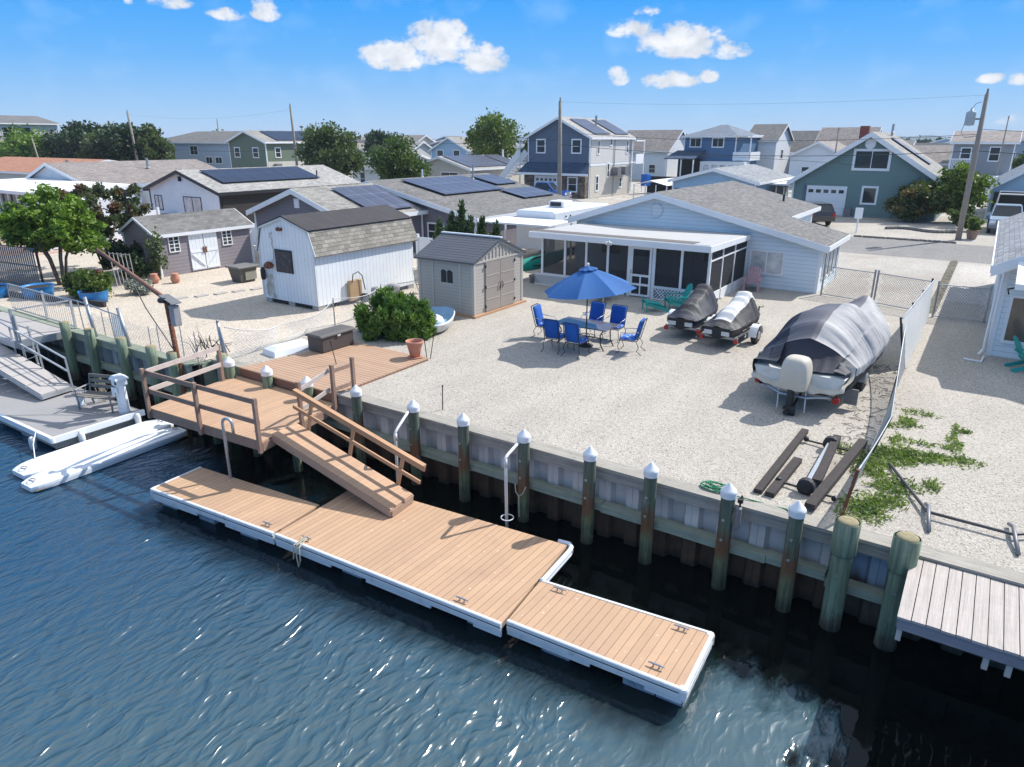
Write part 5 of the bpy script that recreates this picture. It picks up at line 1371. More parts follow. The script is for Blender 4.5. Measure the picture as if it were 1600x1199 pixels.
    for s in (-1, 1):
        w = MB().tube([(s * .86, -.8, .33), (s * .88, -.8, .33), (s * 1.04, -.8, .33), (s * 1.06, -.8, .33)], [.27, .33, .33, .27], 22).build('wheel', M['rubber'], r)
        MB().tube([(s * 1.05, -.8, .33), (s * 1.08, -.8, .33)], [.17, .14], 14).build('rim', M['steel'], w)
        b = MB(); b.loft([[(s * .83, -.8 + .42 * cos(a), .33 + .42 * sin(a)), (s * 1.1, -.8 + .42 * cos(a), .33 + .42 * sin(a)), (s * 1.1, -.8 + .44 * cos(a), .33 + .44 * sin(a)), (s * .83, -.8 + .44 * cos(a), .33 + .44 * sin(a))] for a in [pi * k / 10 for k in range(11)]], True, True); b.build('fender', M['steel'], r)
    b = MB(); b.box(.95, 1.25, -2.55, -2.5, .12, .52); b.build('plate_bracket', M['ac'], r)
    MB().cyl((.9, -3.15, .36), (.9, -3.22, .36), .09, n=16).build('tail_light', M['redl'], r)
    MB().cyl((-1.0, -3.15, .5), (-1.0, -3.22, .5), .07, n=16).build('tail_light', M['redl'], r)
    for o in (t, r): o.location = (-3.0, 20.6, 0); o.rotation_euler = (0, 0, -.07)


boat()
t = thing('outboard_wheel', 'black jack wheel standing on the gravel behind the covered boat', 'jack wheel', (-3.2, 16.95, 0))
b = MB(); b.cyl((-3.3, 16.75, .12), (-3.1, 16.8, .12), .12, n=16); b.build('tyre', M['rubber'], t)
b = MB(); b.bar((-3.2, 16.8, .12), (-3.12, 17.5, .42), .05, .05); b.build('stem', M['black'], t)

# ------------------------------------------------------------------ timbers, axle, hose
def timber(label, a, b_, w, h, z=0.0, z2=None, m='darkwood'):
    t = MB(); z2 = z if z2 is None else z2
    A, B = Vector((*a, z + h / 2)), Vector((*b_, z2 + h / 2)); t.bar(A, B, w, h)
    return tag(t.build('timber', M[m], None, ((A + B) / 2)[:]), label, 'timber', 'dark timbers lying on the gravel')


timber('long dark timber lying leftmost on the gravel, pointing at the boat', (-2.65, 15.85), (-2.72, 12.3), .15, .09)
timber('short dark timber lying close beside the long leftmost one', (-2.42, 14.15), (-2.5, 12.28), .17, .1)
timber('dark timber resting across the far wheel of the old axle', (-1.92, 15.45), (-1.85, 13.1), .16, .1, .16, .1)
timber('long dark timber crossing diagonally nearest the fence', (-1.45, 15.85), (-1.76, 12.1), .18, .11, .02, .06)
t = thing('axle', 'old trailer axle with two black hubs lying between the timbers', 'trailer axle', (-1.95, 13.7, 0))
MB().bar((-2.0, 15.1, .17), (-1.98, 12.85, .17), .075, .075).build('beam', M['alu'], t)
for v in (15.15, 12.8):
    b = MB(); b.tube([(-1.98, v - .09, .15), (-1.98, v - .06, .15), (-1.98, v + .07, .15), (-1.98, v + .1, .15)], [.1, .16, .16, .1], 14); b.build('hub', M['rubber'], t)
    b = MB(); b.bar((-2.5, v + .12, .06), (-1.45, v - .06, .1), .04, .03); b.lathe([(.03, 0), (.06, .03), (.05, .1), (.02, .12)], (-2.5, v + .12, .03), 8); b.lathe([(.03, 0), (.05, .03), (.02, .1)], (-1.47, v - .06, .03), 8); b.build('spring_arm', M['black'], t)
b = MB(); pts = []
for k in range(190):
    a = k * .22; rr = .30 - .0011 * k + .03 * sin(k * .37); pts.append((-3.42 + rr * cos(a) * 1.08, 11.98 + rr * .62 * sin(a), .07 + .00035 * k + .006 * sin(k * 1.7)))
pts += [(-3.1, 11.84, .07), (-2.8, 11.86, .065), (-2.4, 11.95, .02), (-2.1, 11.9, .05), (-1.9, 11.7, .07), (-1.83, 11.55, .06)]
b.tube(pts, .012, 6)
tag(b.build('garden_hose', M['hose'], None, (-3.4, 12, .05), smooth=True), 'coiled green garden hose lying on the bulkhead cap', 'hose')


# ------------------------------------------------------------------ right side fence, gates
def right_fence():
    t = thing('side_fence', 'leaning wire side fence running from the rusty post towards the boat', 'fence', (-1.2, 16, 0))
    bot = [(-1.25, 12.05), (-1.25, 15.4), (-1.28, 18.6), (-1.3, 22.2)]; top = [(-1.1, 12.05, 1.03), (-.99, 15.55, .85), (-1.22, 18.7, .82), (-1.5, 22.3, 1.3)]
    def S(s, h):
        k = min(2, int(s * 3)); f = s * 3 - k
        a = Vector((*bot[k], .03)).lerp(Vector((*bot[k + 1], .03)), f); c = Vector(top[k]).lerp(Vector(top[k + 1]), f)
        c.z -= .05 * sin(pi * f); return a.lerp(c, h)
    b = MB(); n = 150
    for k in range(-11, n):
        for sg in (1, -1):
            pts = []
            for i in range(6):
                h = i / 5; s = (k + (h if sg > 0 else 1 - h) * 11) / n
                if 0 <= s <= 1: pts.append(S(s, h))
            if len(pts) > 1: b.tube(pts, .0042, 3, caps=False)
    b.build('wire_mesh', mat('pale_coated_wire', (.42, .41, .38), .6, .05), t)
    b = MB(); b.tube([S(i / 30, 1) for i in range(31)], .016, 8); b.build('top_rail', M['steel'], t, smooth=True)
    MB().cyl((-1.25, 12.05, -.1), (-1.1, 12.05, 1.05), .03).build('rusty_post', M['rust'], t)
    for k in (1, 2): MB().cyl((*bot[k], -.1), top[k], .03).build('fence_post', M['black'], t)
    t = thing('screen_fence', 'white mesh screened side fence between boat and neighbour, tall section', 'fence', (-1.4, 26, 0))
    b = MB(); b.grid(lambda i, j: (-1.3 - .30 * j * (1 - i * .75) - .012 * sin(i * 60) * j * (1 - j) - .012 * sin(i * 9 + j * 3), 22.3 + 7.2 * i, .05 + (1.42 + .05 * cos(i * 9)) * j), 70, 10); b.build('mesh_screen', M['tarp'], t, smooth=True)
    for i in (0, .33, .66, 1):
        MB().cyl((-1.35, 22.3 + 7.2 * i, 0), (-1.66 + .25 * i, 22.3 + 7.2 * i, 1.5), .03).build('fence_post', M['black'], t)
    MB().cyl((-1.61, 22.3, 1.48), (-1.34, 29.5, 1.48), .022).build('top_rail', M['steel'], t)


right_fence()


def gate(label, a, c, h=1.25, mname='steel'):
    A = Vector((*a, 0)); B = Vector((*c, 0))
    t = thing('chain_link_gate', label, 'gate', ((A + B) / 2)[:], 'chain link gates at the end of the concrete drive')
    link_panel(t, a, c, h - .1, M['ac'], .1, .07, r=.006)
    b = MB(); b.tube([A + Vector((0, 0, .07)), A + Vector((0, 0, h)), B + Vector((0, 0, h)), B + Vector((0, 0, .07))], .024, 8, closed=True); b.build('gate_frame', M[mname], t)
    for p in (A, B): MB().cyl(p + Vector((0, .05, 0)), p + Vector((0, .05, h + .12)), .038).build('gate_post', M[mname], t)


gate('left leaf of the chain link drive gate beside the blue house corner', (-5.5, 31.75), (-3.5, 31.2))
gate('middle leaf of the chain link drive gate right of the centre posts', (-3.38, 31.17), (-1.45, 30.4))
gate('right chain link gate between white screen fence and right neighbour', (-1.2, 29.9), (.42, 29.95))

# pipe frame lying on the right neighbour's gravel
t = thing('swing_frame', 'bent dark pipe frame with two curved feet lying on the right hand gravel', 'metal frame', (.4, 13.2, .1))
b = MB(); b.tube([(-.82, 15.0, .05), (.0, 13.1, .1), (1.25, 13.05, .1), (2.3, 13.9, .1)], .03, 8); b.build('bar', mat('dull_dark_pipe', (.06, .06, .065), .5, .2, 5), t)
for u in (.0, 1.25):
    b = MB(); b.tube([(u - .05, 13.5, .06), (u, 13.3, .12), (u + .02, 13.0, .12), (u + .08, 12.5, .04)], .035, 8); b.build('foot', M['ac'], t, smooth=True)


# ------------------------------------------------------------------ deck corner: box, pot, bush, dinghy
t = thing('deck_box', 'dark brown resin storage box on the corner of the brown deck', 'storage box', (-16.6, 14.3, .07))
b = MB(); b.cbox(-16.98, -16.3, 13.78, 15.1, .075, .55, .03); b.build('body', M['resin_br'], t)
b = MB(); b.ext([(-17.02, .55), (-16.26, .55), (-16.26, .59), (-16.36, .635), (-16.92, .635), (-17.02, .59)], 13.74, 15.14); b.build('lid', M['resin_lid'], t)
MB().box(-16.262, -16.25, 14.38, 14.5, .5, .55).build('latch', M['white_dirty'], t)
t = thing('flower_pot', 'large terracotta pot with dark soil on the deck corner', 'flower pot', (-13.72, 15.1, .07))
b = MB(); b.lathe([(.14, 0), (.2, .25), (.235, .4), (.27, .43), (.275, .5), (.245, .505), (.235, .42), (.21, .38)], (-13.72, 15.1, .09), 28, True, False); b.build('pot', M['terra'], t, smooth=True)
b = MB(); b.lathe([(.22, 0), (.23, .02), (.2, .025)], (-13.72, 15.1, .075), 24); b.build('saucer', M['terra'], t, smooth=True)
b = MB(); b.lathe([(.22, .4), (.01, .405)], (-13.72, 15.1, .07), 20, True, True); b.build('soil', M['soil'], t)
for k, (a, c, lb) in enumerate((((-13.47, 15.35, 0), (-13.55, 15.35, .62), 'thin dark rod leaning just right of the terracotta pot'), ((-13.38, 15.4, 0), (-13.28, 15.5, .8), 'taller thin rod standing right of the terracotta pot'), ((-15.17, 13.28, .07), (-15.25, 13.2, .75), 'thin rod standing on the brown deck near the gate posts'), ((-10.38, 12.33, 0), (-10.36, 12.33, .62), 'thin dark stake standing alone on the gravel near the bulkhead'))):
    b = MB(); b.cyl(a, c, .013, n=6); b.lathe([(.02, -.01), (.02, .03)], c, 8); tag(b.build('stake', M['black'], None, a), lb, 'stake', 'thin metal stakes')
t = thing('cooler_lid', 'white plastic ribbed lid lying by the wire fence next to the deck', 'plastic lid', (-17.6, 13.3, 0))
b = MB(); b.loft([[(-18.1, 12.9, 0), (-17.35, 12.8, 0), (-17.2, 14.3, 0), (-17.9, 14.4, 0)], [(-18.05, 12.95, .16), (-17.4, 12.85, .16), (-17.25, 14.25, .16), (-17.85, 14.35, .16)], [(-17.9, 13.1, .24), (-17.5, 13.05, .24), (-17.38, 14.1, .24), (-17.75, 14.2, .24)]], True, True); b.build('shell', M['white_vinyl'], t)
cl = []; rnd = random.Random(4)
for k in range(110):
    a = rnd.random() * 2 * pi; q = rnd.random() ** .55; hgt = .15 + 1.4 * rnd.random() * (1 - .5 * q); cl.append(((-16.25 + 1.35 * q * cos(a), 17.0 + 1.2 * q * sin(a), hgt), (.2, .2, .27)))
t = thing('juniper_bush', 'dense bright green juniper bush between deck box and beige shed', 'bush', (-16.25, 17.0, 0))
leaves('foliage', t, LM['bush'], cl, 36000, .055, spike=.45, elong=3.0)
b = MB()
for k in range(9):
    a = k * .7; b.tube([(-16.25, 17, 0), (-16.25 + .4 * cos(a), 17 + .4 * sin(a), .5), (-16.25 + .9 * cos(a), 17 + .8 * sin(a), .95)], [.05, .03, .01], 6)
b.build('stem', BARK, t)
t = thing('dinghy', 'small white and pale blue dinghy beached between bush and beige shed', 'dinghy', (0, 0, 0))
def D(sc, zz):
    return [[(1.0 * sc * .62 * (1 - abs(s) ** 3.2) ** .5 * sx if False else 0, 0, 0)] for s in (0,)]
ring = lambda sc, z, n=28: [(.62 * sc * (abs(cos(a)) ** .8) * (1 if cos(a) > 0 else -1), 1.45 * sc * (abs(sin(a)) ** .9) * (1 if sin(a) > 0 else -1), z) for a in [2 * pi * k / n for k in range(n)]]
b = MB(); b.loft([ring(.72, .02), ring(.9, .12), ring(1, .33), ring(1.02, .38), ring(.97, .4)], True, False); b.build('hull', M['white_dirty'], t, smooth=True)
b = MB(); b.loft([ring(.97, .4), ring(.9, .38), ring(.82, .16), ring(.7, .12)], False, True); b.build('cockpit', M['bluewat'], t, smooth=True)
b = MB(); b.lathe([(.34, 0), (.36, .1), (.3, .25), (.15, .34), (.02, .36)], (0, -.55, .2), 18); b.build('seat_pod', M['white_vinyl'], t, smooth=True)
t.location = (-15.75, 18.55, 0); t.rotation_euler = (0, 0, .55)

# clutter against the barn shed's long wall
t = thing('hand_cart', 'tan topped hand cart leaning on the long wall of the white barn shed', 'cart', (-20.85, 19.6, 0))
b = MB(); b.cbox(-20.97, -20.82, 19.25, 19.95, .12, .95, .03); b.build('tray', M['bag'], t)
b = MB(); b.tube([(-20.8, 19.4, .9), (-20.78, 19.45, 1.2), (-20.75, 19.7, 1.28), (-20.75, 19.9, 1.1), (-20.72, 20.0, .5)], .02, 6); b.build('handle', M['black'], t)
b = MB(); b.cyl((-20.8, 19.95, .18), (-20.62, 19.95, .18), .18, n=16); b.build('wheel', M['rubber'], t)
for k, (v, lb) in enumerate(((20.6, 'grey lidded bin nearest the tan hand cart by the barn shed'), (21.5, 'grey lidded bin further along the barn shed wall'))):
    b = MB(); b.lathe([(.22, 0), (.28, .35), (.3, .4), (.25, .5), (.05, .56)], (-20.6, v, 0), 18); tag(b.build('bin', M['cover_s'], None, (-20.6, v, 0), smooth=True), lb, 'bin', 'grey bins by the barn shed')
t = thing('folding_chair', 'old folding chair frame with an orange seat between the sheds', 'chair', (-19.9, 22.7, 0))
b = MB(); b.tube([(-20.1, 22.4, .4), (-20.25, 22.4, 1.05), (-20.0, 22.9, 1.15), (-19.75, 22.9, .4)], .018, 6); b.tube([(-20.1, 22.4, .4), (-19.8, 22.3, 0)], .018, 6); b.tube([(-19.75, 22.9, .4), (-19.6, 22.8, 0)], .018, 6); b.build('frame', M['ac'], t)
b = MB(); b.box(-20.1, -19.75, 22.4, 22.8, .36, .41); b.build('seat', mat('orange_seat', (.5, .25, .04), .7), t)


# ------------------------------------------------------------------ white wire fence between the yards
def yard_fence():
    t = thing('wire_fence', 'sagging white chain link fence between deck corner and barn shed', 'fence', (-18.9, 15, 0))
    pts = [(-18.35, 11.9), (-18.5, 14.0), (-18.85, 16.6), (-19.05, 19.2), (-19.2, 22.6)]; hh = [1.0, .62, .95, 1.0, 1.1]
    m = mat('white_coated_wire', (.72, .73, .74), .5, .05)
    seg = list(zip(pts[:-1], pts[1:], hh[:-1], hh[1:]))
    for k, (a, c, h0, h1) in enumerate(seg):
        link_panel(t, a, c, 1.0, m, .12, .02, r=.0045, sag=lambda s, h0=h0, h1=h1: (-.35 * sin(pi * s) * (1 if h0 < 1.01 else .3), (h0 + (h1 - h0) * s) * (1 - .12 * sin(pi * s))))
    b = MB(); rail = []
    for a, c, h0, h1 in seg:
        for i in range(8):
            s = i / 8; A = Vector((*a, 0)).lerp(Vector((*c, 0)), s); d = Vector((c[0] - a[0], c[1] - a[1], 0)).normalized(); o = Vector((-d.y, d.x, 0))
            rail.append(A + o * (-.35 * sin(pi * s)) + Vector((0, 0, .02 + (h0 + (h1 - h0) * s) * (1 - .12 * sin(pi * s)))))
    b.tube(rail, .013, 8); b.build('top_rail', M['white_dirty'], t, smooth=True)
    for (x, y), h in list(zip(pts, hh))[2:]: MB().cyl((x, y, 0), (x, y, h + .05), .025).build('fence_post', M['steel'], t)
    b = MB(); b.cyl((-18.3, 11.75, -.1), (-18.42, 11.75, 1.2), .045); b.lathe([(.05, 0), (.03, .06), (.01, .08)], (-18.42, 11.75, 1.2), 10); b.build('end_post', M['steel'], t, smooth=True)
    b = MB(); b.cyl((-18.1, 11.75, -.05), (-18.4, 11.75, 1.1), .03); b.build('brace', M['steel'], t)
    # low wire fence along the neighbour's bulkhead
    t = thing('wire_fence', 'thin low wire fence with slim stakes along the left bulkhead', 'fence', (-20.5, 11.2, 0))
    link_panel(t, (-25.4, 11.25), (-18.5, 11.3), .75, M['steel'], .13, .02, r=.0035, sag=lambda s: (0, .75 - .1 * sin(9 * s) ** 2))
    for x, h in ((-24.2, .85), (-23.1, .8), (-21.4, .75), (-20.9, .85), (-19.6, 1.0), (-18.9, .95)): MB().cyl((x, 11.25, 0), (x, 11.25, h), .016, n=6).build('fence_stake', M['steel'], t)


yard_fence()
cl = []; b = MB(); rnd = random.Random(8)
for k in range(26):
    x, y = -19.1 + rnd.gauss(0, .35), 11.7 + rnd.gauss(0, .18); a = rnd.random() * 6
    b.tube([(x, y, .05 + .4 * rnd.random()), (x + .25 * cos(a), y + .12 * sin(a), .35 + .3 * rnd.random()), (x + .5 * cos(a), y + .2 * sin(a), .3 + .5 * rnd.random())], [.016, .01, .004], 5)
tag(b.build('dead_vine', M['darkwood'], None, (-19.1, 11.7, 0)), 'tangle of dead vine caught in the low wire fence by the davit', 'dead vine')

# rusty davit crane with its grey hand winch box
t = thing('davit_crane', 'rusty pipe davit with a long boom leaning over the left bulkhead', 'davit', (-18.95, 10.75, 0))
b = MB(); b.cyl((-18.93, 10.72, -2.0), (-19.2, 10.75, 1.95), .085, .07, 14); b.build('mast', M['rust'], t, smooth=True)
b = MB(); b.tube([(-19.05, 10.75, 1.75), (-19.4, 10.74, 2.05), (-22.5, 10.7, 3.12)], [.075, .07, .05], 12); b.build('boom', mat('rusty_brown_pipe', (.22, .11, .075), .8, .2, 6, .4, 20, col2=(.14, .05, .03), c2s=5), t, smooth=True)
b = MB(); b.tube([(-20.9, 10.7, 2.5), (-20.2, 10.66, 1.6), (-19.12, 10.66, .55)], .018, 6); b.build('chain', M['black'], t)
b = MB(); b.cbox(-18.96, -18.74, 10.64, 10.86, 1.25, 1.85, .02); b.build('winch_box', mat('weathered_grey_box', (.3, .3, .32), .7, .2, 4), t)
b = MB(); b.add([(-19.3, 10.6, 2.08), (-18.68, 10.6, 1.9), (-18.68, 10.9, 1.9), (-19.3, 10.9, 2.08), (-19.3, 10.6, 2.1), (-18.68, 10.6, 1.92), (-18.68, 10.9, 1.92), (-19.3, 10.9, 2.1)], [(0, 1, 2, 3), (4, 5, 6, 7), (0, 1, 5, 4), (1, 2, 6, 5), (2, 3, 7, 6), (3, 0, 4, 7)]); b.build('winch_cover', M['ac'], t)
b = MB(); b.cyl((-19.3, 10.62, 1.95), (-19.05, 10.62, 1.98), .08); b.build('winch_drum', M['black'], t)


# dead twigs and leaf litter along the fence
b = MB(); rnd = random.Random(14)
for k in range(150):
    x, y = -1.75 + rnd.gauss(0, .22), rnd.uniform(14.5, 22.5); a = rnd.random() * 6.28; l = rnd.uniform(.05, .34)
    b.tube([(x, y, .012), (x + l * .5 * cos(a), y + l * .5 * sin(a), .03), (x + l * cos(a + .4), y + l * sin(a + .4), .012)], .0055, 4, caps=False)
for k in range(260):
    x, y = rnd.uniform(-17.5, -2), rnd.uniform(12.2, 25); a = rnd.random() * 6.28
    if noise3(x * .5, y * .5, 2) > .0: b.add([(x, y, .01), (x + .05 * cos(a), y + .05 * sin(a), .018), (x + .03 * cos(a + 1), y + .03 * sin(a + 1), .012)], [(0, 1, 2)])
o = b.build('leaf_litter', M['darkwood'], None, (-1.7, 18, 0)); o['kind'] = 'stuff'; tag(o, 'dead twigs and leaf litter scattered on the gravel', 'leaf litter')


# ------------------------------------------------------------------ left neighbour's float, gangway and clutter
t = thing('floating_dock', 'grey boarded floating dock with white edge at the left side', 'dock', (-24, 8.5, -1.2))
GD = [(-34, 7.15), (-19.63, 7.28), (-19.62, 9.72), (-34, 9.6)]
b = MB(); b.loft([[(x, y, -1.26) for x, y in GD], [(x, y, -1.2) for x, y in GD]], True, True); b.build('decking', M['greydock'], t)
b = MB(); b.bar((-34, 7.13, -1.25), (-19.62, 7.25, -1.25), .09, .16); b.bar((-19.6, 7.22, -1.25), (-19.58, 9.74, -1.25), .09, .16)
b.lathe([(.03, -.1), (.07, -.08), (.07, .05), (.03, .07)], (-19.6, 7.25, -1.23), 12); b.build('rub_rail', M['white_vinyl'], t)
b = MB(); b.bar((-34, 7.19, -1.4), (-19.66, 7.31, -1.4), .05, .16); b.bar((-19.66, 7.3, -1.42), (-19.64, 9.66, -1.42), .05, .2); b.build('frame', M['greywood'], t)
for a, c in ((7.75, 8.2), (8.5, 8.95), (9.15, 9.5)): MB().box(-20.6, -19.75, a, c, -1.95, -1.5).build('float', M['foam'], t)
for a in (-33, -30, -27, -24, -21.8): MB().box(a, a + .9, 7.35, 9.4, -1.95, -1.5).build('float', M['foam'], t)
for p, q, lb in (((-20.4, 7.2, -1.2), (-20.35, 7.05, -1.45), 'white fender hanging at the front edge of the grey float'), ((-19.55, 7.9, -1.2), (-19.48, 7.92, -1.42), 'white fender hanging at the side of the grey float near its corner'), ((-19.5, 9.45, -1.2), (-19.42, 9.45, -1.36), 'small white fender by the dock pedestal')):
    t = thing('fender', lb, 'fender', q, 'white boat fenders')
    b = MB(); b.lathe([(.02, -.2), (.07, -.17), (.085, -.1), (.085, .1), (.07, .17), (.03, .2)], q, 14); b.build('body', M['white_dirty'], t, smooth=True)
    b = MB(); b.tube([p, lerp(p, q, .5), (q[0], q[1], q[2] + .18)], .01, 5); b.build('line', M['rope'], t)
b = MB(); b.tube([(-20.4, 7.2, -1.18), (-19.9, 6.9, -1.3), (-19.2, 6.62, -1.42)], .013, 6)
tag(b.build('rope', M['white'], None, (-20, 7, -1.3)), 'white line from the grey float to the tip of the outer white board', 'rope')

# white drive-on floats
def pwc(label, c, L, W, rz, sd):
    t = thing('drive_on_float', label, 'float', (0, 0, 0), 'long white moulded drive-on floats')
    n = 30; rings = []
    for i in range(n + 1):
        s = i / n; q = abs(2 * s - 1); w = W / 2 * (1 - q ** 9 * .4) * (1 - .06 * s); z = .17 - .05 * q ** 8
        r_ = .03 * (1 - q ** 6); sec = [(-w * .97, .0), (-w, z * .55), (-w * .98, z * .9), (-w * .93, z), (-w * .42, z + .01), (-w * .36, z + .01 + r_), (-w * .26, z + .01 + r_), (-w * .18, z + .005), (w * .3, z + .005), (w * .38, z + .01 + r_), (w * .5, z + .01 + r_), (w * .58, z + .005), (w * .93, z), (w * .98, z * .9), (w, z * .55), (w * .97, 0)]
        rings.append([(x, L * (s - .5), zz + (.06 * (q > .97) * 0)) for x, zz in sec])
    b = MB(); b.loft(rings, True, True); b.build('shell', M['white_vinyl'], t)
    for s in (-.46, .45):
        b = MB(); b.tube([(.09 * cos(a), L * s + .06 * sin(a), .2) for a in [i * pi / 6 for i in range(12)]], .012, 5, closed=True); b.build('hatch', M['ac'], t)
    b = MB(); b.grid(lambda i, j: (-W * .47 + W * .94 * i, L * (-.485 + .97 * j), .03 - .12 * 0), 2, 2); b.build('waterline_stain', mat('brown_waterline', (.12, .1, .06), .8), t)
    t.location = c; t.rotation_euler = (0, 0, rz)


pwc('inner white moulded float, tucked against the grey dock', (-18.88, 8.05, WZ + .02), 4.0, .98, .03, 1)
pwc('outer white moulded float with brown stains, nearer open water', (-17.98, 7.9, WZ + .02), 4.1, .78, .03, 2)

# aluminium gangway, landing and gate of the neighbour
t = thing('gangway', 'grey aluminium gangway with pipe handrail down to the grey float', 'gangway', (-24.5, 8.7, -.7))
A, A2, B, B2 = Vector((-29.3, 8.1, .15)), Vector((-29.3, 9.05, .15)), Vector((-22.85, 8.45, -1.02)), Vector((-23.0, 9.4, -1.02)); up = Vector((0, 0, 1))
n = 8
for k in range(n):
    a, c = k / n + .003, (k + 1) / n - .003
    b = MB(); P4 = [A.lerp(B, a), A.lerp(B, c), A2.lerp(B2, c), A2.lerp(B2, a)]; b.loft([P4, [p + up * .03 for p in P4]], True, True); b.build('deck_panel', M['greyplank'], t)
b = MB(); b.bar(A - up * .07, B - up * .07, .05, .14); b.bar(A2 - up * .07, B2 - up * .07, .05, .14); b.bar(B - up * .06, B2 - up * .06, .05, .12); b.bar(A.lerp(A2, .5) + up * .035, B.lerp(B2, .5) + up * .035, .03, .012); b.build('stringer', M['alu'], t)
for f in (.02, .25, .5, .75, 1): p = A2.lerp(B2, f); MB().bar(p, p + Vector((-.08, 0, .92)), .045, .045).build('rail_post', M['alu'], t)
for h in (.9, .48): b = MB(); b.bar(A2 + Vector((-.08, 0, h)), B2 + Vector((-.08, 0, h)), .045, .045); b.build('handrail', M['alu'], t)

t = thing('landing', 'aluminium edged landing with barred gate at the top of the grey gangway', 'deck', (-27.5, 10.2, 0))
b = MB(); b.box(-31, -25.9, 9.2, 11.2, -.05, .03); b.build('decking', M['greyplank'], t)
b = MB(); b.box(-31, -25.86, 9.14, 9.2, -.2, .04); b.box(-25.9, -25.84, 9.2, 11.2, -.2, .04); b.box(-31, -25.9, 9.6, 9.7, -.5, -.2); b.build('frame', M['alu'], t)
for x, y in ((-30.6, 9.25), (-27.6, 9.25), (-25.9, 9.25), (-25.9, 11.1), (-28.2, 11.2)): MB().bar((x, y, -.1), (x, y, 1.1), .07, .07).build('rail_post', M['alu'], t)
b = MB(); b.bar((-31, 11.2, 1.05), (-25.9, 11.1, 1.05), .05, .04); b.bar((-31, 11.2, .12), (-25.9, 11.1, .12), .05, .04); b.bar((-25.9, 9.25, 1.05), (-25.9, 11.1, 1.05), .05, .04); b.build('rail', M['alu'], t)
b = MB()
for k in range(32): x = -30.9 + k * .16; b.cyl((x, 11.15, .12), (x, 11.15, 1.05), .008, n=5)
b.build('bar_infill', M['alu'], t)
t = thing('support_truss', 'aluminium ladder truss standing in the water by the landing', 'ladder', (-25.7, 9.6, -1))
b = MB(); b.bar((-25.7, 9.35, -2.2), (-25.85, 9.3, .9), .05, .05); b.bar((-25.5, 9.6, -2.2), (-25.65, 9.55, .5), .05, .05)
for k in range(9): z = -2 + k * .28; b.cyl((-25.71 - .05 * k * .1, 9.36, z), (-25.52, 9.6, z + .1), .014, n=6)
b.build('truss', M['alu'], t)

# aluminium rail posts of the neighbour's seawall
t = thing('pipe_railing', 'grey pipe rail with leaning posts on top of the left bulkhead', 'railing', (-24, 11.1, 0))
for x0, x1, z in ((-24.2, -24.55, 1.35), (-22.1, -22.5, 1.25)): MB().cyl((x0, 10.95, -.1), (x1, 10.98, z), .06).build('rail_post', M['steel'], t, smooth=True)
for x in (-25.4, -23.4): MB().cyl((x, 11.15, 0), (x - .1, 11.15, 1.1), .018).build('stanchion', M['steel'], t)
b = MB(); b.tube([(-26.5, 11.15, 1.08), (-24.5, 11.0, 1.12), (-23.4, 11.0, 1.02), (-22.45, 11.0, .98)], .022, 8); b.build('rail', M['steel'], t)
b = MB(); rnd = random.Random(2)
for k in range(5): x = -23.1 + k * .12; b.box(x, x + .07, 11.02, 11.04, .05, .95)
tag(b.build('hanging_boards', M['white_dirty'], None, (-22.9, 11, .5)), 'pale strips hanging from the pipe rail on the left bulkhead', 'boards')

# bench, pedestal, bucket
def bench():
    t = thing('park_bench', 'weathered wooden bench on the grey float facing the water', 'bench', (0, 0, 0))
    m = mat('weathered_bench_timber', (.2, .185, .165), .85, .25, 6, .5, 30)
    for k in range(4): MB().bar((-.62, -.2 + k * .13, .42), (.62, -.2 + k * .13, .42), .09, .025).build('seat_slat', m, t)
    for k in range(3): MB().bar((-.62, .3 + .03 * k, .58 + k * .15), (.62, .3 + .03 * k, .58 + k * .15), .025, .1).build('back_slat', m, t)
    for s in (-.58, .58):
        b = MB(); b.tube([(s, -.24, 0), (s, -.22, .2), (s, -.25, .4), (s, .25, .4), (s, .34, .9)], .028, 6); b.tube([(s, .25, .4), (s, .3, 0)], .028, 6); b.tube([(s, -.24, .4), (s, -.26, .62), (s, .3, .64)], .025, 6); b.build('end_frame', M['ac'], t)
    t.location = (-20.75, 9.15, -1.2); t.rotation_euler = (0, 0, .35)


bench()
t = thing('dock_pedestal', 'white moulded dock power pedestal with squared cap on the grey float', 'power pedestal', (-20.0, 9.45, -1.2))
b = MB(); b.lathe([(.17, 0), (.17, .05), (.155, .1), (.15, .8), (.16, .82)], (-19.98, 9.4, -1.2), 8); b.build('body', M['white_vinyl'], t)
b = MB(); b.loft([[(-19.98 + sx * w, 9.4 + sy * w, -1.2 + z) for sx, sy in ((-1, -1), (1, -1), (1, 1), (-1, 1))] for w, z in ((.14, .82), (.15, .83), (.15, .98), (.19, 1.0), (.19, 1.03), (.12, 1.12), (.01, 1.15))], True, True); b.build('lamp_head', M['white_vinyl'], t)
MB().box(-19.94, -19.86, 9.235, 9.245, -.33, -.25).build('socket', M['black'], t)
b = MB(); b.grid(lambda i, j: (-20.14 + .3 * i, 9.22 - .02 * sin(i * 12), -.42 - .22 * j * (1 + .4 * sin(i * 7))), 12, 4); b.build('cloth', M['white'], t, smooth=True)
t = thing('bucket', 'white wire bucket with tackle beside the bench on the grey float', 'bucket', (-21.6, 9.0, -1.2))
b = MB(); b.lathe([(.12, 0), (.15, .02), (.1, .06), (.13, .3)], (-21.55, 8.95, -1.2), 16, True, False); b.build('body', M['white_vinyl'], t, smooth=True)
b = MB(); rnd = random.Random(1)
for k in range(12): a = rnd.random() * 6; b.cyl((-21.55, 8.95, -1.1), (-21.55 + .2 * cos(a), 8.95 + .2 * sin(a), -.78 + .12 * rnd.random()), .008, n=5)
b.build('tackle', M['steel'], t)
b = MB(); rnd = random.Random(12)
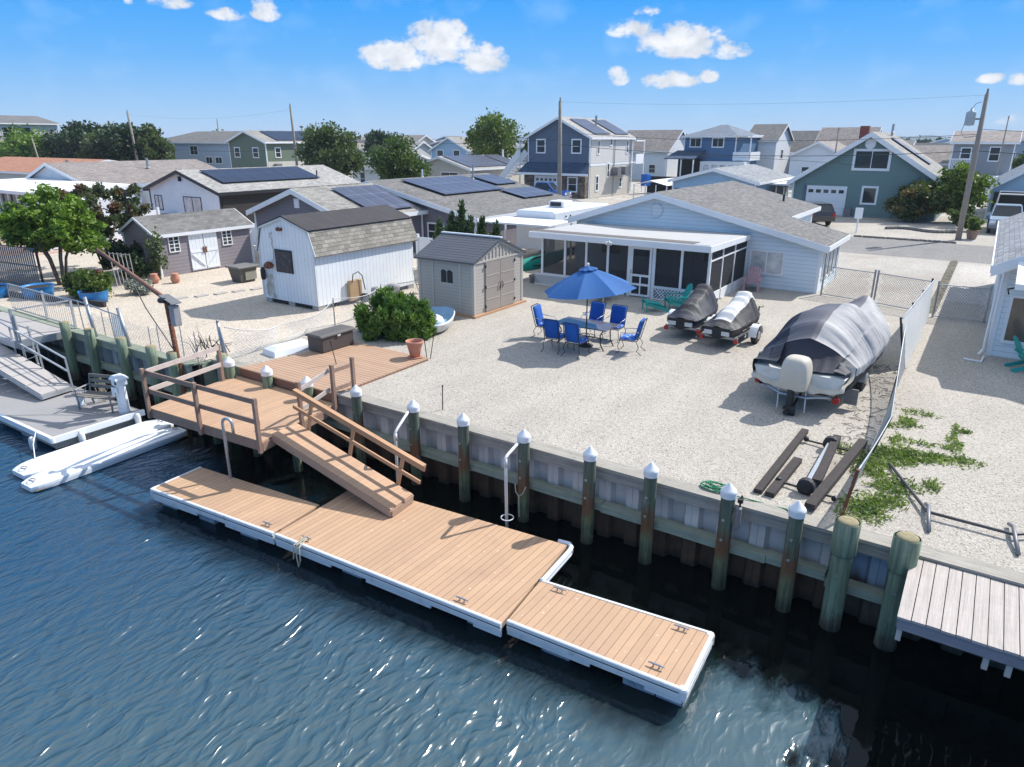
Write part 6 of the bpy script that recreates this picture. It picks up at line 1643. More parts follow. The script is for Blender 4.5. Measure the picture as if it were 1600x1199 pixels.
for k in range(40):
    a = rnd.random(); x, y, z = -21.3 + rnd.gauss(0, .08), 9.5 + rnd.gauss(0, .05), -.35 - rnd.random() * .8
    b.tube([(x, y, z), (x + rnd.uniform(-.15, .15), y, z - .15), (x + rnd.uniform(-.1, .1), y, z - .3)], .007, 4, caps=False)
tag(b.build('hanging_net', M['rope'], None, (-21.3, 9.5, -.9)), 'dark net bundle hanging on the left end of the bench', 'net')

# neighbour's garden: tubs, planting, trellis, fence, box, slabs
for x, y, r, lb in ((-32.8, 12.9, .62, 'round blue plastic tub left of the planting bed'), (-34.3, 11.8, .6, 'low blue tub at the far left edge by the landing'), (-29.8, 13.7, .55, 'blue half tub planted with green shrubs')):
    t = thing('planter_tub', lb, 'tub', (x, y, 0), 'bright blue garden tubs')
    b = MB(); b.lathe([(r * .85, 0), (r * .95, .3), (r, .48), (r * 1.03, .5), (r * .95, .49), (r * .9, .42)], (x, y, 0), 26, True, False); b.build('shell', M['bluetub'], t, smooth=True)
    b = MB(); b.lathe([(r * .9, .43), (.01, .44)], (x, y, 0), 20); b.build('soil', M['soil'], t)
def shrub(label, x, y, w, h, m, n=1600, size=.09, seed=1, cat='shrub', kind='shrub', group=None, z0=0.05, spike=0):
    rnd = random.Random(seed); t = thing(kind, label, cat, (x, y, 0), group); cl = []
    for k in range(12):
        a = rnd.random() * 6.28; q = rnd.random() ** .5 * w * .6; cl.append(((x + q * cos(a), y + q * sin(a), z0 + h * rnd.uniform(.25, .85)), (w * .33, w * .33, h * .25)))
    leaves('foliage', t, m, cl, n, size, spike)
    b = MB()
    for c, r in cl[:5]: b.tube([(x, y, 0), lerp((x, y, 0), c, .5), c], [.03, .02, .006], 5)
    b.build('stem', BARK, t)
    return t
shrub('light green shrub filling the blue half tub', -30.2, 13.9, 1.0, 1.2, LM['yel'], 2200, .1, 1)
shrub('feathery green shrub left of the blue half tub', -31.4, 14.0, .9, 1.15, LM['olive'], 2000, .1, 2)
shrub('red leaved low shrub under the big green tree', -33.6, 15.4, .7, .6, leaf_mat('dark_red_leaves', (.12, .03, .03), (.2, .05, .04)), 1200, .1, 3)
shrub('dark bushy shrub right of the trellis beside the grey shed', -32.8, 17.2, 1.0, 1.2, LM['dark'], 2000, .11, 4)
shrub('tall twiggy green shrub against the grey shed corner', -32.3, 18.0, .55, 2.2, LM['olive'], 520, .1, 5)
shrub('dark shrub behind the davit boom', -34.8, 17.8, 1.3, 1.6, LM['dark'], 2400, .12, 6)
shrub('silvery grey low plant at the edge of the sandy yard', -29.9, 15.6, .8, .5, LM['silver'], 1500, .08, 7, cat='plant', kind='plant')
t = thing('trellis', 'pale wire plant trellis in front of the dark shrubs', 'trellis', (-31.7, 15.9, 0))
b = MB()
for k in range(6): b.cyl((-32.2 + k * .22, 15.9 + .05 * k, 0), (-32.45 + k * .25, 15.9 + .05 * k, 1.55), .018, n=5)
b.cyl((-32.45, 15.9, 1.5), (-31.2, 16.15, 1.5), .018, n=5); b.cyl((-32.4, 15.9, .9), (-31.2, 16.15, .9), .014, n=5); b.build('wires', M['rail_pale'], t)
for k, (x, y) in enumerate(((-31.6, 17.3), (-30.9, 17.9))):
    b = MB(); b.lathe([(.12, 0), (.2, .12), (.21, .25), (.15, .38), (.17, .44), (.15, .45)], (x, y, 0), 16)
    tag(b.build('clay_pot', M['terra'], None, (x, y, 0), smooth=True), ('orange clay pot left of its twin by the grey shed', 'orange clay pot nearest the grey shed corner')[k], 'pot', 'orange clay pots by the grey shed')
t = thing('panel_fence', 'grey ribbed fence panel standing left of the tree', 'fence', (-36.2, 13.7, 0))
b = MB()
for k in range(26): x = -38.6 + k * .16; b.box(x, x + .1, 13.2 + .02 * k, 13.23 + .02 * k, .05, 1.75)
b.build('slats', M['ac'], t); b = MB(); b.bar((-38.7, 13.24, .1), (-34.4, 13.78, .1), .05, .05); b.bar((-38.7, 13.24, 1.0), (-34.4, 13.78, 1.0), .04, .05); b.bar((-38.7, 13.24, 1.78), (-34.4, 13.78, 1.78), .06, .05); b.build('rail', M['ac'], t)
b = MB(); b.bar((-34.4, 13.8, 0), (-34.4, 13.8, 1.9), .08, .08); b.build('fence_post', M['darkwood'], t)
t = thing('garden_border', 'dark timber edging of the planting bed behind the tubs', 'edging', (-30.5, 13.2, 0))
b = MB(); b.bar((-32.3, 12.6, .12), (-28.6, 13.5, .1), .12, .22); b.bar((-33.9, 12.3, .12), (-32.9, 12.4, .1), .12, .22); b.build('kerb', M['darkwood'], t)
t = thing('garden_box', 'grey tapered garden bin with lid standing between the sheds', 'storage box', (-28.6, 19.9, 0))
b = MB(); b.loft([[(-28.95, 19.55, 0), (-28.3, 19.55, 0), (-28.3, 20.3, 0), (-28.95, 20.3, 0)], [(-29.05, 19.45, .68), (-28.2, 19.45, .68), (-28.2, 20.4, .68), (-29.05, 20.4, .68)]], True, True); b.build('body', mat('grey_green_bin', (.085, .085, .075), .6, .1, 3), t)
b = MB(); b.cbox(-29.15, -28.1, 19.35, 20.5, .68, .76, .02); b.build('lid', mat('grey_bin_lid', (.16, .155, .14), .6, .1, 3), t)
MB().box(-28.235, -28.2, 19.75, 20.35, .12, .52).build('front_panel', mat('pale_bin_panel', (.25, .24, .2), .6), t)
ordn = ('first', 'second', 'third', 'fourth', 'fifth', 'sixth', 'seventh', 'eighth', 'ninth', 'tenth', 'eleventh', 'twelfth', 'thirteenth', 'fourteenth', 'fifteenth', 'sixteenth', 'seventeenth', 'eighteenth', 'nineteenth', 'twentieth')
for k, (x, y) in enumerate(((-27.6, 16.1), (-27.3, 16.85), (-27.05, 17.6), (-26.85, 18.35), (-26.6, 19.1))):
    b = MB(); b.cbox(x - .14, x + .14, y - .27, y + .27, -.01, .045, .01)
    tag(b.build('stepping_stone', M['concrete'], None, (x, y, 0)), ordn[k] + ' grey stepping stone from the left in the row leading to the barn shed', 'stepping stone', 'stepping stones in the sandy yard')

# ------------------------------------------------------------------ nearer trees on the left and the cedar between the houses
t = thing('tree', 'big fresh green leafy tree at the left edge of the neighbour yard', 'tree', (-34.9, 14.8, 0))
cl = []; rnd = random.Random(21)
for k in range(95):
    a = rnd.random() * 6.28; q = rnd.uniform(-1, 1); rr = (1 - q * q) ** .5; d = rnd.uniform(.35, 1.05)
    cl.append(((-35.2 + 2.15 * d * rr * cos(a), 14.9 + 2.1 * d * rr * sin(a), 2.65 + 1.25 * d * q), (.36, .36, .25)))
cl += [((-33.2, 15.6, 1.9), (.7, .7, .4)), ((-37.4, 14.2, 2.2), (.8, .6, .35)), ((-34.9, 14.9, 4.0), (.5, .5, .4))]
leaves('crown', t, LM['lime'], cl, 19000, .11)
b = MB()
for a in (0, 1.3, 2.4, 3.6, 4.8): b.tube([(-34.9 + .12 * cos(a), 14.8 + .12 * sin(a), -.1), (-34.9 + .35 * cos(a), 14.8 + .35 * sin(a), 1.2), (-34.9 + 1.1 * cos(a), 14.8 + 1.1 * sin(a), 2.8)], [.08, .06, .02], 7)
b.build('trunk', BARK, t, smooth=True)
t = thing('tree', 'bronze tinged airy tree behind the big green one', 'tree', (-37.2, 18.0, 0))
cl = []
for k in range(70):
    a = rnd.random() * 6.28; q = rnd.uniform(-1, 1); rr = (1 - q * q) ** .5; d = rnd.uniform(.4, 1.12)
    cl.append(((-37.3 + 2.6 * d * rr * cos(a), 18.2 + 2.3 * d * rr * sin(a), 2.9 + 1.35 * d * q), (.3, .3, .26)))
leaves('crown', t, LM['red'], cl, 9500, .11)
b = MB()
for a in (0.3, 1.6, 2.9, 4.2, 5.3): b.tube([(-37.2 + .1 * cos(a), 18 + .1 * sin(a), -.1), (-37.2 + .4 * cos(a), 18 + .4 * sin(a), 1.3), (-37.2 + 1.3 * cos(a), 18.2 + 1.2 * sin(a), 3.1)], [.06, .045, .015], 7)
b.build('trunk', BARK, t, smooth=True)
t = thing('cedar_bush', 'upright dark green cedar with several spires behind the beige shed', 'conifer', (-20.6, 27.0, 0))
cl = []
for x, y, h in ((-20.85, 26.6, 3.45), (-21.25, 26.3, 2.9), (-21.9, 26.2, 2.55), (-20.1, 27.2, 2.7), (-19.5, 27.5, 2.5), (-20.5, 26.8, 2.7)):
    for k in range(9): z = .3 + (h - .4) * k / 8; cl.append(((x + .05 * sin(k), y, z), (.55 * (1.05 - z / h) + .1, .55 * (1.05 - z / h) + .1, .3)))
leaves('foliage', t, leaf_mat('cedar_green', (.03, .065, .025), (.09, .14, .05), trans=.15), cl, 14000, .09, spike=.6, elong=2.4)
b = MB(); b.tube([(-20.7, 26.8, 0), (-20.8, 26.7, 1.5), (-20.85, 26.6, 3)], [.08, .05, .01], 7); b.build('trunk', BARK, t)

# weeds at the right-hand fence: nobody could count them
cl = []
rnd = random.Random(9)
for (x, y, w, l, n) in ((-.75, 15.6, .55, .9, 16), (-.35, 15.9, .5, .4, 8), (.1, 16.0, .4, .5, 4), (-.8, 17.9, .25, .6, 6), (-.95, 12.9, .3, .5, 9), (-.7, 13.4, .3, .5, 7), (.35, 17.2, .3, .9, 3), (-.1, 14.4, .25, .25, 3), (-1.0, 14.6, .15, .6, 5), (.45, 18.0, .2, .4, 1), (-1.5, 14.9, .3, .5, 3)):
    for k in range(n): cl.append(((x + rnd.gauss(0, w * .55), y + rnd.gauss(0, l * .55), .02), (rnd.uniform(.12, .46), rnd.uniform(.12, .46), .045)))
o = leaves('weeds', None, LM['weed'], cl, 6500, .036, elong=2.8, org=(0, 16, 0)); o['kind'] = 'stuff'; tag(o, 'bright green weeds growing through the gravel along the right fence', 'weeds')


# ------------------------------------------------------------------ houses
def chim(t, x, y, z, h=.5, r=.06, m='white', nm='vent_pipe'):
    b = MB(); b.cyl((x, y, z - .3), (x, y, z + h), r, n=10); b.lathe([(r * 1.9, 0), (r * 1.2, .08)], (x, y, z - .02), 10); b.build(nm, M[m], t)


NG = 'houses of the neighbourhood'
# plum grey house with solar panels (two gabled wings)
t, rr = house('house', 'plum grey sided house with two gabled wings and blue solar panels', -35.4, -27.9, 25.9, 31.9, 2.4, 3.66, 'greyh', 'rtany', over=.3, ze2=2.36)
solar(t, rr, 1, .6, 3.75, 27.9, 31.3, 2, 3, 'solarx')
MB().box(-31.82, -31.42, 25.86, 25.9, 2.75, 3.25).build('gable_vent', M['white'], t)
t, rr = house('wing', '', -38.5, -24.1, 32.05, 46.4 - 2.5, 2.05, 3.78, 'greyh', 'rgreyy', over=.3, ridge=-32.1, ze2=2.1, root=t)
solar(t, rr, 1, .7, 4.3, 34.0, 40.3, 2, 6, 'solarx'); solar(t, rr, 1, .9, 3.2, 41.0, 43.6, 2, 2, 'solarx'); solar(t, rr, 1, 4.4, 6.4, 39.6, 43.5, 1, 4, 'solarx')
window(t, 'S', -27.0, .75, 1.1, .85, 32.05, style='|-', fw=.09)
chim(t, -32.2, 37.0, 3.9, .5); chim(t, -30.6, 40.5, 3.7, .9, .06, 'steel')
window(t, 'E', 38.0, .9, 1.6, .7, -24.1, style='1')

# white house, black trim, dark boarded side
t, rr = house('house', 'white house with black trim, dark boarded side and one row of solar panels', -54.1, -45.2, 30.4, 43.6, 2.75, 4.05, 'whitew', 'rpaley', over=.3, trim=M['black'], rakew=.14)
MB().box(-45.19, -45.15, 30.5, 43.5, .0, 2.6).build('side_boarding', M['wall_dk'], t)
solar(t, rr, 1, .55, 3.3, 31.6, 40.6, 1, 6, 'solar')
window(t, 'S', -53.0, 1.25, .9, 1.0, 30.4, frame=M['black'], pane=M['glass_b'], style='|', fw=.05); window(t, 'S', -48.6, 1.15, 2.1, 1.15, 30.4, frame=M['black'], pane=M['glass_b'], style='|', fw=.05)
window(t, 'E', 34.3, .9, .5, .8, -45.13, style='1'); b = MB(); b.box(-49.75, -49.6, 30.2, 30.4, 3.4, 3.75); b.build('lamp', M['black'], t)
MB().box(-52.2, -50.6, 29.5, 30.3, .9, 1.0).build('awning_shelf', M['black'], t)
chim(t, -47.2, 41, 3.6, .3, .05, 'black')
# taller white vinyl fence panels behind the sheds
for (x0, y0, x1, y1, h, lb) in ((-57.5, 30.0, -54.6, 30.0, 2.0, 'white vinyl fence left of the white house'), (-43.5, 27.5, -36.2, 27.5, 1.45, 'white vinyl fence behind the grey shed'), (-23.9, 26.9, -18.6, 27.2, 1.7, 'white vinyl fence behind the beige shed'), (-46.5, 19.5, -46.5, 26.5, 1.9, 'tall white vinyl fence left of the grey shed')):
    t = thing('vinyl_fence', lb, 'fence', ((x0 + x1) / 2, (y0 + y1) / 2, 0), 'white vinyl privacy fences')
    b = MB(); b.bar((x0, y0, h / 2), (x1, y1, h / 2), .05, h - .1); b.build('panel', M['vinylf'], t)
    L = math.dist((x0, y0), (x1, y1)); n = max(1, int(L / 2.4))
    for k in range(n + 1): p = lerp((x0, y0), (x1, y1), k / n); b = MB(); b.box(p[0] - .07, p[0] + .07, p[1] - .07, p[1] + .07, 0, h + .1); b.build('fence_post', M['white_vinyl'], t)

# brown roofed house with white porch far left
t, rr = house('house', 'white gabled house with brown roof and white flat porch at the left', -81, -66.8, 33, 48, 2.3, 4.05, 'whiteh', 'rbrowny', over=.35, ridge=-75.5, ze2=1.95)
b = MB(); b.loft([[(-80, 24.5, 2.3), (-60.5, 24.5, 2.3), (-60.5, 32.9, 2.35), (-80, 32.9, 2.35)], [(-80, 24.5, 2.55), (-60.5, 24.5, 2.55), (-60.5, 32.9, 2.7), (-80, 32.9, 2.7)]], True, True); b.build('porch_roof', M['wmemb'], t)
MB().box(-79.5, -61, 25.2, 32.9, 0, .9).build('porch_wall', M['whiteh'], t)
MB().box(-79.3, -61.1, 25.35, 32.8, .9, 2.3).build('porch_screen', M['glass'], t)
for k in range(13): MB().box(-79.5 + k * 1.53, -79.3 + k * 1.53, 25.2, 25.36, .9, 2.3).build('porch_post', M['white'], t)
for k in range(6): MB().box(-61.12, -60.98, 25.2 + k * 1.5, 25.42 + k * 1.5, .9, 2.3).build('porch_post', M['white'], t)
chim(t, -72.5, 41, 3.6, .9, .12, 'steel'); chim(t, -70.5, 43.5, 3.2, .4)
t, rr = house('wing', '', -66.7, -56.5, 34, 43, 2.0, 2.6, 'whiteh', 'rrl' if False else 'rlily', over=.2, root=t)
t, rr = house('house', 'single storey house with orange brown shingle roof at the far left', -125, -96, 41, 57, 2.4, 3.7, 'beigeh', 'rorangex', ax='x', over=.4)
chim(t, -100, 46, 3.2, .6, .2, 'steel'); chim(t, -106, 47, 3.3, .3)
MB().box(-62.5, -57.2, 27.5, 31, 0, 1.9).build('storage_unit', M['white'], thing('storage_unit', 'plain white boxy shed beside the brown roofed house', 'shed', (-60, 29, 0)))

# row across the street, left to right
def rowhouse(lb, u0, u1, v0, v1, ze, zr, wall, roof, ax='y', wins=(), **k):
    t, rr = house('house', lb, u0, u1, v0, v1, ze, zr, wall, roof, ax=ax, **k)
    for w in wins:
        window(t, w[0], w[1], w[2], w[3], w[4], {'S': v0, 'E': u1, 'W': u0}[w[0]], style=w[5] if len(w) > 5 else '-', fw=w[6] if len(w) > 6 else .12)
    return t, rr


rowhouse('tall two storey pale house half hidden by trees at the far left edge', -166, -149, 56, 68, 9.0, 10.4, 'creamh', 'rgreyy', ax='y', wins=[('E', 59.5, 6.6, 1.6, 1.7), ('E', 62.5, 6.6, 1.6, 1.7), ('S', -153, 6.2, 1.8, 1.6)], over=.5)
rowhouse('long grey blue two storey house with hipped grey roof', -125, -94.8, 72, 84, 5.9, 7.6, 'greyblue', 'rgreyx', ax='x', hip=5, wins=[('S', -119, 3.9, 2.0, 1.3, '-|'), ('S', -112.5, 3.9, 2.0, 1.3, '-|'), ('S', -108.6, 2.6, 1.6, .9, '|'), ('S', -106, 2.6, 1.6, .9, '|'), ('S', -100, 3.9, 1.6, 1.2)])
t, rr = rowhouse('olive two storey gabled house with dark solar roof', -94.3, -86.0, 66, 82, 5.95, 7.35, 'oliveh', 'rtany', wins=[('S', -92.5, 3.9, 1.1, 1.2), ('S', -88.3, 3.9, 1.1, 1.2), ('E', 68, 3.9, .8, 1.2), ('E', 72.5, 3.9, .8, 1.2), ('E', 78, 3.9, .8, 1.2)])
solar(t, rr, 1, .5, 4.2, 68, 81, 3, 8, 'solar', .08); MB().box(-85.99, -85.93, 66.1, 81.9, .0, 3.3).build('lower_siding', M['beigeh'], t)
b = MB(); b.lathe([(.05, 0), (.05, .5), (.25, .55), (.3, .8), (.2, .82)], (-90, 76, 7.4), 12); b.build('roof_cowl', M['steel'], t)
MB().box(-85.9, -85.2, 67.0, 67.9, 2.0, 3.0).build('air_conditioner', M['ac'], t)
rowhouse('small white house with black windows behind the leafy tree', -69.0, -62.2, 66, 76, 2.9, 4.4, 'whiteh', 'rlilx', ax='x', wins=[('S', -67.4, .8, .8, 1.5), ('E', 68, .8, .8, 1.5), ('E', 73, .8, .8, 1.5)])
t, rr = rowhouse('cream bungalow with silvery solar roof behind the solar panelled house', -62.6, -53.4, 70, 82, 2.9, 4.2, 'beigeh', 'rpaley', wins=[('S', -56.5, 1.5, 2.6, .9, '|'), ('E', 73, 1.5, 1.8, .7, '|'), ('E', 78, 1.5, 1.0, .7)])
solar(t, rr, 1, .3, 4.6, 70.2, 78.3, 3, 5, 'solarx', .06); solar(t, rr, 1, .3, 4.6, 78.8, 82, 3, 2, 'solarx', .06); chim(t, -57.5, 83, 4.0, 1.0, .12)

# slate blue two storey house with stone veneer garage
t, rr = rowhouse('slate blue two storey house with stone garage front and solar roof', -46.3, -38.2, 72, 82.6, 6.55, 8.55, 'navy', 'rpaley', wins=[('S', -44.55, 4.9, 1.0, 1.3, '-', .14), ('S', -39.9, 4.9, 1.0, 1.3, '-', .14)])
b = MB(); b.box(-38.19, -38.14, 72.15, 82.45, 3.72, 6.4); b.build('upper_side_siding', M['creamh'], t)
MB().box(-38.19, -38.12, 72.1, 82.5, 3.45, 3.7).build('belt_board', M['white'], t); MB().box(-38.19, -38.14, 72.15, 82.45, .0, 3.44).build('lower_side_siding', M['beigeh'], t)
for y, z, w, h in ((73.9, 4.8, .35, 1.3), (81.4, 4.8, .35, 1.3), (77.0, 5.7, .45, .6), (76.5, 2.2, .45, 1.4), (73.8, .8, .5, 1.5), (79.9, .9, .5, 1.0)): window(t, 'E', y, z, w, h, -38.13, style='-', fw=.14)
b = MB(); b.box(-46.25, -38.25, 71.2, 71.99, 0, 2.55); b.build('stone_front', M['stonew'], t)
b = MB(); b.loft([[(-46.9, 70.6, 2.6), (-37.7, 70.6, 2.6), (-38.2, 71.98, 3.7), (-46.4, 71.98, 3.7)], [(-46.9, 70.6, 2.72), (-37.7, 70.6, 2.72), (-38.2, 71.98, 3.82), (-46.4, 71.98, 3.82)]], True, True); b.build('skirt_roof', M['rnavyx'], t)
MB().box(-46.95, -37.65, 70.55, 70.62, 2.45, 2.7).build('skirt_fascia', M['white'], t)
garage_door(t, -43.3, 2.25, 2.9, 71.2); window(t, 'S', -39.85, .8, 1.0, 1.4, 71.2, style='-', fw=.15)
solar(t, rr, 1, .6, 3.9, 73.3, 77.2, 2, 4, 'solarx', .09); solar(t, rr, 1, .6, 3.9, 78.6, 82.2, 2, 4, 'solarx', .09); chim(t, -40.6, 77.8, 7.6, 1.3, .13, 'steel')
for y in (77.4, 79.4): b = MB(); b.box(-38.1, -37.3, y, y + .9, 2.35, 3.2); b.build('air_conditioner', M['ac'], t); 
b = MB(); b.box(-38.1, -37.2, 77, 80.8, 2.25, 2.33); b.build('shelf', M['ac'], t)
b = MB(); b.cyl((-38.05, 77.9, 0), (-38.05, 77.9, 6.4), .05, n=8); b.cyl((-38.05, 82.3, 0), (-38.05, 82.3, 6.4), .05, n=8); b.build('downpipe', M['steel'], t)
b = MB()
for z in (3.6, 6.2): b.box(-40.5, -37.5, 82.65, 85.2, z - .15, z)
for x in (-39.2, -37.62): b.box(x, x + .12, 85.0, 85.12, 0, 6.1)
b.box(-37.56, -37.5, 82.7, 85.1, 3.6, 4.6); b.build('rear_balcony', M['white'], t)
st = thing('outside_staircase', 'white outdoor staircase left of the slate blue house', 'staircase', (-48.5, 76, 0))
b = MB(); b.bar((-52.4, 74.2, .9), (-48.9, 74.2, 4.9), .12, .7); b.bar((-52.4, 75.6, .9), (-48.9, 75.6, 4.9), .12, .7); b.build('stringer', M['white'], st)
for k in range(12): f = k / 12; MB().box(-52.5 + 3.5 * f, -52.15 + 3.5 * f, 74.25, 75.55, .25 + 4 * f, .31 + 4 * f).build('step', M['white'], st)
b = MB(); b.box(-48.9, -46.6, 73.8, 77.5, 3.5, 3.65)
for x, y in ((-48.8, 73.9), (-46.8, 73.9), (-48.8, 77.4)): b.box(x, x + .12, y, y + .12, 0, 6.2)
b.box(-49, -46.6, 73.8, 77.5, 6.2, 6.4)
for k in range(14): b.box(-48.9 + k * .17, -48.84 + k * .17, 73.82, 73.86, 3.65, 4.6)
b.build('landing', M['white'], st)

# light blue gabled house directly behind ours
t, rr = rowhouse('light blue gabled bungalow with navy shutters behind the main house', -25.2, -17.6, 64, 75.8, 2.75, 3.75, 'blueh2', 'rlily', wins=[('S', -23.8, 1.0, .9, 1.0)], rakew=.2)
for x in (-24.75, -22.85): MB().box(x - .2, x + .2, 63.93, 63.98, .95, 2.05).build('shutter', M['carr'] if False else mat('navy_shutter', (.03, .06, .16), .6), t)
for y in (66.5, 71.0, 74.0): window(t, 'E', y, .9, .6, 1.2, -17.6, style='1')
t = thing('carport', 'light framed carport with pale roof beside the light blue bungalow', 'carport', (-29, 66, 0))
b = MB(); b.loft([[(-29.9, 65.5, 2.1), (-28.1, 65.5, 2.55), (-26.3, 65.5, 2.1), (-28.1, 65.5, 2.47)], [(-29.9, 72, 2.1), (-28.1, 72, 2.55), (-26.3, 72, 2.1), (-28.1, 72, 2.47)]], True, True); b.build('roof', M['wmemb'], t)
for x in (-29.8, -28.6, -27.5, -26.4):
    for y in (65.6, 71.9): MB().bar((x, y, 0), (x, y, 2.15), .08, .08).build('post', M['white'], t)
MB().box(-29.8, -26.4, 70.5, 70.6, 0, 2.1).build('back_panel', M['wall_dk'], t)
t = thing('board_fence', 'dark board fence between slate blue house and carport', 'fence', (-34, 70, 0))
MB().box(-36.4, -30.6, 84, 84.1, 0, 2.0).build('boards', M['wall_dk'], t)
b = MB(); b.cbox(-36.5, -35.6, 82.2, 83.2, .9, 2.3, .05); tag(b.build('blue_bin', M['carr'], None, (-35.8, 69.3, 1)), 'bright blue crate by the dark board fence', 'crate')

# teal garage house
t, rr = rowhouse('teal grey gabled house with wide white garage door across the street', -15.3, -3.9, 67.5, 79.5, 2.95, 6.75, 'teal', 'rtany', ridge=-9.55, ze2=3.1, wins=[('S', -9.3, 4.0, 2.5, 1.35, '|', .2), ('S', -9.05, 1.2, .95, 1.2, '1', .17)], rakew=.34, over=.45)
garage_door(t, -12.5, 2.35, 3.1, 67.49); b = MB(); b.cyl((-9.55, 67.45, 5.95), (-9.55, 67.38, 5.95), .42, n=24); b.build('round_vent', M['white'], t)
MB().box(-14.35, -14.1, 67.42, 67.47, 0, 2.5).build('side_board', M['navy'], t)
b = MB(); b.box(-17.8, -15.4, 68, 76, 2.35, 2.5); b.build('porch_roof', M['white'], t)
for k in range(4): MB().box(-17.7, -17.6, 68.1 + k * 2.4, 68.2 + k * 2.4, 0, 2.35).build('porch_post', M['white'], t)
solar(t, rr, 1, .9, 4.2, 71.8, 73.6, 3, 1, 'solarx', .12); chim(t, -9.0, 75, 6.9, .7, .1, 'steel')
MB().box(-10.75, -10.2, 66.7, 67.3, 0, .7).build('utility_box', M['ac'], t)

# right neighbour: only its corner shows
t, rr = house('house', 'white and pale blue house corner with large screened window at the right edge', .62, 9, 25.3, 39, 2.85, 5.1, 'blueh', 'rliley' if False else 'rlily', over=.35, ridge=5, rakew=.26)
window(t, 'S', 1.95, .55, 2.0, 1.3, 25.3, pane=mat('brown_curtained_glass', (.13, .10, .075), .15, .3, 2, 0, 10, spec=.8), fw=.09)
b = MB(); b.loft([[(.95, 23.3, 2.28), (7, 23.3, 2.28), (7, 25.28, 2.62), (.95, 25.28, 2.62)], [(.95, 23.3, 2.42), (7, 23.3, 2.42), (7, 25.28, 2.76), (.95, 25.28, 2.76)]], True, True) ; 
b = MB(); b.loft([[(.85, 23.4, 2.4), (7, 23.4, 2.4), (7, 25.28, 2.95), (.85, 25.28, 2.95)], [(.85, 23.4, 2.56), (7, 23.4, 2.56), (7, 25.28, 3.08), (.85, 25.28, 3.08)]], True, True); b.build('awning', M['wmemb'], t)
b = MB(); b.tube([(.5, 25.2, 2.5), (.5, 25.2, .2), (.4, 25.05, .05)], .04, 8); b.tube([(.05, 24.4, .03), (.5, 24.3, .03), (.55, 25.0, .03)], .03, 6); b.build('downpipe', M['white'], t)
b = MB(); b.tube([(1.0, 25.1, 2.2), (.75, 24.9, 2.15), (.8, 24.9, 2.0)], .025, 6); b.build('lamp', M['rubber'], t)

# second rows and the far estate
rowhouse('mid blue two storey house with hipped roof and white balcony', -39.6, -32.0, 104, 116, 6.8, 8.35, 'blue2', 'rbluex', ax='x', hip=3.7, wins=[('S', -37.9, 5.3, 1.5, 1.1, '|', .15), ('S', -34.6, 5.3, 1.5, 1.1, '|', .15)])
t = bpy.data.objects['house.013'] if False else COL.objects[-1]
root = t
while root.parent: root = root.parent
t = root
b = MB(); b.loft([[(-41, 100, 3.6), (-36.5, 100, 3.6), (-36.2, 103.9, 4.6), (-40.5, 103.9, 4.6)], [(-41, 100, 3.72), (-36.5, 100, 3.72), (-36.2, 103.9, 4.75), (-40.5, 103.9, 4.75)]], True, True); b.build('porch_roof', M['rnavyx'], t)
for x in (-40.8, -38.5, -36.7): MB().box(x, x + .15, 100.1, 100.25, 0, 3.6).build('porch_post', M['white'], t)
MB().box(-40.3, -36.8, 103.8, 103.98, 0, 3.6).build('porch_back', M['wall_dk'], t)
MB().box(-36.1, -29.8, 101.5, 103.98, 0, 3.3).build('sunroom', M['whiteh'], t)
for k in range(5): window(t, 'S', -35.2 + k * 1.2, 1.6, .85, 1.3, 101.5, pane=M['glass_b'], style='1')
b = MB(); b.box(-32.0, -29.6, 103, 108, 3.45, 3.6); b.box(-29.65, -29.6, 103, 108, 3.6, 4.6); b.box(-32, -29.6, 103, 103.05, 3.6, 4.6); b.box(-29.75, -29.6, 103, 103.12, 4.6, 6.7); b.box(-32.1, -29.4, 102.8, 108.2, 6.7, 6.85); b.build('balcony', M['white'], t)
rowhouse('white house end wall with steep dark roof behind the mid blue house', -33.8, -29.3, 115, 124, 6.2, 8.4, 'whiteh', 'rgreyx', ax='x', wins=[('E', 119, 3.5, 1.2, 1.2)])
rowhouse('white house with brown dormer roof right of the slate blue house', -53.5, -44.5, 110, 120, 4.6, 7.6, 'whiteh', 'rbrownx', ax='x', wins=[('S', -52, 1.2, 2.0, 1.0, '|'), ('S', -47, 1.2, 1.0, 1.2)])
rowhouse('grey barn roofed house between the white gables', -32.2, -25.6, 125, 135, 4.4, 7.5, 'greyblue', 'rgreyx', ax='x', wins=[('S', -30, 2.2, .8, 1), ('S', -27, 2.2, .8, 1)])
rowhouse('white gabled house left behind the teal house', -24.6, -17.8, 105, 117, 4.2, 5.9, 'whiteh', 'rbrowny', wins=[('S', -22.5, 1.6, .9, 1.1), ('S', -20.5, 1.6, .9, 1.1)])
rowhouse('brown roofed two storey house with brick chimney behind the teal house', -24.5, -16.8, 119, 129, 5.2, 7.9, 'midgrey', 'rbrownx', ax='x', wins=[('S', -19.5, 4.0, 1, 1)])
tt = COL.objects[-1]
while tt.parent: tt = tt.parent
MB().box(-18.2, -17.0, 116.5, 117.5, 0, 8.1).build('chimney', M['brick'], tt)
rowhouse('grey gabled two storey house with white deck rail at the right', -5.4, .6, 100, 110, 5.95, 7.1, 'midgrey', 'rbrownx', ax='x', wins=[('S', -1.2, 4.0, .9, 1.4), ('S', -4.0, 4.2, .9, 1.1)])
tt = COL.objects[-1]
while tt.parent: tt = tt.parent
b = MB(); b.box(-5.5, -3.0, 98, 99.9, 2.9, 3.0)
for k in range(16): b.box(-5.4 + k * .15, -5.34 + k * .15, 98, 98.05, 3.0, 4.1)
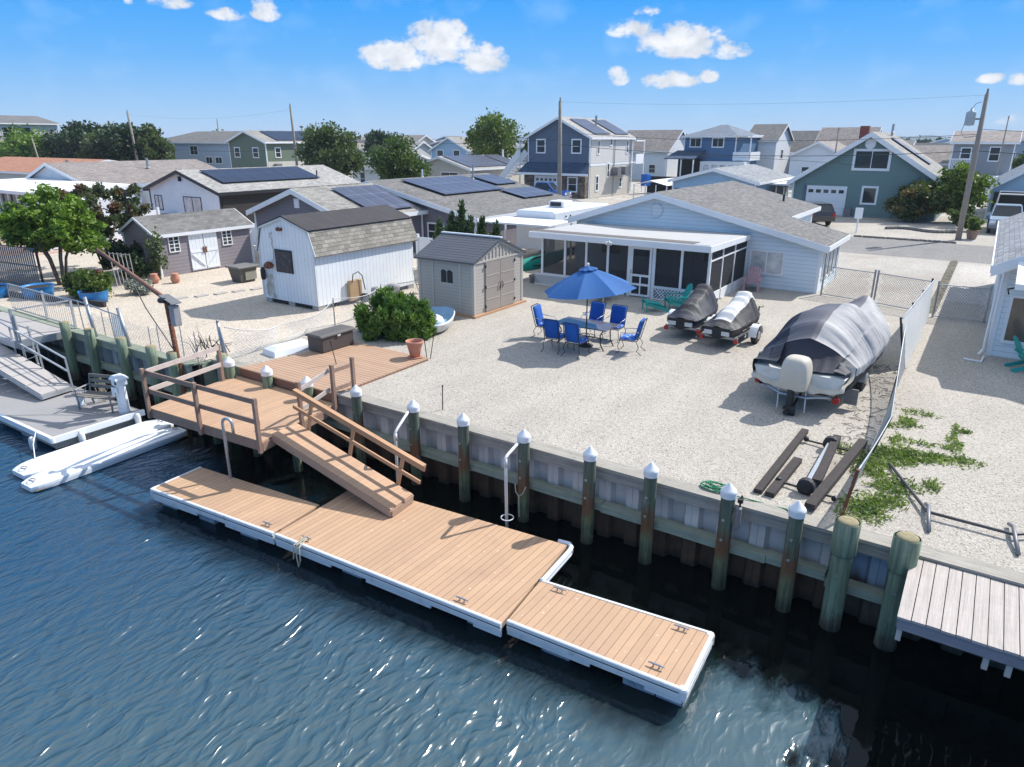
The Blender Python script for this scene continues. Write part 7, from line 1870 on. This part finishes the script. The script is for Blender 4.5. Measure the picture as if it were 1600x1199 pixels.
b.box(-5.5, -3, 98, 98.06, 4.1, 4.2); b.box(-1.3, 1.0, 96, 99.9, 0, 2.4); b.build('deck', M['white'], tt)
rowhouse('low brown roofed house behind the teal roof', -12, -5.8, 108, 118, 3.4, 5.4, 'beigeh', 'rbrownx', ax='x', wins=[('S', -8, 1.5, 1.2, 1)])
t, rr = rowhouse('blue grey gabled house with carport at the right edge', -.6, 8.5, 72, 84, 2.6, 5.6, 'blueh2', 'rbluey', rakew=.3, wins=[('S', 4, 1, 1.5, 1.2)])
t = thing('pergola', 'white pipe pergola frame in front of the blue grey house', 'pergola', (1.5, 68, 0))
b = MB(); b.tube([(-.1, 67.5, 0), (.1, 67.5, 2.3), (3.6, 67.5, 2.3), (3.7, 67.5, 0)], .06, 8); b.tube([(-.1, 71, 0), (.1, 71, 2.3), (3.6, 71, 2.3), (3.7, 71, 0)], .06, 8); b.build('frame', M['white'], t)
MB().box(-.3, 4, 71.6, 71.7, 0, 2.2).build('dark_screen', M['wall_dk'], t)

rnd = random.Random(77)
walls = ['whiteh', 'greyblue', 'beigeh', 'midgrey', 'creamh', 'blueh2', 'whiteh', 'teal', 'blue2', 'oliveh']; roofs = ['rgrey', 'rtan', 'rbrown', 'rblue', 'rlil', 'rpale', 'rdark']
cn = {'whiteh': 'white', 'greyblue': 'grey blue', 'beigeh': 'cream', 'midgrey': 'mid grey', 'creamh': 'pale grey', 'blueh2': 'light blue', 'teal': 'teal grey', 'blue2': 'deep blue', 'oliveh': 'olive'}
rn = {'rgrey': 'grey', 'rtan': 'tan', 'rbrown': 'brown', 'rblue': 'blue grey', 'rlil': 'pale grey', 'rpale': 'light', 'rdark': 'charcoal'}
used = []
k = 0
for v, us, lo, hi in ((100, [-152, -138, -124, -111, -99, -88, -77, -65], 3, 6), (134, [-196, -180, -163, -148, -132, -117, -103, -92, -80, -68, -58, -47, -12, -3, 9], 3, 6.4), (168, [-262, -240, -218, -196, -176, -158, -140, -124, -110, -96, -84, -72, -60, -48, -38, -26, -14, -4, 8], 4, 6.6), (215, [-330, -300, -268, -238, -206, -178, -150, -126, -104, -84, -66, -50, -35, -18, -2], 4, 7)):
    row = {100: 'nearest', 134: 'second', 168: 'third', 215: 'farthest'}[v]
    for iu, u in enumerate(us):
        w = rnd.uniform(8, 12); d = rnd.uniform(8, 12); u0 = u + rnd.uniform(-1.5, 1.5); v0 = v + rnd.uniform(-3, 4)
        if v == 134 and abs(u0 + 27) < 8: continue
        ze = rnd.uniform(lo, hi - 1); zr = ze + rnd.uniform(1.2, 2.2); wl = walls[k % 10]; rf = roofs[(k * 3 + k // 7) % 7]; ax = 'xy'[k % 2]
        lb = '%s house with %s %s roof, %s from left in the %s far row' % (cn[wl], rn[rf], 'ridged' if ax == 'x' else 'gabled', ordn[iu], row)
        t, rr = house('distant_house', lb, u0, u0 + w, v0, v0 + d, ze, zr, wl, rf + ax, ax=ax, group='distant houses beyond the back streets')
        nz = 4.4 if ze > 5.4 else (3.2 if ze > 4.2 else 1.3)
        for q in (.25, .7): window(t, 'S', u0 + w * q, nz, 1.3, 1.2, v0, fw=.15)
        window(t, 'E', v0 + d * .5, nz, 1.2, 1.2, u0 + w, fw=.15)
        k += 1

# ------------------------------------------------------------------ trees of the background
TG = 'background trees'
TR = [(-146, 60, 8.6, 5.6, 'lime', 'bright green spreading tree at the far left'), (-140, 66, 9.2, 5.0, 'dark', 'dark pine behind the bright green tree at the far left'), (-132, 64, 9.3, 5.2, 'dark', 'dense dark tree in the left grove'), (-125, 62, 8.8, 5.0, 'dark', 'dark evergreen in the middle of the left grove'),
      (-118, 61, 8.6, 4.6, 'olive', 'olive green tree in the left grove before the leaning pole'), (-112, 60, 9.0, 4.2, 'dark', 'dark cedar just left of the leaning pole'), (-109.5, 63, 8.4, 3.2, 'olive', 'olive tree right of the leaning pole'), (-136, 72, 8.8, 5, 'olive', 'olive tree at the back of the left grove'), (-131, 70, 8.9, 5, 'dark', 'tall dark tree at the back of the left grove')]
for k, (u, v, h, cr, m, lb) in enumerate(TR): tree(lb, 'tree', u, v, h, cr, LM[m], 5200, .34, base=.12, nclump=30, group=TG, seed=40 + k)
tree('round topped dark green leafy tree above the white solar roof', 'tree', -63.9, 58, 7.9, 4.1, LM['olive'], 9500, .22, base=.2, nclump=46, group=TG, seed=3)
tree('dense round green tree left of the cream bungalow', 'tree', -57.6, 62, 7.0, 3.55, LM['green'], 9500, .2, base=.06, nclump=44, group=TG, seed=4)
tree('tall bright green tree with loose crown behind the cream bungalow', 'tree', -62.5, 88, 10.3, 4.3, LM['yel'], 7500, .26, base=.25, nclump=40, group=TG, seed=15)
tree('lower green part tree right of the tall loose crowned tree', 'tree', -56.8, 90, 7.6, 3.2, LM['green'], 4000, .25, base=.15, nclump=22, group=TG, seed=16)
tree('dark pine standing between the two round trees', 'pine', -97, 100, 8.2, 3.8, LM['dark'], 4200, .3, base=.3, nclump=22, group=TG, seed=17)
tree('low green tree below the dark pine', 'tree', -86, 90, 6.0, 3.0, LM['olive'], 2600, .3, base=.1, nclump=16, group=TG, seed=18)
tree('rounded bronze tipped bush at the corner of the teal house', 'bush', -5.2, 65.6, 3.3, 2.1, LM['hedge'], 6000, .17, base=.02, nclump=30, kind='bush', seed=19)
tree('tall green shrub behind the leaning utility pole at the right', 'bush', -2.5, 66.5, 4.7, 2.3, LM['yel'], 6500, .18, base=.05, nclump=32, kind='bush', seed=20)
tree('small bright yellow green bush in a pot by the utility pole', 'bush', -.95, 56.2, 1.4, .55, LM['yel'], 900, .12, base=.35, nclump=10, kind='bush', seed=22)
tree('dark olive bush low beside the utility pole', 'bush', -1.8, 61, 1.9, 1.1, LM['olive'], 1500, .14, base=.02, nclump=12, kind='bush', seed=23)
rnd = random.Random(31)
TL = [(-104, 150, 8, 4), (-82, 150, 7.5, 4), (-70, 128, 6.5, 3), (-60, 130, 7, 3), (-52, 160, 7.5, 4), (-74, 190, 8, 5), (3, 128, 5.5, 3), (6, 112, 4.5, 2.5), (12, 150, 6, 4), (-28, 195, 7.5, 4), (-150, 140, 8.5, 5), (-176, 120, 9, 5)]
TU = [q[0] / q[1] for q in TL]
for k, (u, v, h, cr) in enumerate(TL):
    tree('%s distant tree among the far roofs, %s of them counted from the left' % (('olive', 'dark', 'green')[k % 3], ordn[sorted(range(12), key=lambda q: TU[q]).index(k)]), 'tree', u, v, h, cr, LM[('olive', 'dark', 'green')[k % 3]], 1500, .5, base=.1, nclump=16, group='distant trees among the far houses', seed=60 + k)
# far tree line and hills
cl = []
for k in range(420):
    u = -1500 + 1750 * rnd.random(); v = rnd.uniform(380, 520) + abs(u) * .05; cl.append(((u, v, 3.0), (rnd.uniform(6, 14), 6, rnd.uniform(2.2, 4.0))))
o = leaves('tree_line', None, LM['dark'], cl, 26000, 2.0, org=(0, 400, 0)); o['kind'] = 'stuff'; tag(o, 'low far off belt of trees along the horizon', 'woodland')
b = MB(); n = 200
hz_ = [(-3200 + 5400 * i / n, 40 + 14 * sin(i * .21) + 8 * sin(i * .53 + 1) + 5 * sin(i * 1.3)) for i in range(n + 1)]
b.loft([[(x, 3600 + .15 * x, -5) for x, h in hz_], [(x, 3700 + .15 * x, h * .62 * (.25 + .9 * max(0, min(1, (x + 900) / 900)))) for x, h in hz_], [(x, 4300 + .15 * x, -5) for x, h in hz_]], closed=False)
struct(b.build('hills', mat('wooded_hill', (.04, .07, .04), .95, .2, .02)))


# ------------------------------------------------------------------ poles, wires, vehicles
def pole(label, base, top, r=.16, arm=None, group='wooden utility poles'):
    t = thing('utility_pole', label, 'utility pole', base, group)
    b = MB(); b.tube([(base[0], base[1], -1), lerp(base, top, .5), top], [r * 1.1, r * .95, r * .7], 12); b.build('shaft', M['pole'], t, smooth=True)
    if arm:
        b = MB(); z = top[2] - .6; b.bar((top[0] - arm, top[1], z), (top[0] + arm, top[1], z), .1, .12); b.build('crossarm', M['pole'], t)
    b = MB(); b.lathe([(.05, 0), (.08, .08), (.05, .16), (.07, .24), (.03, .32)], top, 8); b.build('insulator', M['ac'], t)
    return t


pr = pole('leaning utility pole with transformer drum at the right', (-1.65, 55.3, 0), (-1.72, 55.3, 8.95), .17)
b = MB(); b.lathe([(.02, 0), (.26, .03), (.28, .1), (.28, .75), (.26, .82), (.1, .88), (.05, 1.1)], (-2.35, 55.2, 7.1), 18); b.build('transformer', mat('grey_transformer', (.35, .4, .43), .5, .1, 3), pr, smooth=True)
b = MB(); b.tube([(-2.35, 55.2, 8.1), (-2.2, 55.2, 8.4), (-1.9, 55.2, 8.5)], .02, 5); b.tube([(-2.6, 55.2, 7.3), (-2.7, 55.2, 6.7), (-2.4, 55.2, 6.4), (-1.8, 55.2, 6.5)], .02, 5); b.bar((-2.1, 55.25, 7.5), (-1.7, 55.3, 7.5), .06, .1); b.build('bracket', M['ac'], pr)
pc = pole('vertical utility pole in front of the slate blue house', (-32.2, 55.3, 0), (-32.35, 55.3, 9.35), .19)
pa = pole('thin tall utility pole rising behind the leafy tree', (-70.6, 58.5, 0), (-70.9, 58.5, 9.95), .17)
pb = pole('tall leaning utility pole at the left before the grove', (-108.4, 60, 0), (-109.2, 60, 10.1), .2)
pole('distant pole with crossarm behind the long grey blue house', (-206, 120, 0), (-206, 120, 10.3), .2, 1.6, 'distant slim poles')
pole('distant bare pole rising behind the long roof', (-146, 100, 0), (-146, 100, 10.3), .16, None, 'distant slim poles')
pole('slim pole behind the mid blue house', (-15.9, 88, 0), (-15.9, 88, 7.2), .09, None, 'distant slim poles')
pole('slim pole behind the grey house at the right edge', (-.6, 98, 0), (-.6, 98, 8.4), .08, None, 'distant slim poles')
pole('small leaning street pole near the bright green tree', (-121, 52, 0), (-122.5, 52, 6.4), .14, None, 'distant slim poles')


def wire(label, a, c, sag, r=.02):
    b = MB(); b.tube([Vector(a).lerp(Vector(c), i / 16) - Vector((0, 0, sag * 4 * (i / 16) * (1 - i / 16))) for i in range(17)], r * .7, 5)
    tag(b.build('overhead_wire', M['rubber'], None, a), label, 'wire', 'overhead wires along the street')


wire('top wire between right pole and the pole by the slate blue house', (-1.72, 55.3, 8.9), (-32.35, 55.3, 9.3), .35, .008)
wire('middle wire from the right pole across the teal house', (-1.7, 55.3, 6.6), (-32.3, 55.3, 6.9), .55, .022)
wire('lower thicker wire from the right pole across the street', (-1.7, 55.3, 5.6), (-32.3, 55.3, 5.9), .6, .03)
wire('middle wire going right from the right pole', (-1.7, 55.3, 6.9), (25, 55.3, 6.5), .4, .02)
wire('lower wire going right from the right pole', (-1.7, 55.3, 5.6), (25, 55.3, 5.2), .4, .025)
wire('middle wire from the slate blue house pole to the left pole', (-32.3, 55.3, 6.3), (-70.7, 58.5, 6.4), .5, .022)
wire('service wire dropping to the teal house', (-9.6, 67.0, 4.2), (-20, 55.3, 1.9 + 3.2), -.1, .02)
wire('wire between the two left poles', (-70.7, 58.5, 5.2), (-109, 60, 5.6), .6, .025)
wire('high wire between the two left poles', (-70.8, 58.5, 9.6), (-109.2, 60, 9.8), .8, .008)
wire('pale wire from the left pole to the far left', (-109, 60, 6.2), (-160, 46, 3.0), .5, .04)
wire('slanting service wire to the slate blue house', (-32.3, 55.3, 7.6), (-45.9, 71.9, 3.9), .1, .03)


def car(label, x, y, rz, m, kind='pickup', L=5.3, Wd=1.95, H=1.85, group=None):
    t = thing('pickup_truck' if kind == 'pickup' else 'parked_car', label, 'pickup truck' if kind == 'pickup' else 'car', (0, 0, 0), group)
    w = Wd / 2
    if kind == 'pickup': prof = [(-L / 2, .45), (L / 2 - .05, .45), (L / 2, .75), (L / 2 - .06, 1.05), (L / 2 - 1.25, 1.18), (L / 2 - 1.3, 1.18), (-L / 2 + .02, 1.12)]; cab = [(L / 2 - 1.3, 1.17), (L / 2 - 2.05, H), (L / 2 - 3.3, H), (L / 2 - 3.65, 1.14)]
    else: prof = [(-L / 2, .4), (L / 2 - .05, .4), (L / 2, .7), (L / 2 - .08, .92), (L / 2 - 1.1, 1.05), (-L / 2 + .1, 1.08), (-L / 2 - .02, .8)]; cab = [(L / 2 - 1.1, 1.04), (L / 2 - 1.75, H), (-L / 2 + .6, H), (-L / 2 + .12, 1.07)]
    def rr(x, p, z): return (x, p, z)
    b = MB(); b.loft([[(-w * .94, p, z) for p, z in prof], [(-w, p, z * .97 + .02) for p, z in prof], [(w, p, z * .97 + .02) for p, z in prof], [(w * .94, p, z) for p, z in prof]], True, True); b.build('body', m, t, smooth=False)
    n = len(cab); b = MB(); b.loft([[(-w * .93 if z < 1.3 else -w * .78, p, z) for p, z in cab], [(w * .93 if z < 1.3 else w * .78, p, z) for p, z in cab]], True, True); b.build('cabin', M['glass'], t)
    b = MB(); a, c = cab[1], cab[2]; b.cbox(-w * .79, w * .79, min(a[0], c[0]) - .02, max(a[0], c[0]) + .02, H - .03, H + .05, .03)
    for p in ((cab[0], cab[1]), (cab[2], cab[3])):
        for s in (-1, 1): b.bar((s * w * .93, p[0][0] if p[0][1] < 1.3 else p[1][0], min(p[0][1], p[1][1])), (s * w * .79, p[1][0] if p[0][1] < 1.3 else p[0][0], H), .07, .07)
    b.build('roof', m, t)
    for py in (L / 2 - .95, -L / 2 + 1.05):
        for s in (-1, 1):
            wh = MB().tube([(s * (w - .22), py, .37), (s * (w - .2), py, .37), (s * (w + .01), py, .37), (s * (w + .02), py, .37)], [.3, .37, .37, .3], 20).build('wheel', M['rubber'], t)
            MB().tube([(s * (w + .01), py, .37), (s * (w + .035), py, .37)], [.22, .18], 12).build('rim', M['steel'], wh)
    for s in (-1, 1):
        MB().box(s * w * .8 - .18, s * w * .8 + .18, L / 2 - .04, L / 2 + .01, .78, .96).build('headlight', M['white_vinyl'], t)
        MB().box(s * w * .86 - .1, s * w * .86 + .1, -L / 2 - .035, -L / 2 + .03, .75, 1.0).build('tail_light', M['redl'], t)
        MB().box(s * (w + .1) - .1, s * (w + .1) + .1, L / 2 - 1.75, L / 2 - 1.6, 1.15, 1.35).build('mirror', m, t)
    b = MB(); b.cbox(-w * .98, w * .98, L / 2 - .02, L / 2 + .1, .42, .64, .03); b.box(-w * .6, w * .6, L / 2 - .03, L / 2 + .015, .7, .98); b.build('bumper', M['ac'], t)
    t.location = (x, y, 0); t.rotation_euler = (0, 0, rz)


car('pale blue pickup truck parked facing the street at the right edge', .75, 62.5, pi + .02, M['carw'])
car('bright blue old pickup with dark cap by the slate blue house', -40.2, 66.2, -pi / 2 + .2, M['carr'], L=4.9, H=1.95)
car('black hatchback parked beside the teal garage house', -11.9, 60.0, .55, M['carb'], 'car', L=4.5, H=1.62, Wd=1.9)
t = thing('sign_post', 'small white sign on a post at the far kerb before the teal house', 'sign', (-7.9, 55.5, 0))
b = MB(); b.box(-7.95, -7.85, 55.5, 55.55, 0, 1.3); b.build('post', M['white'], t); b = MB(); b.box(-8.15, -7.65, 55.44, 55.49, 1.0, 1.75); b.build('board', M['white'], t)
t = thing('plant_pot', 'brown pot below the yellow green bush at the utility pole', 'flower pot', (-.95, 56.2, 0))
b = MB(); b.lathe([(.25, 0), (.38, .55), (.4, .6), (.3, .58)], (-.95, 56.2, 0), 14); b.build('pot', M['rail_old'], t)
b = MB(); rnd = random.Random(5)
for k in range(46):
    x = -7.6 + k * .13; b.lathe([(.1, -.02), (.12, .05), (.06, .12), (.01, .13)], (x + rnd.uniform(-.04, .04), 53.25 + rnd.uniform(-.05, .05), 0), 6)
for k in range(34):
    x = -6.4 + k * .13; b.lathe([(.12, -.02), (.14, .1), (.06, .2), (.01, .21)], (x, 59.2 + .6 * sin(k * .2) + rnd.uniform(-.05, .05), 0), 6)
o = b.build('stone_edging', mat('grey_edging_stone', (.16, .15, .14), .9, .3, 5), None, (-5, 53, 0)); tag(o, 'rows of small dark edging stones round the gravel bed across the street', 'edging stones'); o['kind'] = 'stuff'

# white camper trailer beside the main house
t = thing('camper_trailer', 'white box camper trailer with roof air conditioner left of the main house', 'camper', (-20.7, 36, 0))
b = MB(); b.cbox(-22.0, -19.5, 33.0, 39.5, .5, 2.62, .08); b.build('body', M['white_vinyl'], t)
b = MB(); b.cbox(-21.3, -20.3, 35.3, 36.4, 2.63, 2.98, .06); ac = b.build('roof_air_conditioner', M['white'], t); MB().box(-21.15, -20.45, 35.27, 35.295, 2.7, 2.92).build('grille', M['black'], ac)
b = MB()
for y in (34.2, 34.7, 36.5): b.cyl((-19.49, y, 2.3), (-19.46, y, 2.3), .05, n=8)
b.build('marker_lamps', M['black'], t); MB().box(-22.0, -19.45, 32.96, 39.5, 2.1, 2.14).build('trim_strip', M['steel'], t)
for y in (35.6, 36.5):
    for x in (-21.9, -19.7): w = MB().tube([(x - .1, y, .36), (x + .1, y, .36)], .34, 16).build('wheel', M['rubber'], t)
b = MB(); b.bar((-22.6, 31.5, 2.2), (-18.2, 31.5, 2.2), 2.6, .08); b.build('canopy', M['wmemb'], thing('canopy_roof', 'white flat canopy roof between camper and plum grey house', 'canopy', (-20.4, 31.5, 0)))
cp = bpy.data.objects['canopy_roof']
for x in (-22.5, -18.3):
    for y in (30.3, 32.7): MB().bar((x, y, 0), (x, y, 2.16), .08, .08).build('post', M['white'], cp)


# ------------------------------------------------------------------ the sea air
hb = MB(); hb.box(-3900, 3900, -2900, 5900, -2.62, 42)
hz = hb.build('haze', mat('tmp', (1, 1, 1)))
hm = bpy.data.materials.new('sea_haze'); hm.use_nodes = True; ht = NT(hm.node_tree)
for n_ in list(ht.N): ht.N.remove(n_)
pv = ht.N.new('ShaderNodeVolumePrincipled'); pv.inputs['Color'].default_value = (.72, .84, 1, 1); pv.inputs['Density'].default_value = .00022
ho = ht.N.new('ShaderNodeOutputMaterial'); ht.L.new(pv.outputs[0], ho.inputs[1])
hz.data.materials.clear(); hz.data.materials.append(hm); hz['kind'] = 'stuff'; tag(hz, 'thin bluish haze over the whole estate', 'haze')
